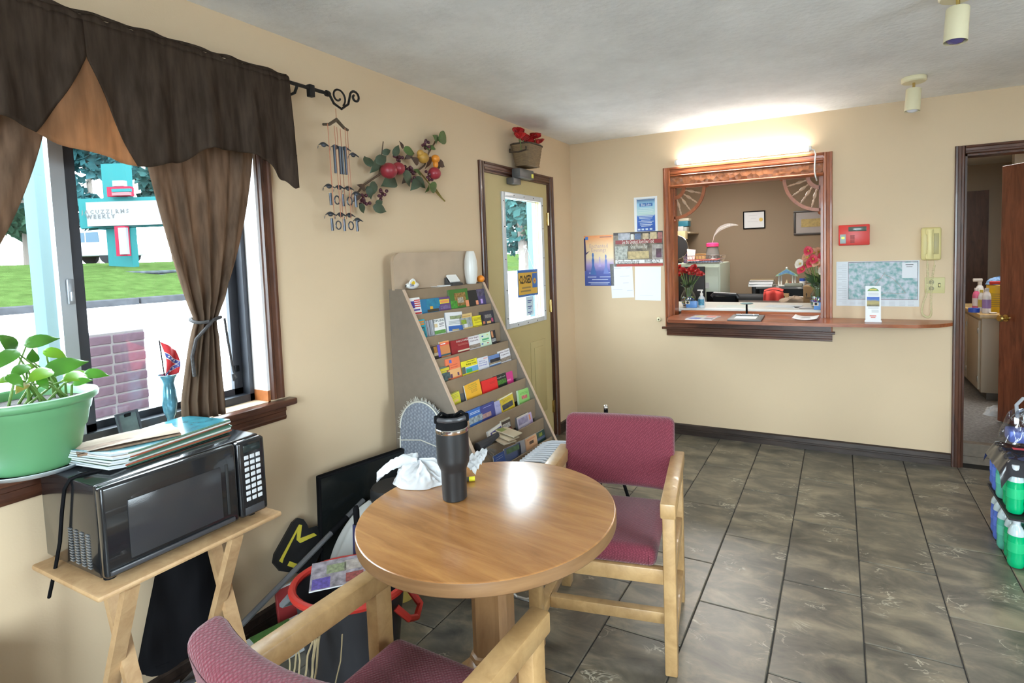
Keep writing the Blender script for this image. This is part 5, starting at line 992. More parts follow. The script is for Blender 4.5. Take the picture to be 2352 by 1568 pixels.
dc = thing('door_closer', 'grey box door closer with a yellow button above the door', 'door closer', (0, 0, 0))
MB().rbox(.016, .085, -1.0, -.8, 2.045, 2.11, .006).build('housing', mat('grey_closer', (.10, .10, .10), .4), dc); MB().rbox(-.012, .05, -1.03, -.93, 2.0, 2.045, .004).build('bracket', mat('grey_closer2', (.14, .14, .14), .4, .5), dc)
MB().rbox(.082, .089, -.84, -.81, 2.055, 2.085, .005).build('yellow_button', ink((.75, .7, .1)), dc); m = MB(); m.ball((-.008, -1.01, 2.015), .005, 8, 6).ball((-.008, -.95, 2.015), .005, 8, 6); m.build('screws', CHROME, dc)
# sign and note on the door glass
cs = thing('closed_sign', 'orange and blue closed sign hanging inside the door glass', 'sign', (-.026, -.755, 1.285))
MB().box(0, .002, -.15, .15, -.10, .10).build('board', ink((.03, .12, .38)), cs, 0); MB().box(.002, .0025, -.14, .14, -.085, .08).build('orange_field', ink((.62, .36, .03)), cs, 0)
lettering('CLOSED', .085, frame((.0032, -.035, .025), (0, 1, 0), (0, 0, 1)), INK, cs, width=.185, bold=.002)
MB().box(.0025, .003, .065, .138, -.04, .07).build('blue_panel', ink((.03, .12, .38)), cs, 0); m = MB(); m.lathe([(0, 0), (.022, 0), (.022, .0008), (0, .0008)], 16, TR((.003, .1, .012), ry=PI/2, s=1)); m.build('orange_ring', ink((.62, .36, .03)), cs); m = MB(); m.lathe([(0, 0), (.007, 0), (.007, .0006), (0, .0006)], 10, TR((.0042, .1, .012), ry=PI/2)); m.build('red_dot', ink(RD_), cs)
for k, y in enumerate((-.06, -.035)): MB().box(.0025, .003, -.11+.02*k, .04, y-.005, y+.007).build('print_line', ink((.25, .16, .04)), cs, 0)
MB().tube([(0, -.1, .10), (-.002, 0, .27), (0, .1, .10)], .0012, 5).build('hanging_string', ink((.5, .5, .5)), cs); m = MB(); m.ball((-.003, 0, .275), .014, 12, 8, (.4, 1, 1)); m.build('suction_cup', WHITE, cs)
nb = thing('taped_note', 'strip of white note paper taped under the closed sign', 'note', (-.03, -.735, 1.12)); MB().box(0, .0008, -.05, .06, -.085, .06).build('sheet', mat('blue_white_note', (.5, .62, .7), .7), nb, 0)
for k, tx in enumerate(('PUSH', 'FOR', 'SERV')): MB().box(.0008, .0014, -.03, .035, .025-k*.045, .032-k*.045).box(.0008, .0014, -.028+.01*k, .02, .012-k*.045, .018-k*.045).build('handwriting', INKB, nb, 0)
# ================================================================== BACK WALL
def sheet(name, label, cat, tl, br, m_, curl=.004, rot=0):
    a, b_ = onY(*tl, 0), onY(*br, 0); w_, h_ = b_.x-a.x, a.z-b_.z
    t = thing(name, label, cat, (a.x, -.0015, b_.z)); t.rotation_euler = (PI/2, rot, 0)          # local x right, y up, z out of the wall
    MB().box(0, w_, 0, h_, 0, .0008).build('paper', m_, t, 0); return t, w_, h_
def blk(t, w_, h_, x0, x1, y0, y1, c_, i=0, name='print_block', var=None): return MB().box(x0*w_, x1*w_, y0*h_, y1*h_, .0008, .0012+.0002*i).build(name, c_ if isinstance(c_, bpy.types.Material) else ink(c_, .5, var), t, 0)
a, b_ = onY(1341, 541, 0), onY(1411, 656, 0); EH = a.z-b_.z
t, w_, h_ = sheet('poster', 'orange to blue evening poster with silhouetted figures near the corner', 'poster', (1341, 542), (1411, 656), grad('sunset_print', [(0, (.03, .07, .30)), (.28, (.09, .12, .42)), (.42, (.42, .33, .62)), (.55, (.80, .66, .45)), (.8, (.82, .58, .32)), (1, (.85, .30, .10))], EH, noise_=.06))
lettering('Enchanted', .05, TR((.5*w_, .79*h_, .0012)), ink((.55, .36, .36)), t, width=.62*w_, depth=.0003); lettering('Evenings', .05, TR((.5*w_, .71*h_, .0012)), ink((.55, .36, .36)), t, width=.5*w_, depth=.0003)
def gown(x, y0, y1, c_): 
    k = (y1-y0); P_ = [(-.16, 0), (.16, 0), (.05, .45), (.07, .68), (.04, .74), (.03, .8), (.05, .86), (.04, .97), (0, 1), (-.04, .97), (-.05, .86), (-.03, .8), (-.04, .74), (-.07, .68), (-.05, .45)]
    MB().prism([((x+q*k*1.5)*w_, (y0+r*k)*h_) for q, r in P_], .0008, .0013).build('silhouette', ink(c_), t, 0)
gown(.3, .22, .66, (.05, .14, .42)); gown(.74, .24, .62, (.16, .22, .55)); gown(.53, .38, .58, (.42, .36, .66))
MB().prism([(0, .3*h_), (.05*w_, .3*h_), (.06*w_, .62*h_), (.2*w_, .7*h_), (.07*w_, .66*h_), (.05*w_, .95*h_), (0, .95*h_)], .0008, .0014).build('tree_silhouette', ink((.05, .04, .12)), t, 0)
for x0, x1, y in ((.15, .32, .25), (.7, .88, .25), (.1, .4, .17), (.52, .9, .17), (.25, .8, .12), (.12, .85, .06), (.2, .8, .03)): blk(t, w_, h_, x0, x1, y, y+.012, (.6, .66, .8))
blk(t, w_, h_, .05, .15, .92, .98, (.06, .2, .6)); blk(t, w_, h_, .55, .95, .955, .972, (.3, .12, .12))
t, w_, h_ = sheet('poster', 'wide play poster with crowd scenes and a maroon title band', 'poster', (1409, 535), (1524, 610), mat('collage_print', (.30, .24, .18), .4, var=(18, .25)))
blk(t, w_, h_, 0, 1, .92, 1, (.05, .04, .04)); blk(t, w_, h_, .04, .98, .66, .77, (.26, .03, .03), 1); blk(t, w_, h_, .03, .99, .09, .19, (.78, .78, .76), 1); blk(t, w_, h_, .05, .99, 0, .07, (.42, .05, .04), 1)
for x0, x1, y0, y1, c_, v_ in ((.1, .35, .78, .98, (.55, .56, .62), (30, .5)), (.36, .42, .78, .94, (.7, .68, .64), None), (.44, .56, .78, .95, (.14, .2, .34), (40, .5)), (.6, .72, .78, .95, (.62, .48, .3), (40, .6)), (.75, .88, .78, .97, (.66, .52, .3), (40, .7)), (.9, .99, .78, .96, (.5, .2, .18), (40, .5)), (.03, .3, .2, .6, (.55, .56, .5), (50, .35)), (.28, .72, .22, .44, (.62, .48, .24), (40, .6)), (.78, .99, .2, .62, (.5, .44, .4), (30, .5)), (.86, .97, .24, .5, (.24, .12, .18), (40, .6))): blk(t, w_, h_, x0, x1, y0, y1, c_, 2, 'picture_block', v_)
lettering('See the Greatest Story Ever Told', .05, TR((.5*w_, .715*h_, .0018)), ink((.8, .78, .7)), t, width=.64*w_, depth=.0003); lettering('Great Passion Play', .05, TR((.52*w_, .57*h_, .0022)), ink((.75, .73, .65)), t, width=.34*w_, depth=.0003)
lettering('GreatPassionPlay.org', .05, TR((.29*w_, .14*h_, .0018)), INK, t, width=.46*w_, depth=.0003); lettering('800-882-7529', .05, TR((.78*w_, .14*h_, .0018)), INK, t, width=.3*w_, depth=.0003)
t, w_, h_ = sheet('flyer', 'white flyer with a blue water print above the wide poster', 'flyer', (1456, 454), (1511, 531), PAPER)
MB().box(.12*w_, .90*w_, .02*h_, .95*h_, .0008, .0011).build('print_block', grad('water_print', [(0, (.02, .07, .32)), (.45, (.03, .13, .5)), (.5, (.5, .66, .6)), (.8, (.30, .55, .72)), (.95, (.02, .05, .2))], h_), t, 0)
blk(t, w_, h_, .24, .8, .73, .82, (.05, .15, .4), 2); lettering('Blue Lake', .03, TR((.52*w_, .775*h_, .0016)), ink((.8, .82, .85)), t, width=.42*w_, depth=.0002)
for y, a0, a1 in ((.93, .14, .88), (.66, .26, .76), (.61, .18, .84), (.56, .2, .8), (.46, .16, .86), (.42, .2, .8), (.38, .22, .78), (.33, .3, .7), (.29, .18, .84), (.25, .24, .76), (.2, .24, .78), (.16, .3, .72)): blk(t, w_, h_, a0, a1, y, y+.014, (.68, .74, .72), 1, 'print_line')
for x in (.15, .31, .48, .66): blk(t, w_, h_, x, x+.11, .05, .1, (.5, .6, .72), 1, 'badge')
for (tl, br, lab, ln) in (((1404, 606), (1457, 685), 'handwritten white note sheet taped beside the blank sheet', 1), ((1457, 612), (1518, 689), 'blank white sheet taped beside the handwritten note', 0)):
    t, w_, h_ = sheet('note_sheet', lab, 'paper', tl, br, PAPER, rot=math.radians(-2.5 if ln else 1.2))
    if ln:
        for k, (y, x0, x1) in enumerate(((.86, .1, .5), (.85, .7, .9), (.62, .42, .85), (.42, .55, .8), (.24, .05, .5), (.2, .7, .95))): blk(t, w_, h_, x0, x1, y, y+.01, (.5, .52, .62), 0, 'handwriting')
    else: blk(t, w_, h_, .2, .7, .14, .147, (.55, .56, .62), 0, 'handwriting')
c = onY(1514, 733, 0); wj = thing('wall_socket_ring', 'small cream round cable outlet on the wall left of the hatch', 'outlet', (c.x, 0, c.z)); MB().lathe([(.006, .002), (.018, .002), (.02, .006), (.014, .014), (.006, .016), (.006, .002)], 20, TR(rx=PI/2)).build('ring', CREAMP, wj); MB().lathe([(0, .003), (.006, .003)], 12, TR(rx=PI/2)).build('hole', BLACK, wj, 0)
# tube light and its cord
a, b_ = onY(1556, 371, -.045), onY(1857, 343.5, -.045); zt_ = (a.z+b_.z)/2
tl_ = thing('tube_light', 'glowing white fluorescent tube light mounted above the hatch', 'light', ((a.x+b_.x)/2, 0, zt_)); L2 = (b_.x-a.x)/2
MB().rbox(-L2-.005, L2+.005, -.03, -.001, -.016, .016, .005).build('batten', WHITE, tl_)
MB().lathe([(.017, -L2), (.017, L2)], 20, TR((0, -.045, 0), ry=PI/2)).build('glowing_tube', mat('tube_glow', (1, 1, 1), .4, emis=((1, .95, .88), TUBE)), tl_)
for s in (-1, 1): MB().lathe([(.0185, 0), (.0185, .018), (.014, .02)], 16, TR((s*L2, -.045, 0), ry=s*PI/2)).build('end_cap', WHITE, tl_)
MB().tube([(L2+.015, -.04, -.004), (L2+.035, -.035, -.01), (L2+.045, -.03, -.04), (L2+.04, -.03, -.1), (L2+.038, -.025, -.16), (L2+.045, -.02, -.2), (L2+.05, .03, -.22)], .005, 7).build('power_cord', WHITE, tl_)
# red alarm panel
a, b_ = onY(1926, 518, 0), onY(1997, 562, 0); al = thing('alarm_panel', 'red fire alarm keypad mounted right of the hatch', 'alarm panel', (a.x, 0, b_.z)); w_, h_ = b_.x-a.x, a.z-b_.z
MB().rbox(0, w_, -.04, 0, 0, h_, .006).build('case', mat('red_alarm_plastic', (.62, .035, .025), .35), al); MB().rbox(.32*w_, .9*w_, -.043, -.039, .68*h_, .9*h_, .002).build('display', mat('grey_lcd', (.10, .13, .11), .15), al)
MB().rbox(.05*w_, .24*w_, -.043, -.039, .1*h_, .55*h_, .003).build('button_pad', ink((.35, .42, .42)), al); MB().rbox(.1*w_, .19*w_, -.045, -.042, .32*h_, .42*h_, .002).build('green_led', mat('led', (.5, .7, .05), .4, emis=((.5, .8, .05), 1)), al)
for k in range(4): MB().rbox(.38*w_, .52*w_, -.043, -.039, (.12+.1*k)*h_, (.19+.1*k)*h_, .001).build('button', ink((.3, .04, .03)), al)
# wall phone with coiled cord
a, b_ = onY(2116, 523, -.02), onY(2161, 597, -.02); ph = thing('wall_phone', 'ivory wall telephone with coiled cord near the inner doorway', 'telephone', ((a.x+b_.x)/2, 0, b_.z)); w_, h_ = b_.x-a.x, a.z-b_.z
MB().rbox(-w_/2, w_/2, -.045, 0, 0, h_, .014, 3).build('body', IVORY, ph)
hs = MB(); hs.tube([(-.012, -.062, .015), (-.012, -.072, .04), (-.012, -.078, h_*.5), (-.012, -.072, h_-.045), (-.012, -.062, h_-.02)], [.018, .016, .014, .016, .018], 12); hs.rbox(-.034, .010, -.072, -.046, .005, .048, .01, 3).rbox(-.034, .010, -.072, -.046, h_-.052, h_-.008, .01, 3); hs.build('handset', mat('pale_ivory', (.72, .63, .30), .35), ph)
MB().rbox(.012, .04, -.049, -.044, .04, h_-.04, .003).build('dial_plate', mat('dark_ivory', (.42, .36, .16), .4), ph); MB().rbox(-.022, -.002, -.05, -.044, h_*.3, h_*.7, .002).build('cradle_slot', ink((.12, .10, .05)), ph)
cord = []
path = [Vector((-.02, -.03, -.02)), Vector((-.018, -.035, -.10)), Vector((-.02, -.04, -.2)), Vector((-.045, -.05, -.29)), Vector((-.05, -.06, -.35)), Vector((-.02, -.06, -.375)), Vector((.0, -.055, -.355)), Vector((.0, -.05, -.28)), Vector((.004, -.04, -.15)), Vector((.02, -.03, -.03))]
def cat(ps, t):
    n = len(ps)-1; x = t*n; i = min(int(x), n-1); f = x-i; p0, p1, p2, p3 = ps[max(i-1, 0)], ps[i], ps[i+1], ps[min(i+2, n)]
    return .5*((2*p1)+(p2-p0)*f+(2*p0-5*p1+4*p2-p3)*f*f+(3*p1-p0-3*p2+p3)*f**3)
NC = 110
for i in range(NC*8+1):
    t_ = i/(NC*8); p_ = cat(path, t_); d = (cat(path, min(1, t_+.004))-cat(path, max(0, t_-.004))).normalized(); e1 = Vector((0, 1, 0)); e2 = d.cross(e1).normalized(); a_ = 2*PI*NC*t_; cord.append(p_+(e1*math.cos(a_)+e2*math.sin(a_))*.006)
MB().tube(cord, .0016, 4).build('coiled_cord', mat('cord_ivory', (.66, .60, .36), .4), ph, 80); MB().tube([(-.02, -.03, .01), (-.02, -.03, -.02)], .002, 6).build('cord_end', MATS['cord_ivory'], ph); MB().tube([(.02, -.03, .01), (.02, -.03, -.03)], .002, 6).build('cord_end', MATS['cord_ivory'], ph)
# wall plate
a, b_ = onY(2124, 637, 0), onY(2170, 673, 0); wp = thing('wall_plate', 'ivory double wall plate with socket and switch under the telephone', 'switch plate', (a.x, 0, b_.z)); w_, h_ = b_.x-a.x, a.z-b_.z
MB().rbox(0, w_, -.006, 0, 0, h_, .003).build('plate', mat('green_ivory', (.55, .50, .24), .4), wp)
for z_ in (.3, .7): MB().lathe([(0, 0), (.014, 0), (.015, -.002), (0, -.002)], 16, TR((.33*w_, -.006, z_*h_), rx=-PI/2)).build('socket', ink((.25, .23, .12)), wp)
MB().rbox(.68*w_, .76*w_, -.016, -.005, .42*h_, .6*h_, .002).build('toggle', IVORY, wp); MB().box(.66*w_, .78*w_, -.0065, -.006, .38*h_, .64*h_).build('toggle_slot', INK, wp, 0)
# map and tent card
t, w_, h_ = sheet('wall_map', 'shaded relief map poster pinned above the ledge', 'map', (1921, 601), (2111, 704), mat('map_paper', (.62, .66, .70), .6))
MM = mat('relief_map_print', (.42, .52, .58), .6, var=(34, .55)); N, L = nt(MM); rp = [n for n in N if n.type == 'VALTORGB'][0]; rp.color_ramp.elements[0].color = (.16, .34, .34, 1); rp.color_ramp.elements[1].color = (.50, .54, .60, 1); rp.color_ramp.elements[0].position = .36; rp.color_ramp.elements[1].position = .62
blk(t, w_, h_, .15, .985, .145, .985, (.16, .08, .1)); blk(t, w_, h_, .155, .98, .155, .975, MM, 1, 'map_field'); blk(t, w_, h_, .80, .975, .62, .95, (.66, .68, .72), 2, 'legend'); lettering('AREA MAP', .012, TR((.885*w_, .91*h_, .0016)), INK, t, width=.09*w_, depth=.0002) if False else blk(t, w_, h_, .84, .93, .90, .915, K, 3, 'print_line'); blk(t, w_, h_, .85, .92, .86, .87, K, 3, 'print_line')
for k in range(22): blk(t, w_, h_, .02 if k % 3 else .07, .13, .06+.041*k, .068+.041*k, (.42, .44, .48), 0, 'print_line')
for x in (.2, .3, .4, .56, .68, .8, .9):
    for k in range(4): blk(t, w_, h_, x-.03, x+.04, .02+.03*k, .028+.03*k, (.45, .46, .5), 0, 'print_line')
for q in ([(.45, .3), (.5, .5), (.55, .62), (.6, .75)], [(.5, .22), (.62, .3), (.75, .28), (.85, .3)], [(.6, .7), (.7, .6), (.78, .45), (.84, .3)], [(.42, .5), (.48, .58), (.56, .62)]): MB().tube([(x*w_, y*h_, .0014) for x, y in q], .0012, 4).build('road_line', ink((.38, .18, .12)), t)
a, b_ = onZ(2006, 741, .9805), None; tc_ = thing('tent_card', 'tall white brochure card standing on the ledge before the map', 'card', (a.x, a.y+.03, .9805)); w2 = .045; h2 = .24
tc_.rotation_euler = (PI/2-.06, 0, 0)
MB().box(-w2-.004, w2+.004, -.0, .012, -.02, .0).box(-w2, w2, 0, h2, -.004, -.001).build('card_body', PAPER, tc_, 0)
MB().box(-.8*w2, .8*w2, .44*h2, .70*h2, -.001, -.0004).build('photo', grad('mesa_photo', [(.44, (.1, .09, .05)), (.52, (.42, .34, .12)), (.58, (.36, .3, .12)), (.62, (.05, .16, .5)), (.7, (.03, .1, .45))], h2, noise_=.1), tc_, 0)
MB().prism([(-.75*w2, .86*h2), (.75*w2, .86*h2), (.55*w2, .92*h2), (0, .96*h2), (-.55*w2, .92*h2)], -.001, -.0004).build('green_logo', ink((.16, .30, .1)), tc_, 0); MB().box(-.45*w2, .45*w2, .88*h2, .92*h2, -.0004, 0).build('gold_logo', ink((.6, .48, .08)), tc_, 0)
for y in (.80, .77, .74, .41, .38, .33, .30, .27): MB().box(-.65*w2 if y > .36 else -.2*w2, .7*w2, y*h2, (y+.012)*h2, -.001, -.0005).build('print_line', ink((.36, .38, .4)), tc_, 0)
MB().box(-.45*w2, .4*w2, .16*h2, .19*h2, -.001, -.0005).box(-.3*w2, .3*w2, .12*h2, .145*h2, -.001, -.0005).build('red_print', ink((.62, .12, .08)), tc_, 0)
# ceiling spotlights
for k, (x, y, lab) in enumerate(((2.469, -.569, 'cream cylinder ceiling spotlight on a round canopy near the back wall'), (2.49, -1.76, 'cream cylinder ceiling spotlight nearer the middle of the room'))):
    t = thing('ceiling_spotlight', lab, 'light', (x, y, H))
    MB().lathe([(0, 0), (.062, 0), (.064, -.004), (.064, -.022), (.058, -.028), (0, -.03)], 32).build('canopy', CREAMP, t, 40); MB().lathe([(.007, -.03), (.007, -.07)], 10).build('stem', BRASS, t)
    tilt = Matrix.Translation((0, 0, -.062)) @ Matrix.Rotation(.06, 4, 'Y') @ Matrix.Rotation(-.05, 4, 'X'); MB().lathe([(.007, 0), (.036, -.002), (.0385, -.005), (.0395, -.128), (.0375, -.128), (.0365, -.01)], 32, tilt).build('cylinder_shade', CREAMP, t, 40)
    MB().lathe([(0, -.136), (.02, -.132), (.031, -.122), (.031, -.09), (0, -.06)], 24, tilt).build('bulb', mat('frosted_bulb', (.7, .72, .78), .2) if k == 0 else mat('violet_bulb', (.10, .08, .22), .1), t)
# ================================================================== HATCH LEDGE AND COUNTER
LT = .9803
mg = thing('magazine', 'open colourful magazine lying on the hatch ledge', 'magazine', (1.17, -.19, LT), math.radians(-4))
MB().box(-.10, .10, -.13, .13, 0, .004).build('pages', PAPER, mg, 0); MB().box(-.10, .10, -.13, .13, .004, .0045).build('cover', mat('collage_cover', (.62, .60, .62), .35, var=(28, .25)), mg, 0)
for x0, x1, y0, y1, c_ in ((-.08, .0, -.11, -.04, (.05, .08, .35)), (.01, .08, .02, .1, (.55, .16, .12)), (-.07, -.01, .03, .09, (.6, .5, .2)), (.03, .09, -.1, -.03, (.12, .12, .16))): MB().box(x0, x1, y0, y1, .0045, .0049).build('print_block', ink(c_), mg, 0)
cb = thing('clipboard', 'grey clipboard with a white form on the hatch ledge', 'clipboard', (1.48, -.17, LT), math.radians(2))
MB().rbox(-.115, .115, -.16, .16, 0, .012, .004).build('board', mat('grey_board', (.13, .13, .13), .5), cb); MB().box(-.075, .075, -.11, .04, .0125, .0135).build('form', PAPER, cb, 0); MB().tube([(-.08, .06, .02), (.08, .06, .02)], .008, 8).build('clip', ALUL, cb)
m = MB(); m.ball((-.045, .055, .022), .008, 8, 6).ball((.045, .055, .022), .008, 8, 6); m.build('rivets', CHROME, cb)
ps = thing('pen_stand', 'black chained pen stand with a flat head behind the clipboard', 'pen stand', (1.45, .05, LT)); MB().lathe([(0, 0), (.022, 0), (.022, .006), (.008, .012), (.0075, .08), (.0065, .085), (0, .085)], 14).build('stem', BLACK, ps); MB().ball((0, -.0, .092), .05, 16, 8, (1, .6, .16)).build('head', mat('teal_grey', (.15, .26, .26), .4), ps)
nt_ = thing('note_card', 'white note with typed lines propped on the hatch ledge', 'note', (1.875, -.10, LT), math.radians(-3)); 
def ntf(u, v): return ((u-.5)*.16, (v-.5)*.19, .004+.012*(u-.5)**2*4+.004*v)
o = MB().grid(ntf, 8, 4).build('card', PAPER, nt_, 60); o.modifiers.new('t', 'SOLIDIFY').thickness = .0012
for k in range(3): MB().box(-.045, .045, -.02+.025*k, -.014+.025*k, .0075, .0082).build('typed_line', ink((.3, .3, .32)), nt_, 0)
cz = 1.02
ct = thing('reception_counter', 'white topped reception counter inside the office hatch', 'counter', (0, 0, 0)); MB().rbox(.45, 2.55, .14, .72, .99, cz, .006).build('worktop', mat('white_laminate', (.66, .66, .62), .35), ct); MB().box(.5, 2.5, .2, .68, 0, .99).build('carcass', mat('brown_carcass', (.2, .13, .08), .6), ct, 0)
def flat(name, lab, u, v, sx, sy, c_, rz=0, h=.0015):
    p_ = onZ(u, v, cz+.001); t = thing(name, lab, 'paper', (p_.x, min(max(p_.y, .2), .62), cz+.0004), rz); MB().box(-sx/2, sx/2, -sy/2, sy/2, 0, h).build('sheet', ink(c_), t, 0)
    for k in range(3): MB().box(-sx*.35, sx*.3, (-.3+.22*k)*sy, (-.26+.22*k)*sy, h, h+.0003).build('print_line', ink((.45, .5, .55)), t, 0)
flat('form', 'pale green form sheet on the white counter behind the clipboard', 1690, 703, .3, .2, (.62, .70, .66), .1); flat('form', 'pale blue form sheet on the white counter beside the red jacket', 1800, 703, .26, .2, (.60, .68, .74), -.1); flat('form', 'plain white form sheet on the white counter near the right vase', 1850, 706, .16, .12, (.7, .7, .7), .2); flat('pen_tray', 'flat dark pen slip at the counter edge before the right vase', 1858, 711, .14, .025, (.2, .16, .14), .05, .006)
def vase(label, loc, beads, s=1.0):
    t = thing('glass_vase', label, 'vase', loc)
    pr_ = [(0, 0), (.042, 0), (.048, .006), (.062, .05), (.064, .075), (.054, .11), (.036, .14), (.033, .155), (.045, .185), (.049, .19), (.044, .186), (.030, .155), (.033, .14), (.050, .11), (.059, .075), (.057, .05), (.044, .01), (0, .008)]
    MB().lathe([(r*s, z*s) for r, z in pr_], 28).build('glass', CLEAR, t)
    r = random.Random(5); cols = [(.05, .3, .06), (.5, .4, .04), (.3, .03, .05), (.55, .55, .55), (.03, .03, .05), (.06, .1, .4)]
    for k, c_ in enumerate(cols):
        m = MB()
        for i in range(45):
            z_ = r.uniform(.012, .085); R_ = .05 if z_ > .03 else .042; a = r.uniform(0, 6.28); q = R_*(r.random()**.3); m.ball((q*math.cos(a)*s, q*math.sin(a)*s, z_*s), .0062*s, 6, 4)
        o = m.build('beads', ink(beads[k] if beads else c_, .2), t, 80); o['kind'] = 'stuff'
    return t
v1 = onZ(1578, 706, cz); vase('clear glass vase of mixed beads holding red carnations on the counter', (v1.x, .22, cz+.0005), None)
v2 = onZ(1881, 709, cz); vase('clear glass vase of bright beads holding pink and cream poppies', (v2.x, .24, cz+.0005), [(.05, .35, .15), (.6, .1, .3), (.1, .1, .5), (.6, .6, .6), (.5, .45, .05), (.25, .05, .4)], 1.05)
random.seed(14)
F1 = thing('silk_carnations', 'bunch of red silk carnations in the bead filled glass vase', 'flowers', (v1.x, .22, cz+.12)); O1 = Vector((v1.x, .22, cz+.12))
for i, (u, v) in enumerate(((1560, 617), (1568, 623), (1576, 626), (1586, 622), (1594, 616), (1601, 626), (1608, 632), (1590, 630), (1563, 632))):
    p_ = onY(u, v, .2+.03*(i % 3))-O1; bloom(p_, .036, F1, PET, 'carnation_bloom', 14, i, (random.uniform(-.5, .5), -.6, .8)); MB().tube([(0, 0, -.08), p_*.5, p_], .0025, 5).build('stem', STEM, F1)
for k in range(16): a = random.uniform(0, 6.28); b_ = Vector((.01*math.cos(a), .01*math.sin(a), .05)); m = MB(); leaf(m, b_, b_+Vector((.07*math.cos(a), .05*math.sin(a), random.uniform(.0, .07))), (0, -1, .5), .3); m.build('leaf', LEAFD, F1, 60)
F2 = thing('silk_poppies', 'bouquet of pink and cream silk poppies in the right hand vase', 'flowers', (v2.x, .24, cz+.13)); O2 = Vector((v2.x, .24, cz+.13))
CRM = mat('peach_petal', (.75, .42, .26), .5, var=(25, .8)); PNK = mat('hot_pink_petal', (.7, .07, .12), .5); WPT = mat('cream_petal', (.75, .70, .60), .5); CTR = mat('yellow_centre', (.6, .42, .06), .6)
for i, (u, v, mt) in enumerate(((1857, 578, PNK), (1870, 582, CRM), (1880, 580, CRM), (1854, 593, CRM), (1868, 597, PNK), (1889, 592, PNK), (1838, 607, WPT), (1850, 610, CRM), (1877, 604, CRM), (1889, 610, CRM), (1843, 620, PNK), (1880, 618, WPT), (1892, 622, WPT), (1862, 606, PNK))):
    p_ = onY(u, v, .18+.03*(i % 4))-O2; bloom(p_, .04, F2, mt, 'poppy_bloom', 8, i, (random.uniform(-.4, .4), -1, .5))
    m = MB(); m.ball(p_+Vector((0, -.014, .008)), .007, 8, 6); m.build('flower_centre', CTR, F2); MB().tube([(0, 0, -.09), p_*.5+Vector((0, 0, -.01)), p_], .0025, 5).build('stem', STEM, F2)
for k in range(26): a = random.uniform(0, 6.28); b_ = Vector((.015*math.cos(a), .015*math.sin(a), random.uniform(.03, .10))); m = MB(); leaf(m, b_, b_+Vector((.09*math.cos(a), .05*math.sin(a), random.uniform(-.01, .08))), (0, -1, .5), .3); m.build('leaf', LEAFD, F2, 60)
for lab, u, v in (('pale blue card holder beside the carnation vase on the counter', 1592, 705), ('blue card holder before the poppy vase on the counter', 1884, 712)):
    p_ = onZ(u, v, cz); t = thing('card_holder', lab, 'card holder', (p_.x, .165, cz+.0005)); MB().rbox(-.045, .045, -.008, .03, 0, .055, .003).build('box', mat('sky_blue_plastic', (.12, .30, .66), .35), t); MB().box(-.05, -.012, -.0105, -.008, .03, .054).build('label_patch', ink((.66, .6, .45)), t, 0)
    m = MB(); m.lathe([(0, 0), (.010, 0), (.010, .0008), (0, .0008)], 12, TR((-.03, -.0105, .043), rx=PI/2)); m.build('tree_logo', INK, t)
p_ = onZ(1612, 706, cz); t = thing('hand_sanitizer', 'clear pump bottle of hand sanitizer on the counter', 'bottle', (p_.x, .19, cz+.0005))
MB().lathe([(0, 0), (.026, 0), (.028, .004), (.028, .075), (.02, .09), (.012, .095), (.012, .1), (0, .1)], 20).build('bottle', mat('sanitizer_clear', (.55, .62, .66), .15), t); MB().lathe([(.0285, .02), (.0285, .07)], 20, cap=False, a0=PI, a1=1.8*PI).build('label', mat('sanitizer_label', (.08, .36, .55), .4, var=(60, .4)), t); MB().lathe([(.013, .098), (.013, .118), (.006, .12), (.006, .14), (0, .14)], 12).rbox(-.034, .012, -.008, .008, .138, .148, .003).build('pump', WHITE, t)
# ================================================================== OFFICE
def pbox(name, lab, cat_, u0, v0, u1, v1, y, dp, mt, r=.006, zb=None, part='body'):
    a, b_ = onY(u0, v0, y), onY(u1, v1, y); z0 = b_.z if zb is None else zb; t = thing(name, lab, cat_, ((a.x+b_.x)/2, y+dp/2, z0)); w_ = (b_.x-a.x)/2
    MB().rbox(-w_, w_, -dp/2, dp/2, 0, a.z-z0, r).build(part, mt, t); return t, w_, a.z-z0
SAFE = mat('pale_green_metal', (.46, .53, .44), .4)
sf, w_, h_ = pbox('filing_cabinet', 'pale green metal cabinet inside the office behind the carnations', 'cabinet', 1520, 606, 1656, 700, 1.35, .55, SAFE, .015, 0.0)
MB().rbox(-w_+.02, w_-.02, -.285, -.272, .05, h_-.04, .008).build('door', SAFE, sf); MB().box(.10, .19, -.287, -.285, h_-.26, h_-.2, Matrix.Rotation(-.0, 4, 'Y')).build('white_sticker', PAPER, sf, 0); MB().tube([(w_-.05, -.30, .9), (w_-.05, -.30, 1.05)], .008, 8).build('handle', CHROME, sf)
CTZ = sf.location.z+h_
mo, w_, h_ = pbox('monitor', 'black computer monitor seen from behind on the office desk', 'monitor', 1540, 613, 1619, 690, .95, .04, BLKM, .008, 1.0); MB().box(-w_*.5, w_*.5, .02, .05, .05, h_*.8).build('rear_housing', BLACK, mo, 0); MB().lathe([(.1, -.01), (.1, 0), (.02, .01), (.02, .06)], 16).build('stand', BLACK, mo)
dk = thing('office_desk', 'low dark office desk behind the counter', 'desk', (0, 0, 0)); MB().rbox(.3, 2.3, .80, 1.25, .955, .99, .004).build('desktop', mat('dark_desk', (.06, .05, .045), .5), dk); MB().box(.35, 2.25, .85, 1.2, 0, .955).build('pedestal', MATS['dark_desk'], dk, 0)
sc_, w_, h_ = pbox('card_reader_screen', 'small black touch screen standing behind the sanitizer', 'screen', 1622, 670, 1641, 700, .9, .02, BLACK, .004, .9905); MB().box(-.03, .03, -.02, .05, 0, .008).build('foot', BLACK, sc_, 0)
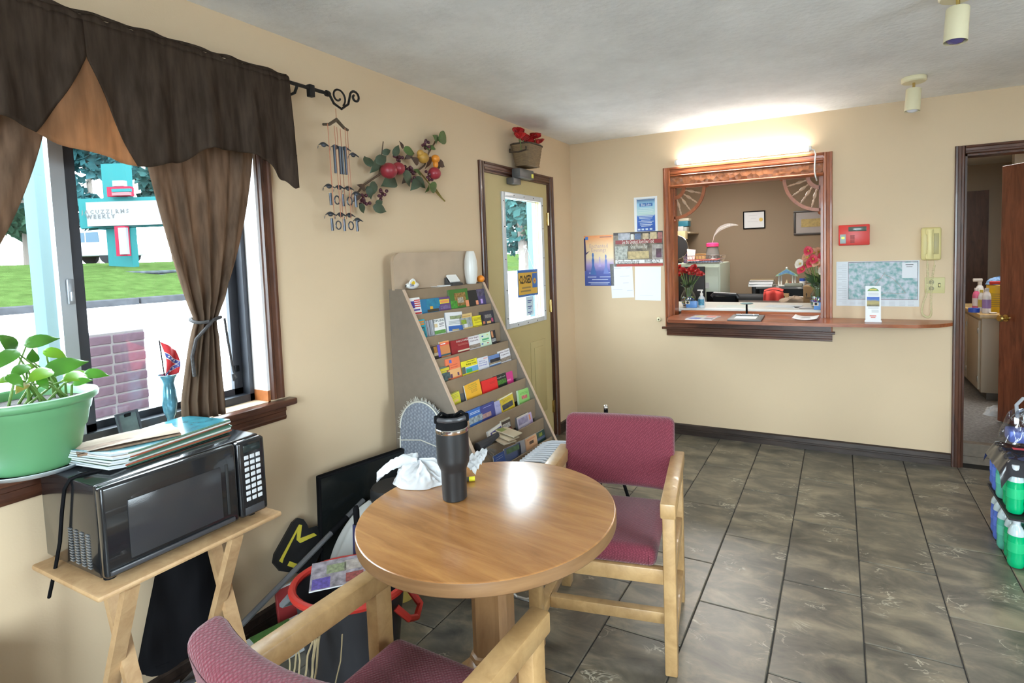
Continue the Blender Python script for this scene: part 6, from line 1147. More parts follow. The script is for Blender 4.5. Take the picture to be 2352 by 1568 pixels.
tp = thing('desk_phone', 'black desk telephone behind the counter papers', 'telephone', (onY(1666, 695, .85).x, .88, .9905)); MB().prism([(-.09, 0), (.09, 0), (.09, .03), (-.09, .075)], -.1, .1, Matrix(((0, 0, 1, 0), (1, 0, 0, 0), (0, 1, 0, 0), (0, 0, 0, 1)))).build('base', BLACK, tp, 0); MB().tube([(-.12, -.05, .07), (-.1, -.05, .095), (.1, -.05, .085), (.12, -.05, .06)], .018, 8).build('handset', mat('soft_black', (.03, .03, .035), .4), tp); MB().box(.0, .09, .02, .08, .03, .055).build('keypad', ink((.35, .36, .38)), tp, 0)
oc = thing('office_chair', 'black office chair with a red jacket over its back', 'chair', (onY(1740, 690, 1.5).x, 1.6, 0)); a = onY(1680, 676, 1.5); b_ = onY(1800, 690, 1.5); w_ = (b_.x-a.x)/2
MB().rbox(-w_, w_, -.05, .05, .55, a.z, .045, 4).build('backrest', mat('black_mesh', (.02, .02, .022), .7), oc); MB().rbox(-.24, .24, .0, .46, .42, .50, .03, 3).build('seat', MATS['black_mesh'], oc); MB().lathe([(.03, .06), (.03, .42)], 12, TR((0, .22, 0))).build('gas_column', BLACK, oc)
for k in range(5): MB().bar((0, .22, .08), (.28*math.cos(k*1.257), .22+.28*math.sin(k*1.257), .04), .04, .03).build('base_arm', BLACK, oc); 
jk = thing('red_jacket', 'coral red jacket hung over the black office chair', 'jacket', (onY(1776, 690, 1.44).x, 1.53, .6)); 
jw = (onY(1801, 690, 1.44).x-onY(1751, 690, 1.44).x)/2; jt = onY(1775, 668, 1.44).z-.6
def jf(u, v):
    a_ = v; x = (u-.5)*2*jw*(1-.12*max(0, 1-v*3)); z_ = jt-(jt+.02)*v+.02*math.sin(u*PI)-.012; return (x, -.09+.03*math.sin(u*13+v*2)*.35-.0, z_)
o = MB().grid(jf, 40, 14).build('front_fall', mat('coral_cloth', (.72, .075, .06), .8), jk, 80); o.modifiers.new('t', 'SOLIDIFY').thickness = .01
o = MB().grid(lambda u, v: ((u-.5)*2*jw*.88, -.09+.2*v, jt-.005+.02*math.sin(u*PI)+.012*math.sin(v*PI)), 24, 6).build('shoulder', MATS['coral_cloth'], jk, 80)
# hutch at the rear wall
HY = 2.2; hz = onY(1790, 657, HY).z; hx0, hx1 = onY(1726, 650, HY).x, 2.35
hu = thing('desk_hutch', 'dark grey desk hutch with rounded end panel at the office rear wall', 'hutch', ((hx0+hx1)/2, HY+.17, 0)); hw = (hx1-hx0)/2
HG = mat('charcoal_hutch', (.06, .062, .065), .5)
MB().rbox(-hw, -hw+.05, -.17, .17, 0, hz+.06, .02, 3).build('end_panel', HG, hu); MB().rbox(hw-.03, hw, -.17, .17, 0, hz, .004).build('end_panel', HG, hu); MB().rbox(-hw+.05, hw-.03, -.19, .17, hz-.03, hz, .006).build('shelf', mat('pale_shelf_edge', (.5, .5, .48), .4), hu); MB().box(-hw+.05, hw-.03, .13, .15, .72, hz-.03).build('back_panel', HG, hu, 0); MB().rbox(-hw, hw, -.45, .17, .68, .72, .004).build('desktop', HG, hu)
SH = hz+.0006
for i, (c_, lab, hh) in enumerate((((.55, .6, .62), 'white and blue book at the bottom of the hutch pile', .03), ((.6, .63, .66), 'white covered book in the middle of the hutch pile', .028), ((.36, .28, .16), 'tan folder on top of the hutch pile', .014))):
    p_ = onY(1750, 650, HY); t = thing('book', lab, 'book', (p_.x, HY+.02, SH+.031*i), math.radians(4*i-4)); MB().box(-.125, .125, -.11, .11, .002, hh-.002).build('pages', PAPER, t, 0); MB().box(-.128, .128, -.113, .113, 0, .002).box(-.128, .128, -.113, .113, hh-.002, hh).box(-.128, -.125, -.113, .113, 0, hh).build('cover', ink(c_), t, 0)
p_ = onY(1808, 650, HY); nv = thing('nativity_ornament', 'small white stable ornament with painted blue and green roof', 'ornament', (p_.x, HY-.02, SH)); WC = mat('white_ceramic', (.70, .70, .66), .3)
MB().rbox(-.09, .09, -.05, .05, 0, .012, .004).build('base', WC, nv)
for x in (-.085, -.058, .058, .085): MB().lathe([(.012, .012), (.009, .02), (.009, .11), (.012, .12)], 10, TR((x, 0, 0))).build('column', WC, nv)
rp_ = [(-.115, .11), (-.11, .125), (-.05, .165), (0, .195), (.05, .165), (.11, .125), (.115, .11), (.07, .118), (.03, .135), (0, .14), (-.03, .135), (-.07, .118)]
MB().prism(rp_, -.05, .05, Matrix.Rotation(PI/2, 4, 'X')).build('roof', mat('painted_roof', (.35, .55, .35), .4, var=(40, .5)), nv, 0); MB().prism([(x*.75, .015+z*.8+.02) for x, z in rp_], .05, .052, Matrix.Rotation(PI/2, 4, 'X')).build('roof_paint', mat('blue_roof_paint', (.12, .3, .55), .4, var=(50, .5)), nv, 0); MB().ball((0, 0, .2), .014).build('finial', WC, nv)
m = MB(); m.lathe([(0, 0), (.022, 0), (.016, .03), (.008, .045), (.01, .055), (0, .065)], 10, TR((0, -.01, .012))); m.build('figure', mat('cream_figure', (.6, .48, .3), .5), nv); m = MB(); m.lathe([(0, 0), (.016, 0), (.01, .03), (0, .04)], 10, TR((.035, -.005, .012))); m.build('figure', ink((.42, .08, .05)), nv)
p_ = onY(1818, 656, HY); t = thing('stone_dish', 'grey stone dish beside the nativity ornament', 'dish', (p_.x+.03, HY-.12, SH)); MB().rbox(-.09, .09, -.035, .035, 0, .04, .012, 2).build('slab', mat('grey_green_stone', (.22, .24, .2), .7), t)
p_ = onY(1844, 656, HY); t = thing('pill_jar', 'small white jar with a blue screw lid on the hutch', 'jar', (p_.x, HY-.05, SH)); MB().lathe([(0, 0), (.03, 0), (.032, .01), (.032, .055), (.026, .06), (0, .06)], 18).build('jar', WHITE, t); MB().lathe([(.03, .058), (.031, .085), (.027, .088), (0, .088)], 18).build('lid', ink((.03, .09, .42)), t)
cx, w_, h_ = pbox('cardboard_box', 'tall brown cardboard carton with arrow marks in the office', 'box', 1845, 657, 1875, 702, 1.0, .14, CARD, .003, .9905)
for s in (-.03, .01): MB().prism([(s, .06), (s+.006, .06), (s+.006, .08), (s+.011, .08), (s+.003, .092), (s-.005, .08), (s, .08)], .0705, .0712, Matrix.Rotation(PI/2, 4, 'X')).build('arrow_mark', INK, cx, 0)
MB().box(-.035, .025, -.0712, -.0705, .045, .05).build('print_line', INK, cx, 0)
bu = thing('storage_tub', 'blue grey round tub with white lid under the hutch shelf', 'tub', (onY(1830, 690, 1.75).x, 1.84, .7205)); MB().lathe([(0, 0), (.095, 0), (.11, .22), (0, .22)], 24).build('tub', mat('bluegrey_plastic', (.25, .34, .40), .4), bu); MB().lathe([(.113, .215), (.116, .25), (.108, .256), (0, .256)], 24).build('lid', WHITE, bu)
t, _, _ = pbox('small_carton', 'small brown carton left of the storage tub', 'box', 1798, 675, 1811, 688, 1.75, .1, CARD, .002, .7205)
bw = thing('paper_sack', 'crumpled brown paper sack lying behind the counter', 'bag', (onY(1825, 697, 1.05).x, 1.08, .9905)); crumple((0, 0, 0), .13, .06, .05, 7, .001, sharp=.6).build('sack', mat('brown_kraft_paper', (.33, .25, .18), .85, bump=(40, .5)), bw, 60)
# things on the cabinet
def on_cab(u, y=1.5): return (onY(u, 600, y).x, y, CTZ+.0006)
wb = thing('wire_basket', 'wire letter basket of red and blue folders on the pale green cabinet', 'basket', on_cab(1618, 1.45)); w2, d2, h2 = .20, .13, .075; m = MB()
for z_, k in ((0, .85), (h2*.5, .93), (h2, 1)): m.tube([(-w2*k, -d2*k, z_), (w2*k, -d2*k, z_), (w2*k, d2*k, z_), (-w2*k, d2*k, z_), (-w2*k, -d2*k, z_)], .003, 5)
for i in range(13):
    x = -w2+2*w2*i/12; m.tube([(x*.85, -d2*.85, 0), (x, -d2, h2)], .0018, 4)
for i in range(7): y = -d2+2*d2*i/6; m.tube([(w2*.85, y*.85, 0), (w2, y, h2)], .0018, 4); m.tube([(-w2*.85, y*.85, 0), (-w2, y, h2)], .0018, 4)
m.build('wire_frame', CHROME, wb); MB().box(-.16, .17, -.1, .1, .002, .008).build('wire_floor', ALUL, wb, 0)
for i, (c_, lab, z_) in enumerate((((.06, .1, .28), 'blue folder lying in the wire basket', .01), ((.65, .05, .04), 'red folder lying in the wire basket', .026), ((.7, .68, .64), 'white folder between the others in the wire basket', .018))):
    t = thing('folder', lab, 'folder', (wb.location.x-.01*i, 1.45, CTZ+z_), math.radians(3*i)); MB().rbox(-.15, .15, -.09, .09, 0, .0065, .002, 1).build('cover', ink(c_), t); MB().box(-.148, .151, -.088, .088, .002, .0045).build('sheets', PAPER, t, 0)
jr = thing('glass_jar', 'clear jar with a pink lid on the pale green cabinet', 'jar', on_cab(1637, 1.68)); MB().lathe([(0, 0), (.07, 0), (.075, .01), (.075, .07), (.068, .1), (.06, .15), (.058, .17), (.056, .165), (.064, .1), (.07, .06), (0, .01)], 24).build('glass', mat('smoky_jar', (.16, .16, .15), .15), jr); MB().lathe([(.062, .165), (.066, .17), (.066, .2), (.05, .208), (0, .21)], 24).build('lid', mat('pink_lid', (.75, .05, .2), .4), jr)
ft = thing('feather_plume', 'long grey feather stuck in the pink lidded jar', 'feather', (jr.location.x, 1.68, CTZ+.205))
q = [Vector((0, 0, 0)), Vector((.02, 0, .08)), Vector((.08, 0, .15)), Vector((.18, 0, .185)), Vector((.27, 0, .18))]; MB().tube(q, [.003, .003, .002, .002, .001], 5).build('quill', ink((.5, .45, .4)), ft)
o = MB().grid(lambda u, v: cat(q, .15+.85*u)+Vector((-.0, 0, (v-.5)*.05*math.sin(PI*min(1, .1+u*.9))+.0)), 20, 4).build('vane', cloth('grey_plume', (.42, .39, .36), .4, .8, 80), ft, 80)
t = thing('wooden_box', 'shallow wooden box behind the wire basket', 'box', (onY(1605, 590, 1.72).x, 1.72, CTZ+.0006)); MB().rbox(-.12, .12, -.07, .07, 0, .085, .004).build('box', wood('golden_box', (.3, .16, .05), (.45, .26, .1), .5, (2, 6, 6), 5), t); MB().rbox(-.122, .122, -.072, .072, .085, .095, .003).build('lid', MATS['golden_box'], t)
t, _, _ = pbox('packet', 'purple snack packet on the pale green cabinet', 'packet', 1570, 578, 1582, 592, 1.5, .05, mat('purple_packet', (.10, .04, .26), .3), .004, CTZ+.0006, 'packet'); t.location.z = CTZ+.0006
t = thing('folded_paper', 'upright bundle of white papers between packet and basket', 'paper', (onY(1587, 590, 1.5).x, 1.5, CTZ+.0006), .2); MB().prism([(-.035, 0), (.03, 0), (.05, .14), (-.04, .15)], -.02, .02, Matrix.Rotation(PI/2, 4, 'X')).build('sheets', PAPER, t, 0)
t = thing('desk_fan', 'round black desk fan with chrome guard at the hatch side', 'fan', (onY(1552, 590, 1.45).x, 1.5, CTZ+.0006)); MB().lathe([(.05, 0), (.05, .012), (.015, .02), (.012, .06)], 16).build('foot', BLACK, t); MB().lathe([(0, -.02), (.12, -.015), (.125, 0), (.12, .015), (0, .02)], 28, TR((0, 0, .17), rx=PI/2)).build('guard', mat('dark_mesh', (.03, .03, .032), .5), t); MB().tube([Vector((.126*math.cos(a), -.012, .17+.126*math.sin(a))) for a in [2*PI*k/30 for k in range(31)]], .004, 6).build('guard_ring', CHROME, t)
# wall shelf with boxes
sz0 = onY(1575, 533, 2.3).z; sx1 = onY(1590, 533, 2.3).x
ws = thing('wall_shelf', 'tan wall shelf high in the office corner', 'shelf', (0, 0, 0)); MB().rbox(-.05, sx1, 2.2, 2.64, sz0-.02, sz0, .004).build('board', mat('tan_shelf', (.45, .36, .24), .6), ws); MB().box(.0, .02, 2.3, 2.64, sz0-.15, sz0-.02).build('bracket', MATS['tan_shelf'], ws, 0)
for i, (u0, v0, u1, v1, c_, lab) in enumerate(((1557, 520, 1569, 531, (.66, .66, .66), 'white carton on the wall shelf'), (1569, 521, 1577, 531, (.5, .5, .46), 'small grey carton beside the white carton on the wall shelf'))):
    t, _, hh_ = pbox('carton', lab, 'box', u0, v0, u1, v1, 2.3, .12, ink(c_), .003, sz0+.0005)
a_ = onY(1560, 520, 2.3).z+.001
t, _, hh_ = pbox('carton', 'teal carton stacked on the white carton', 'box', 1558, 508, 1580, 520, 2.32, .14, ink((.03, .22, .32)), .003, a_); a2_ = t.location.z+hh_+.0006
t, _, _ = pbox('carton', 'cream open carton topmost on the wall shelf', 'box', 1560, 502, 1582, 508, 2.33, .14, ink((.62, .58, .46)), .003, a2_)
t, _, _ = pbox('carton', 'cream carton hung under the wall shelf', 'box', 1552, 531, 1574, 549, 2.05, .12, ink((.62, .50, .28)), .003)
# framed certificates
for (u0, v0, u1, v1, lab, mt, mat2, gold) in ((1707, 486, 1758, 524, 'thin black framed certificate with gold seal on the office wall', BLACK, (.66, .66, .66), 0), (1823, 485, 1912, 537, 'broad dark framed certificate with gold plaque on the office wall', mat('dark_brown_frame', (.035, .025, .02), .35), (.36, .32, .30), 1)):
    a, b_ = onY(u0, v0, 2.648), onY(u1, v1, 2.648); t = thing('framed_certificate', lab, 'picture frame', ((a.x+b_.x)/2, 2.649, (a.z+b_.z)/2)); w_, h_ = (b_.x-a.x)/2, (a.z-b_.z)/2; f = .012 if not gold else .022; m = MB()
    for x0, x1, z0, z1 in ((-w_, w_, h_-f, h_), (-w_, w_, -h_, -h_+f), (-w_, -w_+f, -h_+f, h_-f), (w_-f, w_, -h_+f, h_-f)): m.rbox(x0, x1, -.02, -.001, z0, z1, .003)
    m.build('frame', mt, t); MB().box(-w_+f, w_-f, -.01, -.006, -h_+f, h_-f).build('sheet', ink(mat2), t, 0)
    if gold: MB().box(-w_*.6, w_*.75, -.014, -.01, -h_*.35, h_*.3).build('gold_plaque', mat('gold_print', (.52, .36, .08), .35, var=(40, .6)), t, 0)
    else:
        m = MB(); m.lathe([(0, 0), (.022, 0), (.022, .001), (0, .001)], 16, TR((w_*.62, -.0102, 0), rx=PI/2)); m.build('gold_seal', ink((.6, .42, .08)), t)
        for k, x in enumerate((.5, .3, .6)): MB().box(-w_*x, w_*x*.6, -.0104, -.01, h_*(.5-.35*k), h_*(.5-.35*k)+.004).build('print_line', ink((.5, .5, .52)), t, 0)
# ================================================================== BACK ROOM
lf_ = struct('door_2', MB().rbox(0, .746, -.02, .02, STEP+.012, EZ1-.015, .002), wood('red_brown_door', (.09, .022, .011), (.24, .065, .03), .25, (7, 7, .8), 4, coat=.6))
lf_.location = (EX1-.012, .135, 0); lf_.rotation_euler = (0, 0, math.atan2(.75-.135, 3.172-(EX1-.012)))
for s in (-1, 1): MB().lathe([(.026, 0), (.026, .006), (.011, .01), (.011, .03), (.022, .04), (.027, .052), (.02, .062), (0, .064)], 18, TR((.69, s*.02, .925), rx=-s*PI/2)).build('door_knob', BRASS, lf_)
cbx = thing('base_cabinet', 'tan base cabinet with wood edged top in the back room', 'cabinet', (3.172, 1.4, STEP)); TAN = mat('tan_cabinet', (.36, .29, .21), .55)
MB().rbox(0, .8, 0, 1.0, .07, .71, .003).build('carcass', TAN, cbx); MB().box(.05, .8, .05, 1.0, 0, .07).build('toe_kick', ink((.12, .1, .08)), cbx, 0); MB().rbox(-.02, .82, -.02, 1.02, .71, .745, .006).build('worktop', wood('maple_top', (.42, .28, .12), (.58, .42, .2), .4, (6, 1, 6), 4), cbx)
for y0, y1 in ((.03, .48), (.51, .97)):
    d_ = MB().rbox(-.018, 0, y0, y1, .09, .69, .004).build('door', TAN, cbx); 
    for z_ in (.18, .6): MB().rbox(-.022, -.01, y0+.002, y0+.02, z_-.025, z_+.025, .002).build('hinge', mat('grey_hinge', (.2, .18, .15), .4, .6), d_)
CZ_ = STEP+.7457
def bottle(lab, u, v, y, r, h, c_, cap, trig=False, band=None):
    p_ = onY(u, v, y); t = thing('cleaning_bottle', lab, 'bottle', (p_.x, y, CZ_)); MB().lathe([(0, 0), (r*.95, 0), (r, .006), (r, h*.66), (r*.75, h*.8), (r*.4, h*.88), (r*.4, h*.9), (0, h*.9)], 18).build('bottle', ink(c_, .3), t); MB().lathe([(r*.5, h*.88), (r*.5, h), (0, h)], 14).build('cap', ink(cap), t)
    if band: MB().lathe([(r*1.01, h*.2), (r*1.01, h*.55)], 18, cap=False).build('label', ink(band), t)
    if trig: MB().rbox(-.055, .02, -.012, .012, h, h+.03, .006).build('trigger', ink(cap), t)
bottle('pink detergent bottle with a white cap in the back room', 2242, 700, 1.75, .03, .2, (.6, .12, .25), (.7, .7, .7), band=(.66, .6, .62)); bottle('slim white bottle with a yellow label in the back room', 2254, 703, 1.65, .025, .19, (.66, .68, .7), (.6, .5, .1), band=(.6, .5, .12)); bottle('white spray bottle with a grey trigger in the back room', 2250, 690, 2.05, .035, .24, (.62, .64, .66), (.5, .48, .46), True); bottle('white and purple can in front of the yellow tub', 2266, 708, 1.5, .032, .215, (.7, .7, .74), (.6, .6, .62), band=(.3, .2, .5))
p_ = onY(2291, 706, 1.62); t = thing('wipes_tub', 'large yellow wipes tub on the back room cabinet', 'tub', (p_.x, 1.62, CZ_)); MB().lathe([(0, 0), (.075, 0), (.078, .006), (.078, .215), (0, .215)], 24).build('tub', mat('yellow_tub', (.78, .52, .02), .4, var=(30, .9)), t); MB().lathe([(.08, .21), (.08, .235), (.07, .24), (0, .24)], 24).build('lid', ink((.75, .5, .05)), t)
for k in range(7): MB().lathe([(.0785, .05+.018*k), (.0785, .056+.018*k)], 12, cap=False, a0=-PI*.85, a1=-PI*.45).build('print_line', ink((.4, .28, .05)), t, 0)
tz_ = CZ_+.241
t = thing('rag_pile', 'blue and red cleaning cloths heaped on the yellow tub', 'cloths', (p_.x, 1.62, tz_)); crumple((0, 0, 0), .09, .07, .06, 12, 0).build('blue_cloth', mat('pale_blue_cloth', (.18, .32, .55), .8), t, 80); MB().rbox(-.07, .05, -.07, -.04, 0, .03, .008).build('red_cloth', ink((.55, .04, .03), .8), t)
p_ = onY(2237, 708, 1.56); t = thing('tape_roll', 'blue round tape roll beside the pink bottle', 'tape', (p_.x, 1.56, CZ_)); MB().lathe([(.022, 0), (.042, 0), (.042, .036), (.022, .036), (.022, 0)], 22).build('roll', ink((.02, .08, .5)), t)
p_ = onY(2281, 712, 1.45); t = thing('small_dish', 'tiny white dish at the cabinet corner', 'dish', (p_.x, 1.45, CZ_)); MB().lathe([(0, 0), (.02, 0), (.03, .012), (.027, .012), (0, .004)], 16).build('dish', WHITE, t)
ctt = thing('utility_cart', 'black wire utility cart beside the tan cabinet', 'cart', (3.30, 1.1, STEP)); m = MB()
for x in (0, .3):
    for y in (-.12, .12): MB().tube([(x, y, .03), (x, y, .6)], .012, 8).build('post', BLACK, ctt)
for z_ in (.12, .34): MB().rbox(0, .3, -.12, .12, z_, z_+.015, .003).build('tray', mat('black_wire', (.02, .02, .02), .5), ctt)
t = thing('cardboard_box', 'small open brown carton on the lower cart tray', 'box', (3.37, 1.06, STEP+.136)); MB().rbox(-.07, .07, -.06, .06, 0, .12, .002).build('carton', CARD, t); MB().bar((-.07, 0, .12), (-.11, 0, .15), .12, .004, (0, 1, 0)).build('flap', CARD, t, 0)
t = thing('hand_tool', 'black and orange hand tool on the upper cart tray', 'tool', (3.36, 1.05, STEP+.356), .3); MB().rbox(-.1, .03, -.015, .015, 0, .04, .01, 2).build('handle', BLACK, t); MB().rbox(.0, .05, -.018, .018, .0, .05, .008).build('head', ink((.7, .2, .05)), t); MB().bar((-.08, 0, .02), (-.12, 0, .06), .02, .02).build('blade', CHROME, t)
t = thing('plastic_bag', 'small white plastic bag on the carpet beside the cart', 'bag', (3.2, .95, STEP+.0005)); crumple((0, 0, 0), .09, .07, .07, 5, 0).build('bag', BAGW, t, 80)
struct('door_3', MB().box(3.30, 3.72, 4.06, 4.1, STEP, 2.12), wood('brown_flush_door', (.05, .022, .013), (.115, .052, .032), .45, (5, 5, .8), 4)); struct('trim_9', MB().box(3.77, 3.86, 3.2, 3.26, STEP, 2.07).box(3.77, 4.5, 3.2, 3.26, 2.02, 2.1), DARKW)
struct('wall_closet', MB().box(3.86, XR, 3.2, 3.3, STEP, 2.44).box(3.77, 3.86, 3.2, 3.3, 2.1, 2.44), mat('white_closet_paint', (.62, .61, .58), .7))
# ================================================================== SODA BOTTLES
GRN = mat('green_soda', (.0, .42, .16), .15); BLU = mat('blue_soda', (.10, .18, .62), .15); TQ = mat('teal_soda', (.10, .45, .33), .15); NECK = mat('clear_plastic_neck', (.5, .6, .62), .12); CAPW = mat('bottle_cap', (.6, .64, .68), .35)
def soda(m1):
    t = thing('soda_bottle', 'x', 'bottle')
    MB().lathe([(0, .004), (.018, 0), (.027, .003), (.0325, .014), (.0335, .03), (.0315, .05), (.0335, .07), (.0335, .125), (.031, .14), (.033, .152)], 16).build('body', m1, t); MB().lathe([(.033, .152), (.030, .17), (.02, .19), (.013, .2), (.013, .206)], 16, cap=False).build('neck', NECK, t); MB().lathe([(.0145, .204), (.0145, .222), (.013, .224), (0, .224)], 12).build('cap', CAPW, t); MB().lathe([(.0338, .075), (.0338, .12)], 16, cap=False).build('label', mat(m1.name+'_label', [q*1.15+.02 for q in m1.node_tree.nodes['Principled BSDF'].inputs[0].default_value[:3]], .3), t)
    return t
rows = [(-1.275, GRN, 'green'), (-1.195, GRN, 'green'), (-1.11, TQ, 'pale teal'), (-1.02, BLU, 'blue'), (-.935, BLU, 'blue')]; protos = {}
for tier in (0, 1):
    for j, (y, m1, nm) in enumerate(rows):
        for i in range(3):
            key = m1.name
            if key not in protos: protos[key] = o = soda(m1)
            else: o = copy_tree(protos[key])
            o.location = (2.812+.072*i+.006*math.sin(j*2), y+.035*tier, .0005+.238*tier)
            o['group'] = '%s soda bottles in the %s pack' % (nm, 'upper' if tier else 'lower'); o['label'] = '%s soda bottle in the %s pack by the inner doorway' % (nm, 'upper' if tier else 'lower')
t = thing('cardboard_tray', 'flat black cardboard sheet between the two bottle packs', 'cardboard', (2.885, -1.1, .226)); MB().rbox(-.11, .11, -.21, .21, 0, .01, .003, 1).build('sheet', BLKM, t)
t = thing('shrink_wrap', 'torn black and clear plastic wrap over the upper bottle pack', 'plastic wrap', (2.88, -1.09, .4635)); 
def wrapf(u, v): x = (u-.5)*.25; y = (v-.5)*.36; e = max(0, abs(u-.5)-.36)*.45+max(0, abs(v-.5)-.38)*.5; return (x, y, .014+.012*noise.noise(Vector((u*6, v*7, 3)))-e*1.0)
o = MB().grid(wrapf, 26, 30).build('film', mat('black_wrap', (.03, .03, .035), .12), t, 80); MB().box(-.05, .09, -.03, .0, .034, .0345).build('red_print', ink((.6, .06, .05)), t, 0)
t = thing('plastic_bag', 'clear carrier bag with a blue pack standing on the bottle packs', 'bag', (2.90, -1.0, .505)); crumple((0, 0, 0), .10, .08, .15, 15, .0, sharp=.7).build('bag', glassy('thin_film', (.80, .82, .86), .25, .1), t, 80); MB().rbox(-.07, .08, -.05, .05, .002, .06, .01, 2).build('blue_pack', mat('blue_pack', (.10, .16, .5), .4), t)
MB().tube([(-.03, 0, .12), (-.035, 0, .18), (-.01, 0, .215), (.03, 0, .21), (.05, 0, .17), (.04, 0, .12)], .008, 8).build('handle', cloth('bag_film', (.6, .62, .66), .5, .9, 8), t)
# ================================================================== FLOOR CLUTTER BY THE LEFT WALL
tv = thing('television', 'black flat screen television leaning against the left wall', 'television', (.03, -2.775, 0)); ang = math.atan2(.40, .09)
T = Matrix.Rotation(ang, 4, 'Z') @ Matrix.Rotation(math.radians(3), 4, 'X')
MB().rbox(0, .43, -.03, .0, .0, .565, .003, 1, T).build('bezel', BLACK, tv); MB().box(.008, .422, -.0312, -.03, .03, .555, T).build('screen', mat('tv_screen', (.010, .012, .012), .2), tv, 0)
ib = thing('ironing_board', 'small padded ironing board with grey diamond cover and pale fringe', 'ironing board', (.28, -2.375, 0)); pts = [(-.13, 0), (.13, 0), (.13, .62)]+[(.13*math.cos(a), .66+.14*math.sin(a)) for a in [PI*k/14 for k in range(15)]]+[(-.13, .62)]
T = Matrix.Rotation(PI/2-.05, 4, 'X'); QM = weave('grey_diamond_cover', (.16, .18, .22), (.33, .36, .41), 75)
MB().prism(pts, -.012, .012, T).build('padded_cover', QM, ib, 30); random.seed(6); m = MB()
for k in range(70):
    a = PI*(k/69*1.3-.15); b_ = (.132*math.cos(min(max(a, 0), PI)), .66+.142*math.sin(min(max(a, 0), PI))-(max(0, -a)+max(0, a-PI))*.5); d = Vector((math.cos(a), math.sin(a)+.2)); j = random.uniform(.6, 1.2)
    p0 = T @ Vector((b_[0], b_[1], .004)); p1 = T @ Vector((b_[0]+d.x*.018*j+random.uniform(-.006, .006), b_[1]+d.y*.018*j, .008)); m.tube([p0, p1], [.002, .0008], 4)
o = m.build('fringe', mat('pale_fringe', (.55, .54, .48), .9), ib); o['kind'] = 'stuff'
MB().tube([T @ Vector((x*.13, z_, .0125)) for x, z_ in ((-1, 0), (-1, .62))], .004, 5).build('edge_binding', MATS['pale_fringe'], ib); MB().tube([T @ Vector((.13*math.cos(a), .66+.14*math.sin(a), .0125)) for a in [PI*k/20 for k in range(21)]], .004, 5).build('edge_binding', MATS['pale_fringe'], ib); MB().tube([T @ Vector((-.125, .60, .0125)), T @ Vector((0, .615, .0125)), T @ Vector((.125, .59, .0125))], .003, 5).build('seam', MATS['pale_fringe'], ib)
cn = thing('round_canister', 'yellow round canister with a black lid behind the table', 'canister', (.33, -2.60, 0)); MB().lathe([(0, 0), (.085, 0), (.09, .01), (.092, .455), (0, .455)], 28).build('can', mat('yellow_can', (.48, .34, .08), .5), cn); MB().lathe([(.098, .44), (.1, .45), (.1, .485), (.092, .497), (.06, .494), (0, .492)], 28).build('lid', BLKM, cn)
bn = thing('tote_bin', 'black oval tote bin with red rim beside the table', 'bin', (.575, -3.075, 0), math.radians(15))
def ov(r, z_, k=.80, n=40): return [Vector((r*math.cos(2*PI*i/n), r*k*math.sin(2*PI*i/n), z_)) for i in range(n+1)]
MB().grid(lambda u, v: Vector(((.145+.045*v)*math.cos(2*PI*u), (.145+.045*v)*.8*math.sin(2*PI*u), .002+.375*v)), 40, 6, close_u=True).prism([(p_.x, p_.y) for p_ in ov(.145, 0)[:-1]], .0, .004).build('tub', mat('soft_black', (.03, .03, .035), .4), bn, 50); MB().tube(ov(.195, .378), .013, 8, cap=False).build('red_rim', mat('red_rubber', (.55, .035, .025), .45), bn)
for s in (-1, 1): MB().tube([(s*.2, -.05, .34), (s*.24, -.04, .30), (s*.245, 0, .28), (s*.24, .04, .30), (s*.2, .05, .34)], .012, 7).build('handle', MATS['red_rubber'] if s > 0 else ALUL, bn)
random.seed(9)
rf = thing('raffia_strings', 'cream raffia strings hanging over the side of the tote bin', 'string', (.70, -3.235, .30)); m = MB()
for k in range(9):
    x = random.uniform(-.14, .06); y = random.uniform(-.09, .02)-.0; q = Vector((x, y, random.uniform(.03, .07))); pts_ = [q]
    for i in range(5): q = q+Vector((random.uniform(-.012, .012)+.004, random.uniform(-.02, -.0), -random.uniform(.03, .05))); pts_.append(q)
    MB().tube(pts_, random.uniform(.002, .004), 5).build('strand', mat('cream_raffia', (.42, .34, .2), .8), rf)
mgz = thing('magazine', 'purple and white picture magazine leaning in the tote bin', 'magazine'); c = onZ(780, 1312, .405); mgz.matrix_world = frame(c, (onZ(850, 1280, .415)-onZ(705, 1340, .405)).normalized(), Vector((-.3, .55, .12))) @ Matrix.Scale(.72, 4)
MB().box(-.13, .13, -.095, .095, -.008, 0).build('pages', PAPER, mgz, 0); MB().box(-.13, .13, -.095, .095, 0, .0006).build('cover', mat('purple_collage', (.42, .38, .44), .3, var=(26, .25)), mgz, 0)
for x0, x1, y0, y1, c_ in ((-.12, -.04, -.09, -.02, (.12, .08, .42)), (.02, .1, .0, .07, (.5, .44, .4)), (-.06, .03, .0, .06, (.3, .35, .2)), (.03, .11, -.08, -.02, (.35, .08, .08))): MB().box(x0, x1, y0, y1, .0006, .001).build('print_block', ink(c_, .35, (60, .4)), mgz, 0)
um = thing('umbrella', 'furled navy umbrella standing in the tote bin', 'umbrella', (.47, -2.93, .03)); MB().tube([(0, 0, 0), (-.01, .005, .25), (-.02, .01, .46)], [.012, .026, .016], 10).build('canopy', mat('navy_umbrella', (.03, .035, .10), .5), um); MB().lathe([(.011, 0), (.012, .06), (.008, .075), (0, .076)], 10, TR((-.02, .01, .455))).build('grip', BLACK, um)
pw_ = thing('paper_sack', 'crumpled grey white paper sack slumped against the black television', 'bag', (.30, -2.87, .0)); 
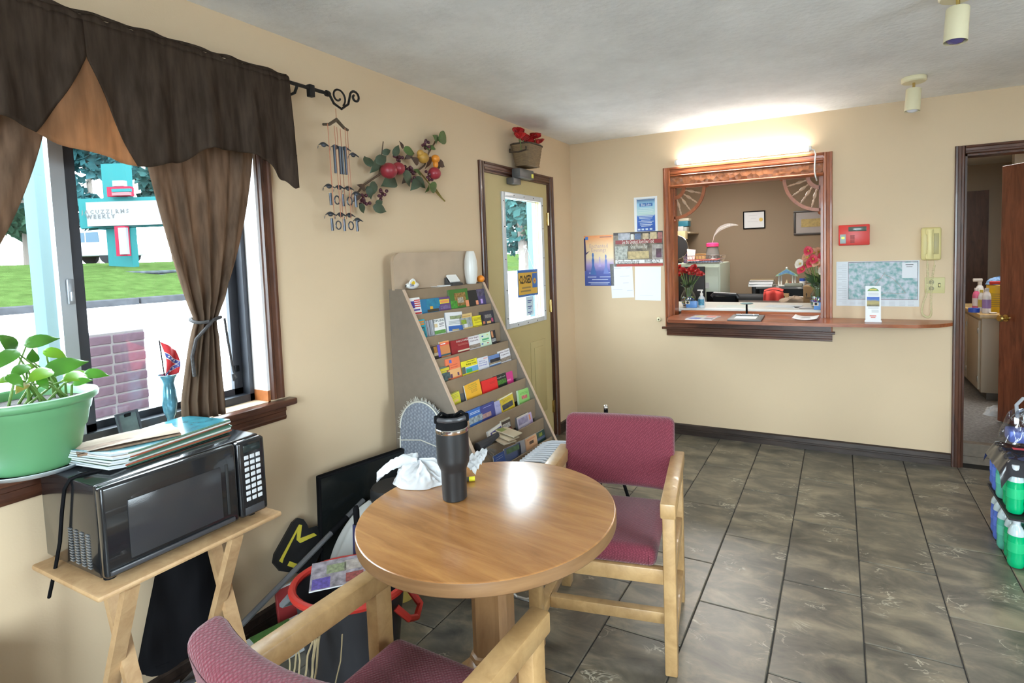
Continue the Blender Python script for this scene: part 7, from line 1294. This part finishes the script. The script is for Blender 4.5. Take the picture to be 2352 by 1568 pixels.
def sack(u, v):
    a = 2*PI*u; k = 1+.25*noise.noise(Vector((math.cos(a)*2, math.sin(a)*2, v*3))); r = (.105*(1-v)**.45+.012)*k; return (r*math.cos(a)*.8-.03*v, r*math.sin(a)*1.15+.20*v*v, .44*v**.9+.01)
MB().grid(sack, 40, 24, close_u=True).build('sack', cloth('grey_white_paper', (.52, .52, .50), .15, .85, 12), pw_, 60)
rc = thing('red_folder', 'dark red folder half hidden behind the paper sack', 'folder', (.15, -2.93, .0), math.radians(75)); MB().rbox(-.11, .11, -.01, .01, 0, .2, .003, 1, Matrix.Rotation(-.12, 4, 'X')).build('cover', ink((.28, .03, .03)), rc); MB().box(-.11, .11, -.006, .006, .2, .204, Matrix.Rotation(-.12, 4, 'X')).build('sheets', PAPER, rc, 0)
sb = thing('bolt_sign', 'black rounded sign with yellow zigzag bolt leaning on the wall', 'sign'); c = onX(690, 1255, .06); sb.matrix_world = frame(Vector((.06, c.y, c.z)), (0, 1, 0), (-.25, 0, 1))
def q_(u, v): p_ = onX(u, v, .06); return (p_.y-c.y, p_.z-c.z)
out = [q_(*a) for a in ((628, 1292), (634, 1272), (682, 1200), (694, 1190), (706, 1193), (712, 1205), (714, 1214), (732, 1208), (745, 1230), (735, 1262), (700, 1318), (640, 1310))]; MB().prism(out, -.012, 0).build('plate', BLKM, sb, 0)
MB().prism([q_(*a) for a in ((640, 1288), (694, 1205), (700, 1206), (692, 1236), (722, 1224), (728, 1229), (690, 1247), (684, 1240), (688, 1220), (650, 1282), (646, 1292))], 0, .003).build('yellow_bolt', ink((.66, .55, .06)), sb, 0); MB().prism([q_(*a) for a in ((662, 1288), (682, 1296), (676, 1306), (656, 1298))], 0, .003).build('yellow_stripe', ink((.66, .55, .06)), sb, 0)
bp = thing('broom_handle', 'long grey pole propped slantwise along the left wall', 'pole'); p0, p1 = Vector((.14, -3.62, .02)), onX(835, 1148, .16); bp.location = p0; MB().tube([(0, 0, 0), p1-p0], .011, 10).build('pole', mat('grey_pole', (.12, .12, .125), .4), bp); MB().lathe([(.0125, 0), (.0125, .09)], 10, Matrix.Translation((p1-p0)*.82) @ (p1-p0).to_track_quat('Z', 'Y').to_matrix().to_4x4()).build('grip', BLACK, bp)
gp = thing('carton', 'white and green carton lying on the floor by the baseboard', 'box', (.20, -3.13, .0), math.radians(-14)); MB().rbox(-.03, .03, -.14, .14, 0, .12, .003, 1).build('carton', ink((.55, .56, .55)), gp); MB().box(.0302, .031, -.06, .08, .02, .1).box(-.03, .03, -.06, .08, .1202, .1208).build('green_print', ink((.10, .26, .06), .5, (30, .5)), gp, 0)
hb_ = thing('tote_bag', 'black cloth tote bag hanging under the tray table', 'bag', (.13, -3.34, .10))
def tot(u, v):
    a = 2*PI*u; w_ = .075+.05*v; return ((.045+.02*v)*math.cos(a)*(1+.15*noise.noise(Vector((a, v*3, 0)))), (w_*math.sin(a)-.05*v), 0.53-.40*v+.03*math.sin(a*2)*v)
MB().grid(tot, 30, 14, close_u=True).build('sack', cloth('black_cloth', (.014, .014, .016), .02, .8, 30), hb_, 80); MB().prism([(.06*math.cos(2*PI*k/20), .12*math.sin(2*PI*k/20)-.05) for k in range(20)], .11, .13).build('base', MATS['black_cloth'], hb_, 0)
for y in (-.04, .03): MB().tube([(-.02, y, .52), (0, y, .537), (.02, y, .52)], .006, 6).build('strap', MATS['black_cloth'], hb_)
lp_ = thing('grocery_pack', 'dark plastic pack with blue and white print on the floor under the tray', 'pack', (.26, -3.47, 0), math.radians(-20)); crumple((0, 0, 0), .13, .16, .17, 31, 0, sharp=.6).build('wrapper', mat('dark_wrapper', (.04, .04, .045), .25), lp_, 80); MB().rbox(-.02, .14, .0, .06, .02, .15, .01, 2).build('blue_print', ink((.05, .12, .5)), lp_); MB().rbox(-.0, .145, -.06, -.005, .02, .13, .01, 2).build('white_print', ink((.6, .62, .64)), lp_)
bb2 = thing('black_bin', 'tall black plastic bin standing left of the tray table', 'bin', (.10, -4.02, 0)); MB().prism([(-.10, -.15), (.10, -.15), (.10, .15), (-.10, .15)], 0, .5).build('body', BLKM, bb2, 0); MB().rbox(-.108, .108, -.158, .158, .48, .52, .006).build('lid', BLACK, bb2)
ac = thing('air_conditioner', 'white portable air conditioner with curved top louvres behind the table', 'appliance', (.838, -2.06, .07), math.radians(4)); WH2 = mat('white_appliance', (.66, .69, .74), .35)
MB().rbox(-.12, .10, -.16, .16, .26, .44, .012, 2).build('body', WH2, ac); MB().rbox(-.05, .09, -.15, .15, -.07, .26, .004).build('wooden_stand', wood('orange_stand', (.32, .16, .05), (.5, .28, .1), .5, (5, 5, 1), 4), ac); MB().rbox(.082, .108, -.165, .165, .40, .465, .006).build('front_rail', WH2, ac)
for k in range(11): y = -.14+.028*k; MB().tube([(-.115, y, .445), (-.06, y, .462), (.01, y, .468), (.08, y, .458)], .006, 6).build('louvre', WH2, ac)
MB().box(-.11, .08, -.155, .155, .44, .443).build('louvre_recess', INK, ac, 0); MB().rbox(.04, .08, -.13, -.02, .455, .472, .008, 2).build('control_lid', WH2, ac)
tp_ = thing('tripod', 'black folding tripod with chrome knobs behind the burgundy armchair', 'tripod', (.98, -1.70, 0))
for k in range(3): a = 2.1*k+.4; MB().tube([(.16*math.cos(a), .16*math.sin(a), 0), (0, 0, .55)], .009, 7).build('leg', BLACK, tp_)
MB().tube([(0, 0, .5), (0, 0, .66)], .012, 8).build('column', BLACK, tp_); MB().tube([(0, 0, .63), (-.02, -.12, .60)], .007, 7).build('arm', mat('grey_black', (.05, .05, .055), .3), tp_)
for p_ in ((0, 0, .672), (-.005, -.03, .635)): m = MB(); m.ball(p_, .014, 12, 8); m.build('knob', CHROME, tp_)
cb_ = thing('white_cable', 'white cable loop on the floor under the round table', 'cable', (.84, -2.42, 0)); MB().tube([(-.06, .02, .004), (-.03, .0, .02), (-.01, -.04, .06), (.03, -.05, .05), (.05, -.01, .02), (.09, .05, .005), (.16, .08, .005)], .004, 6).build('cable', WHITE, cb_)
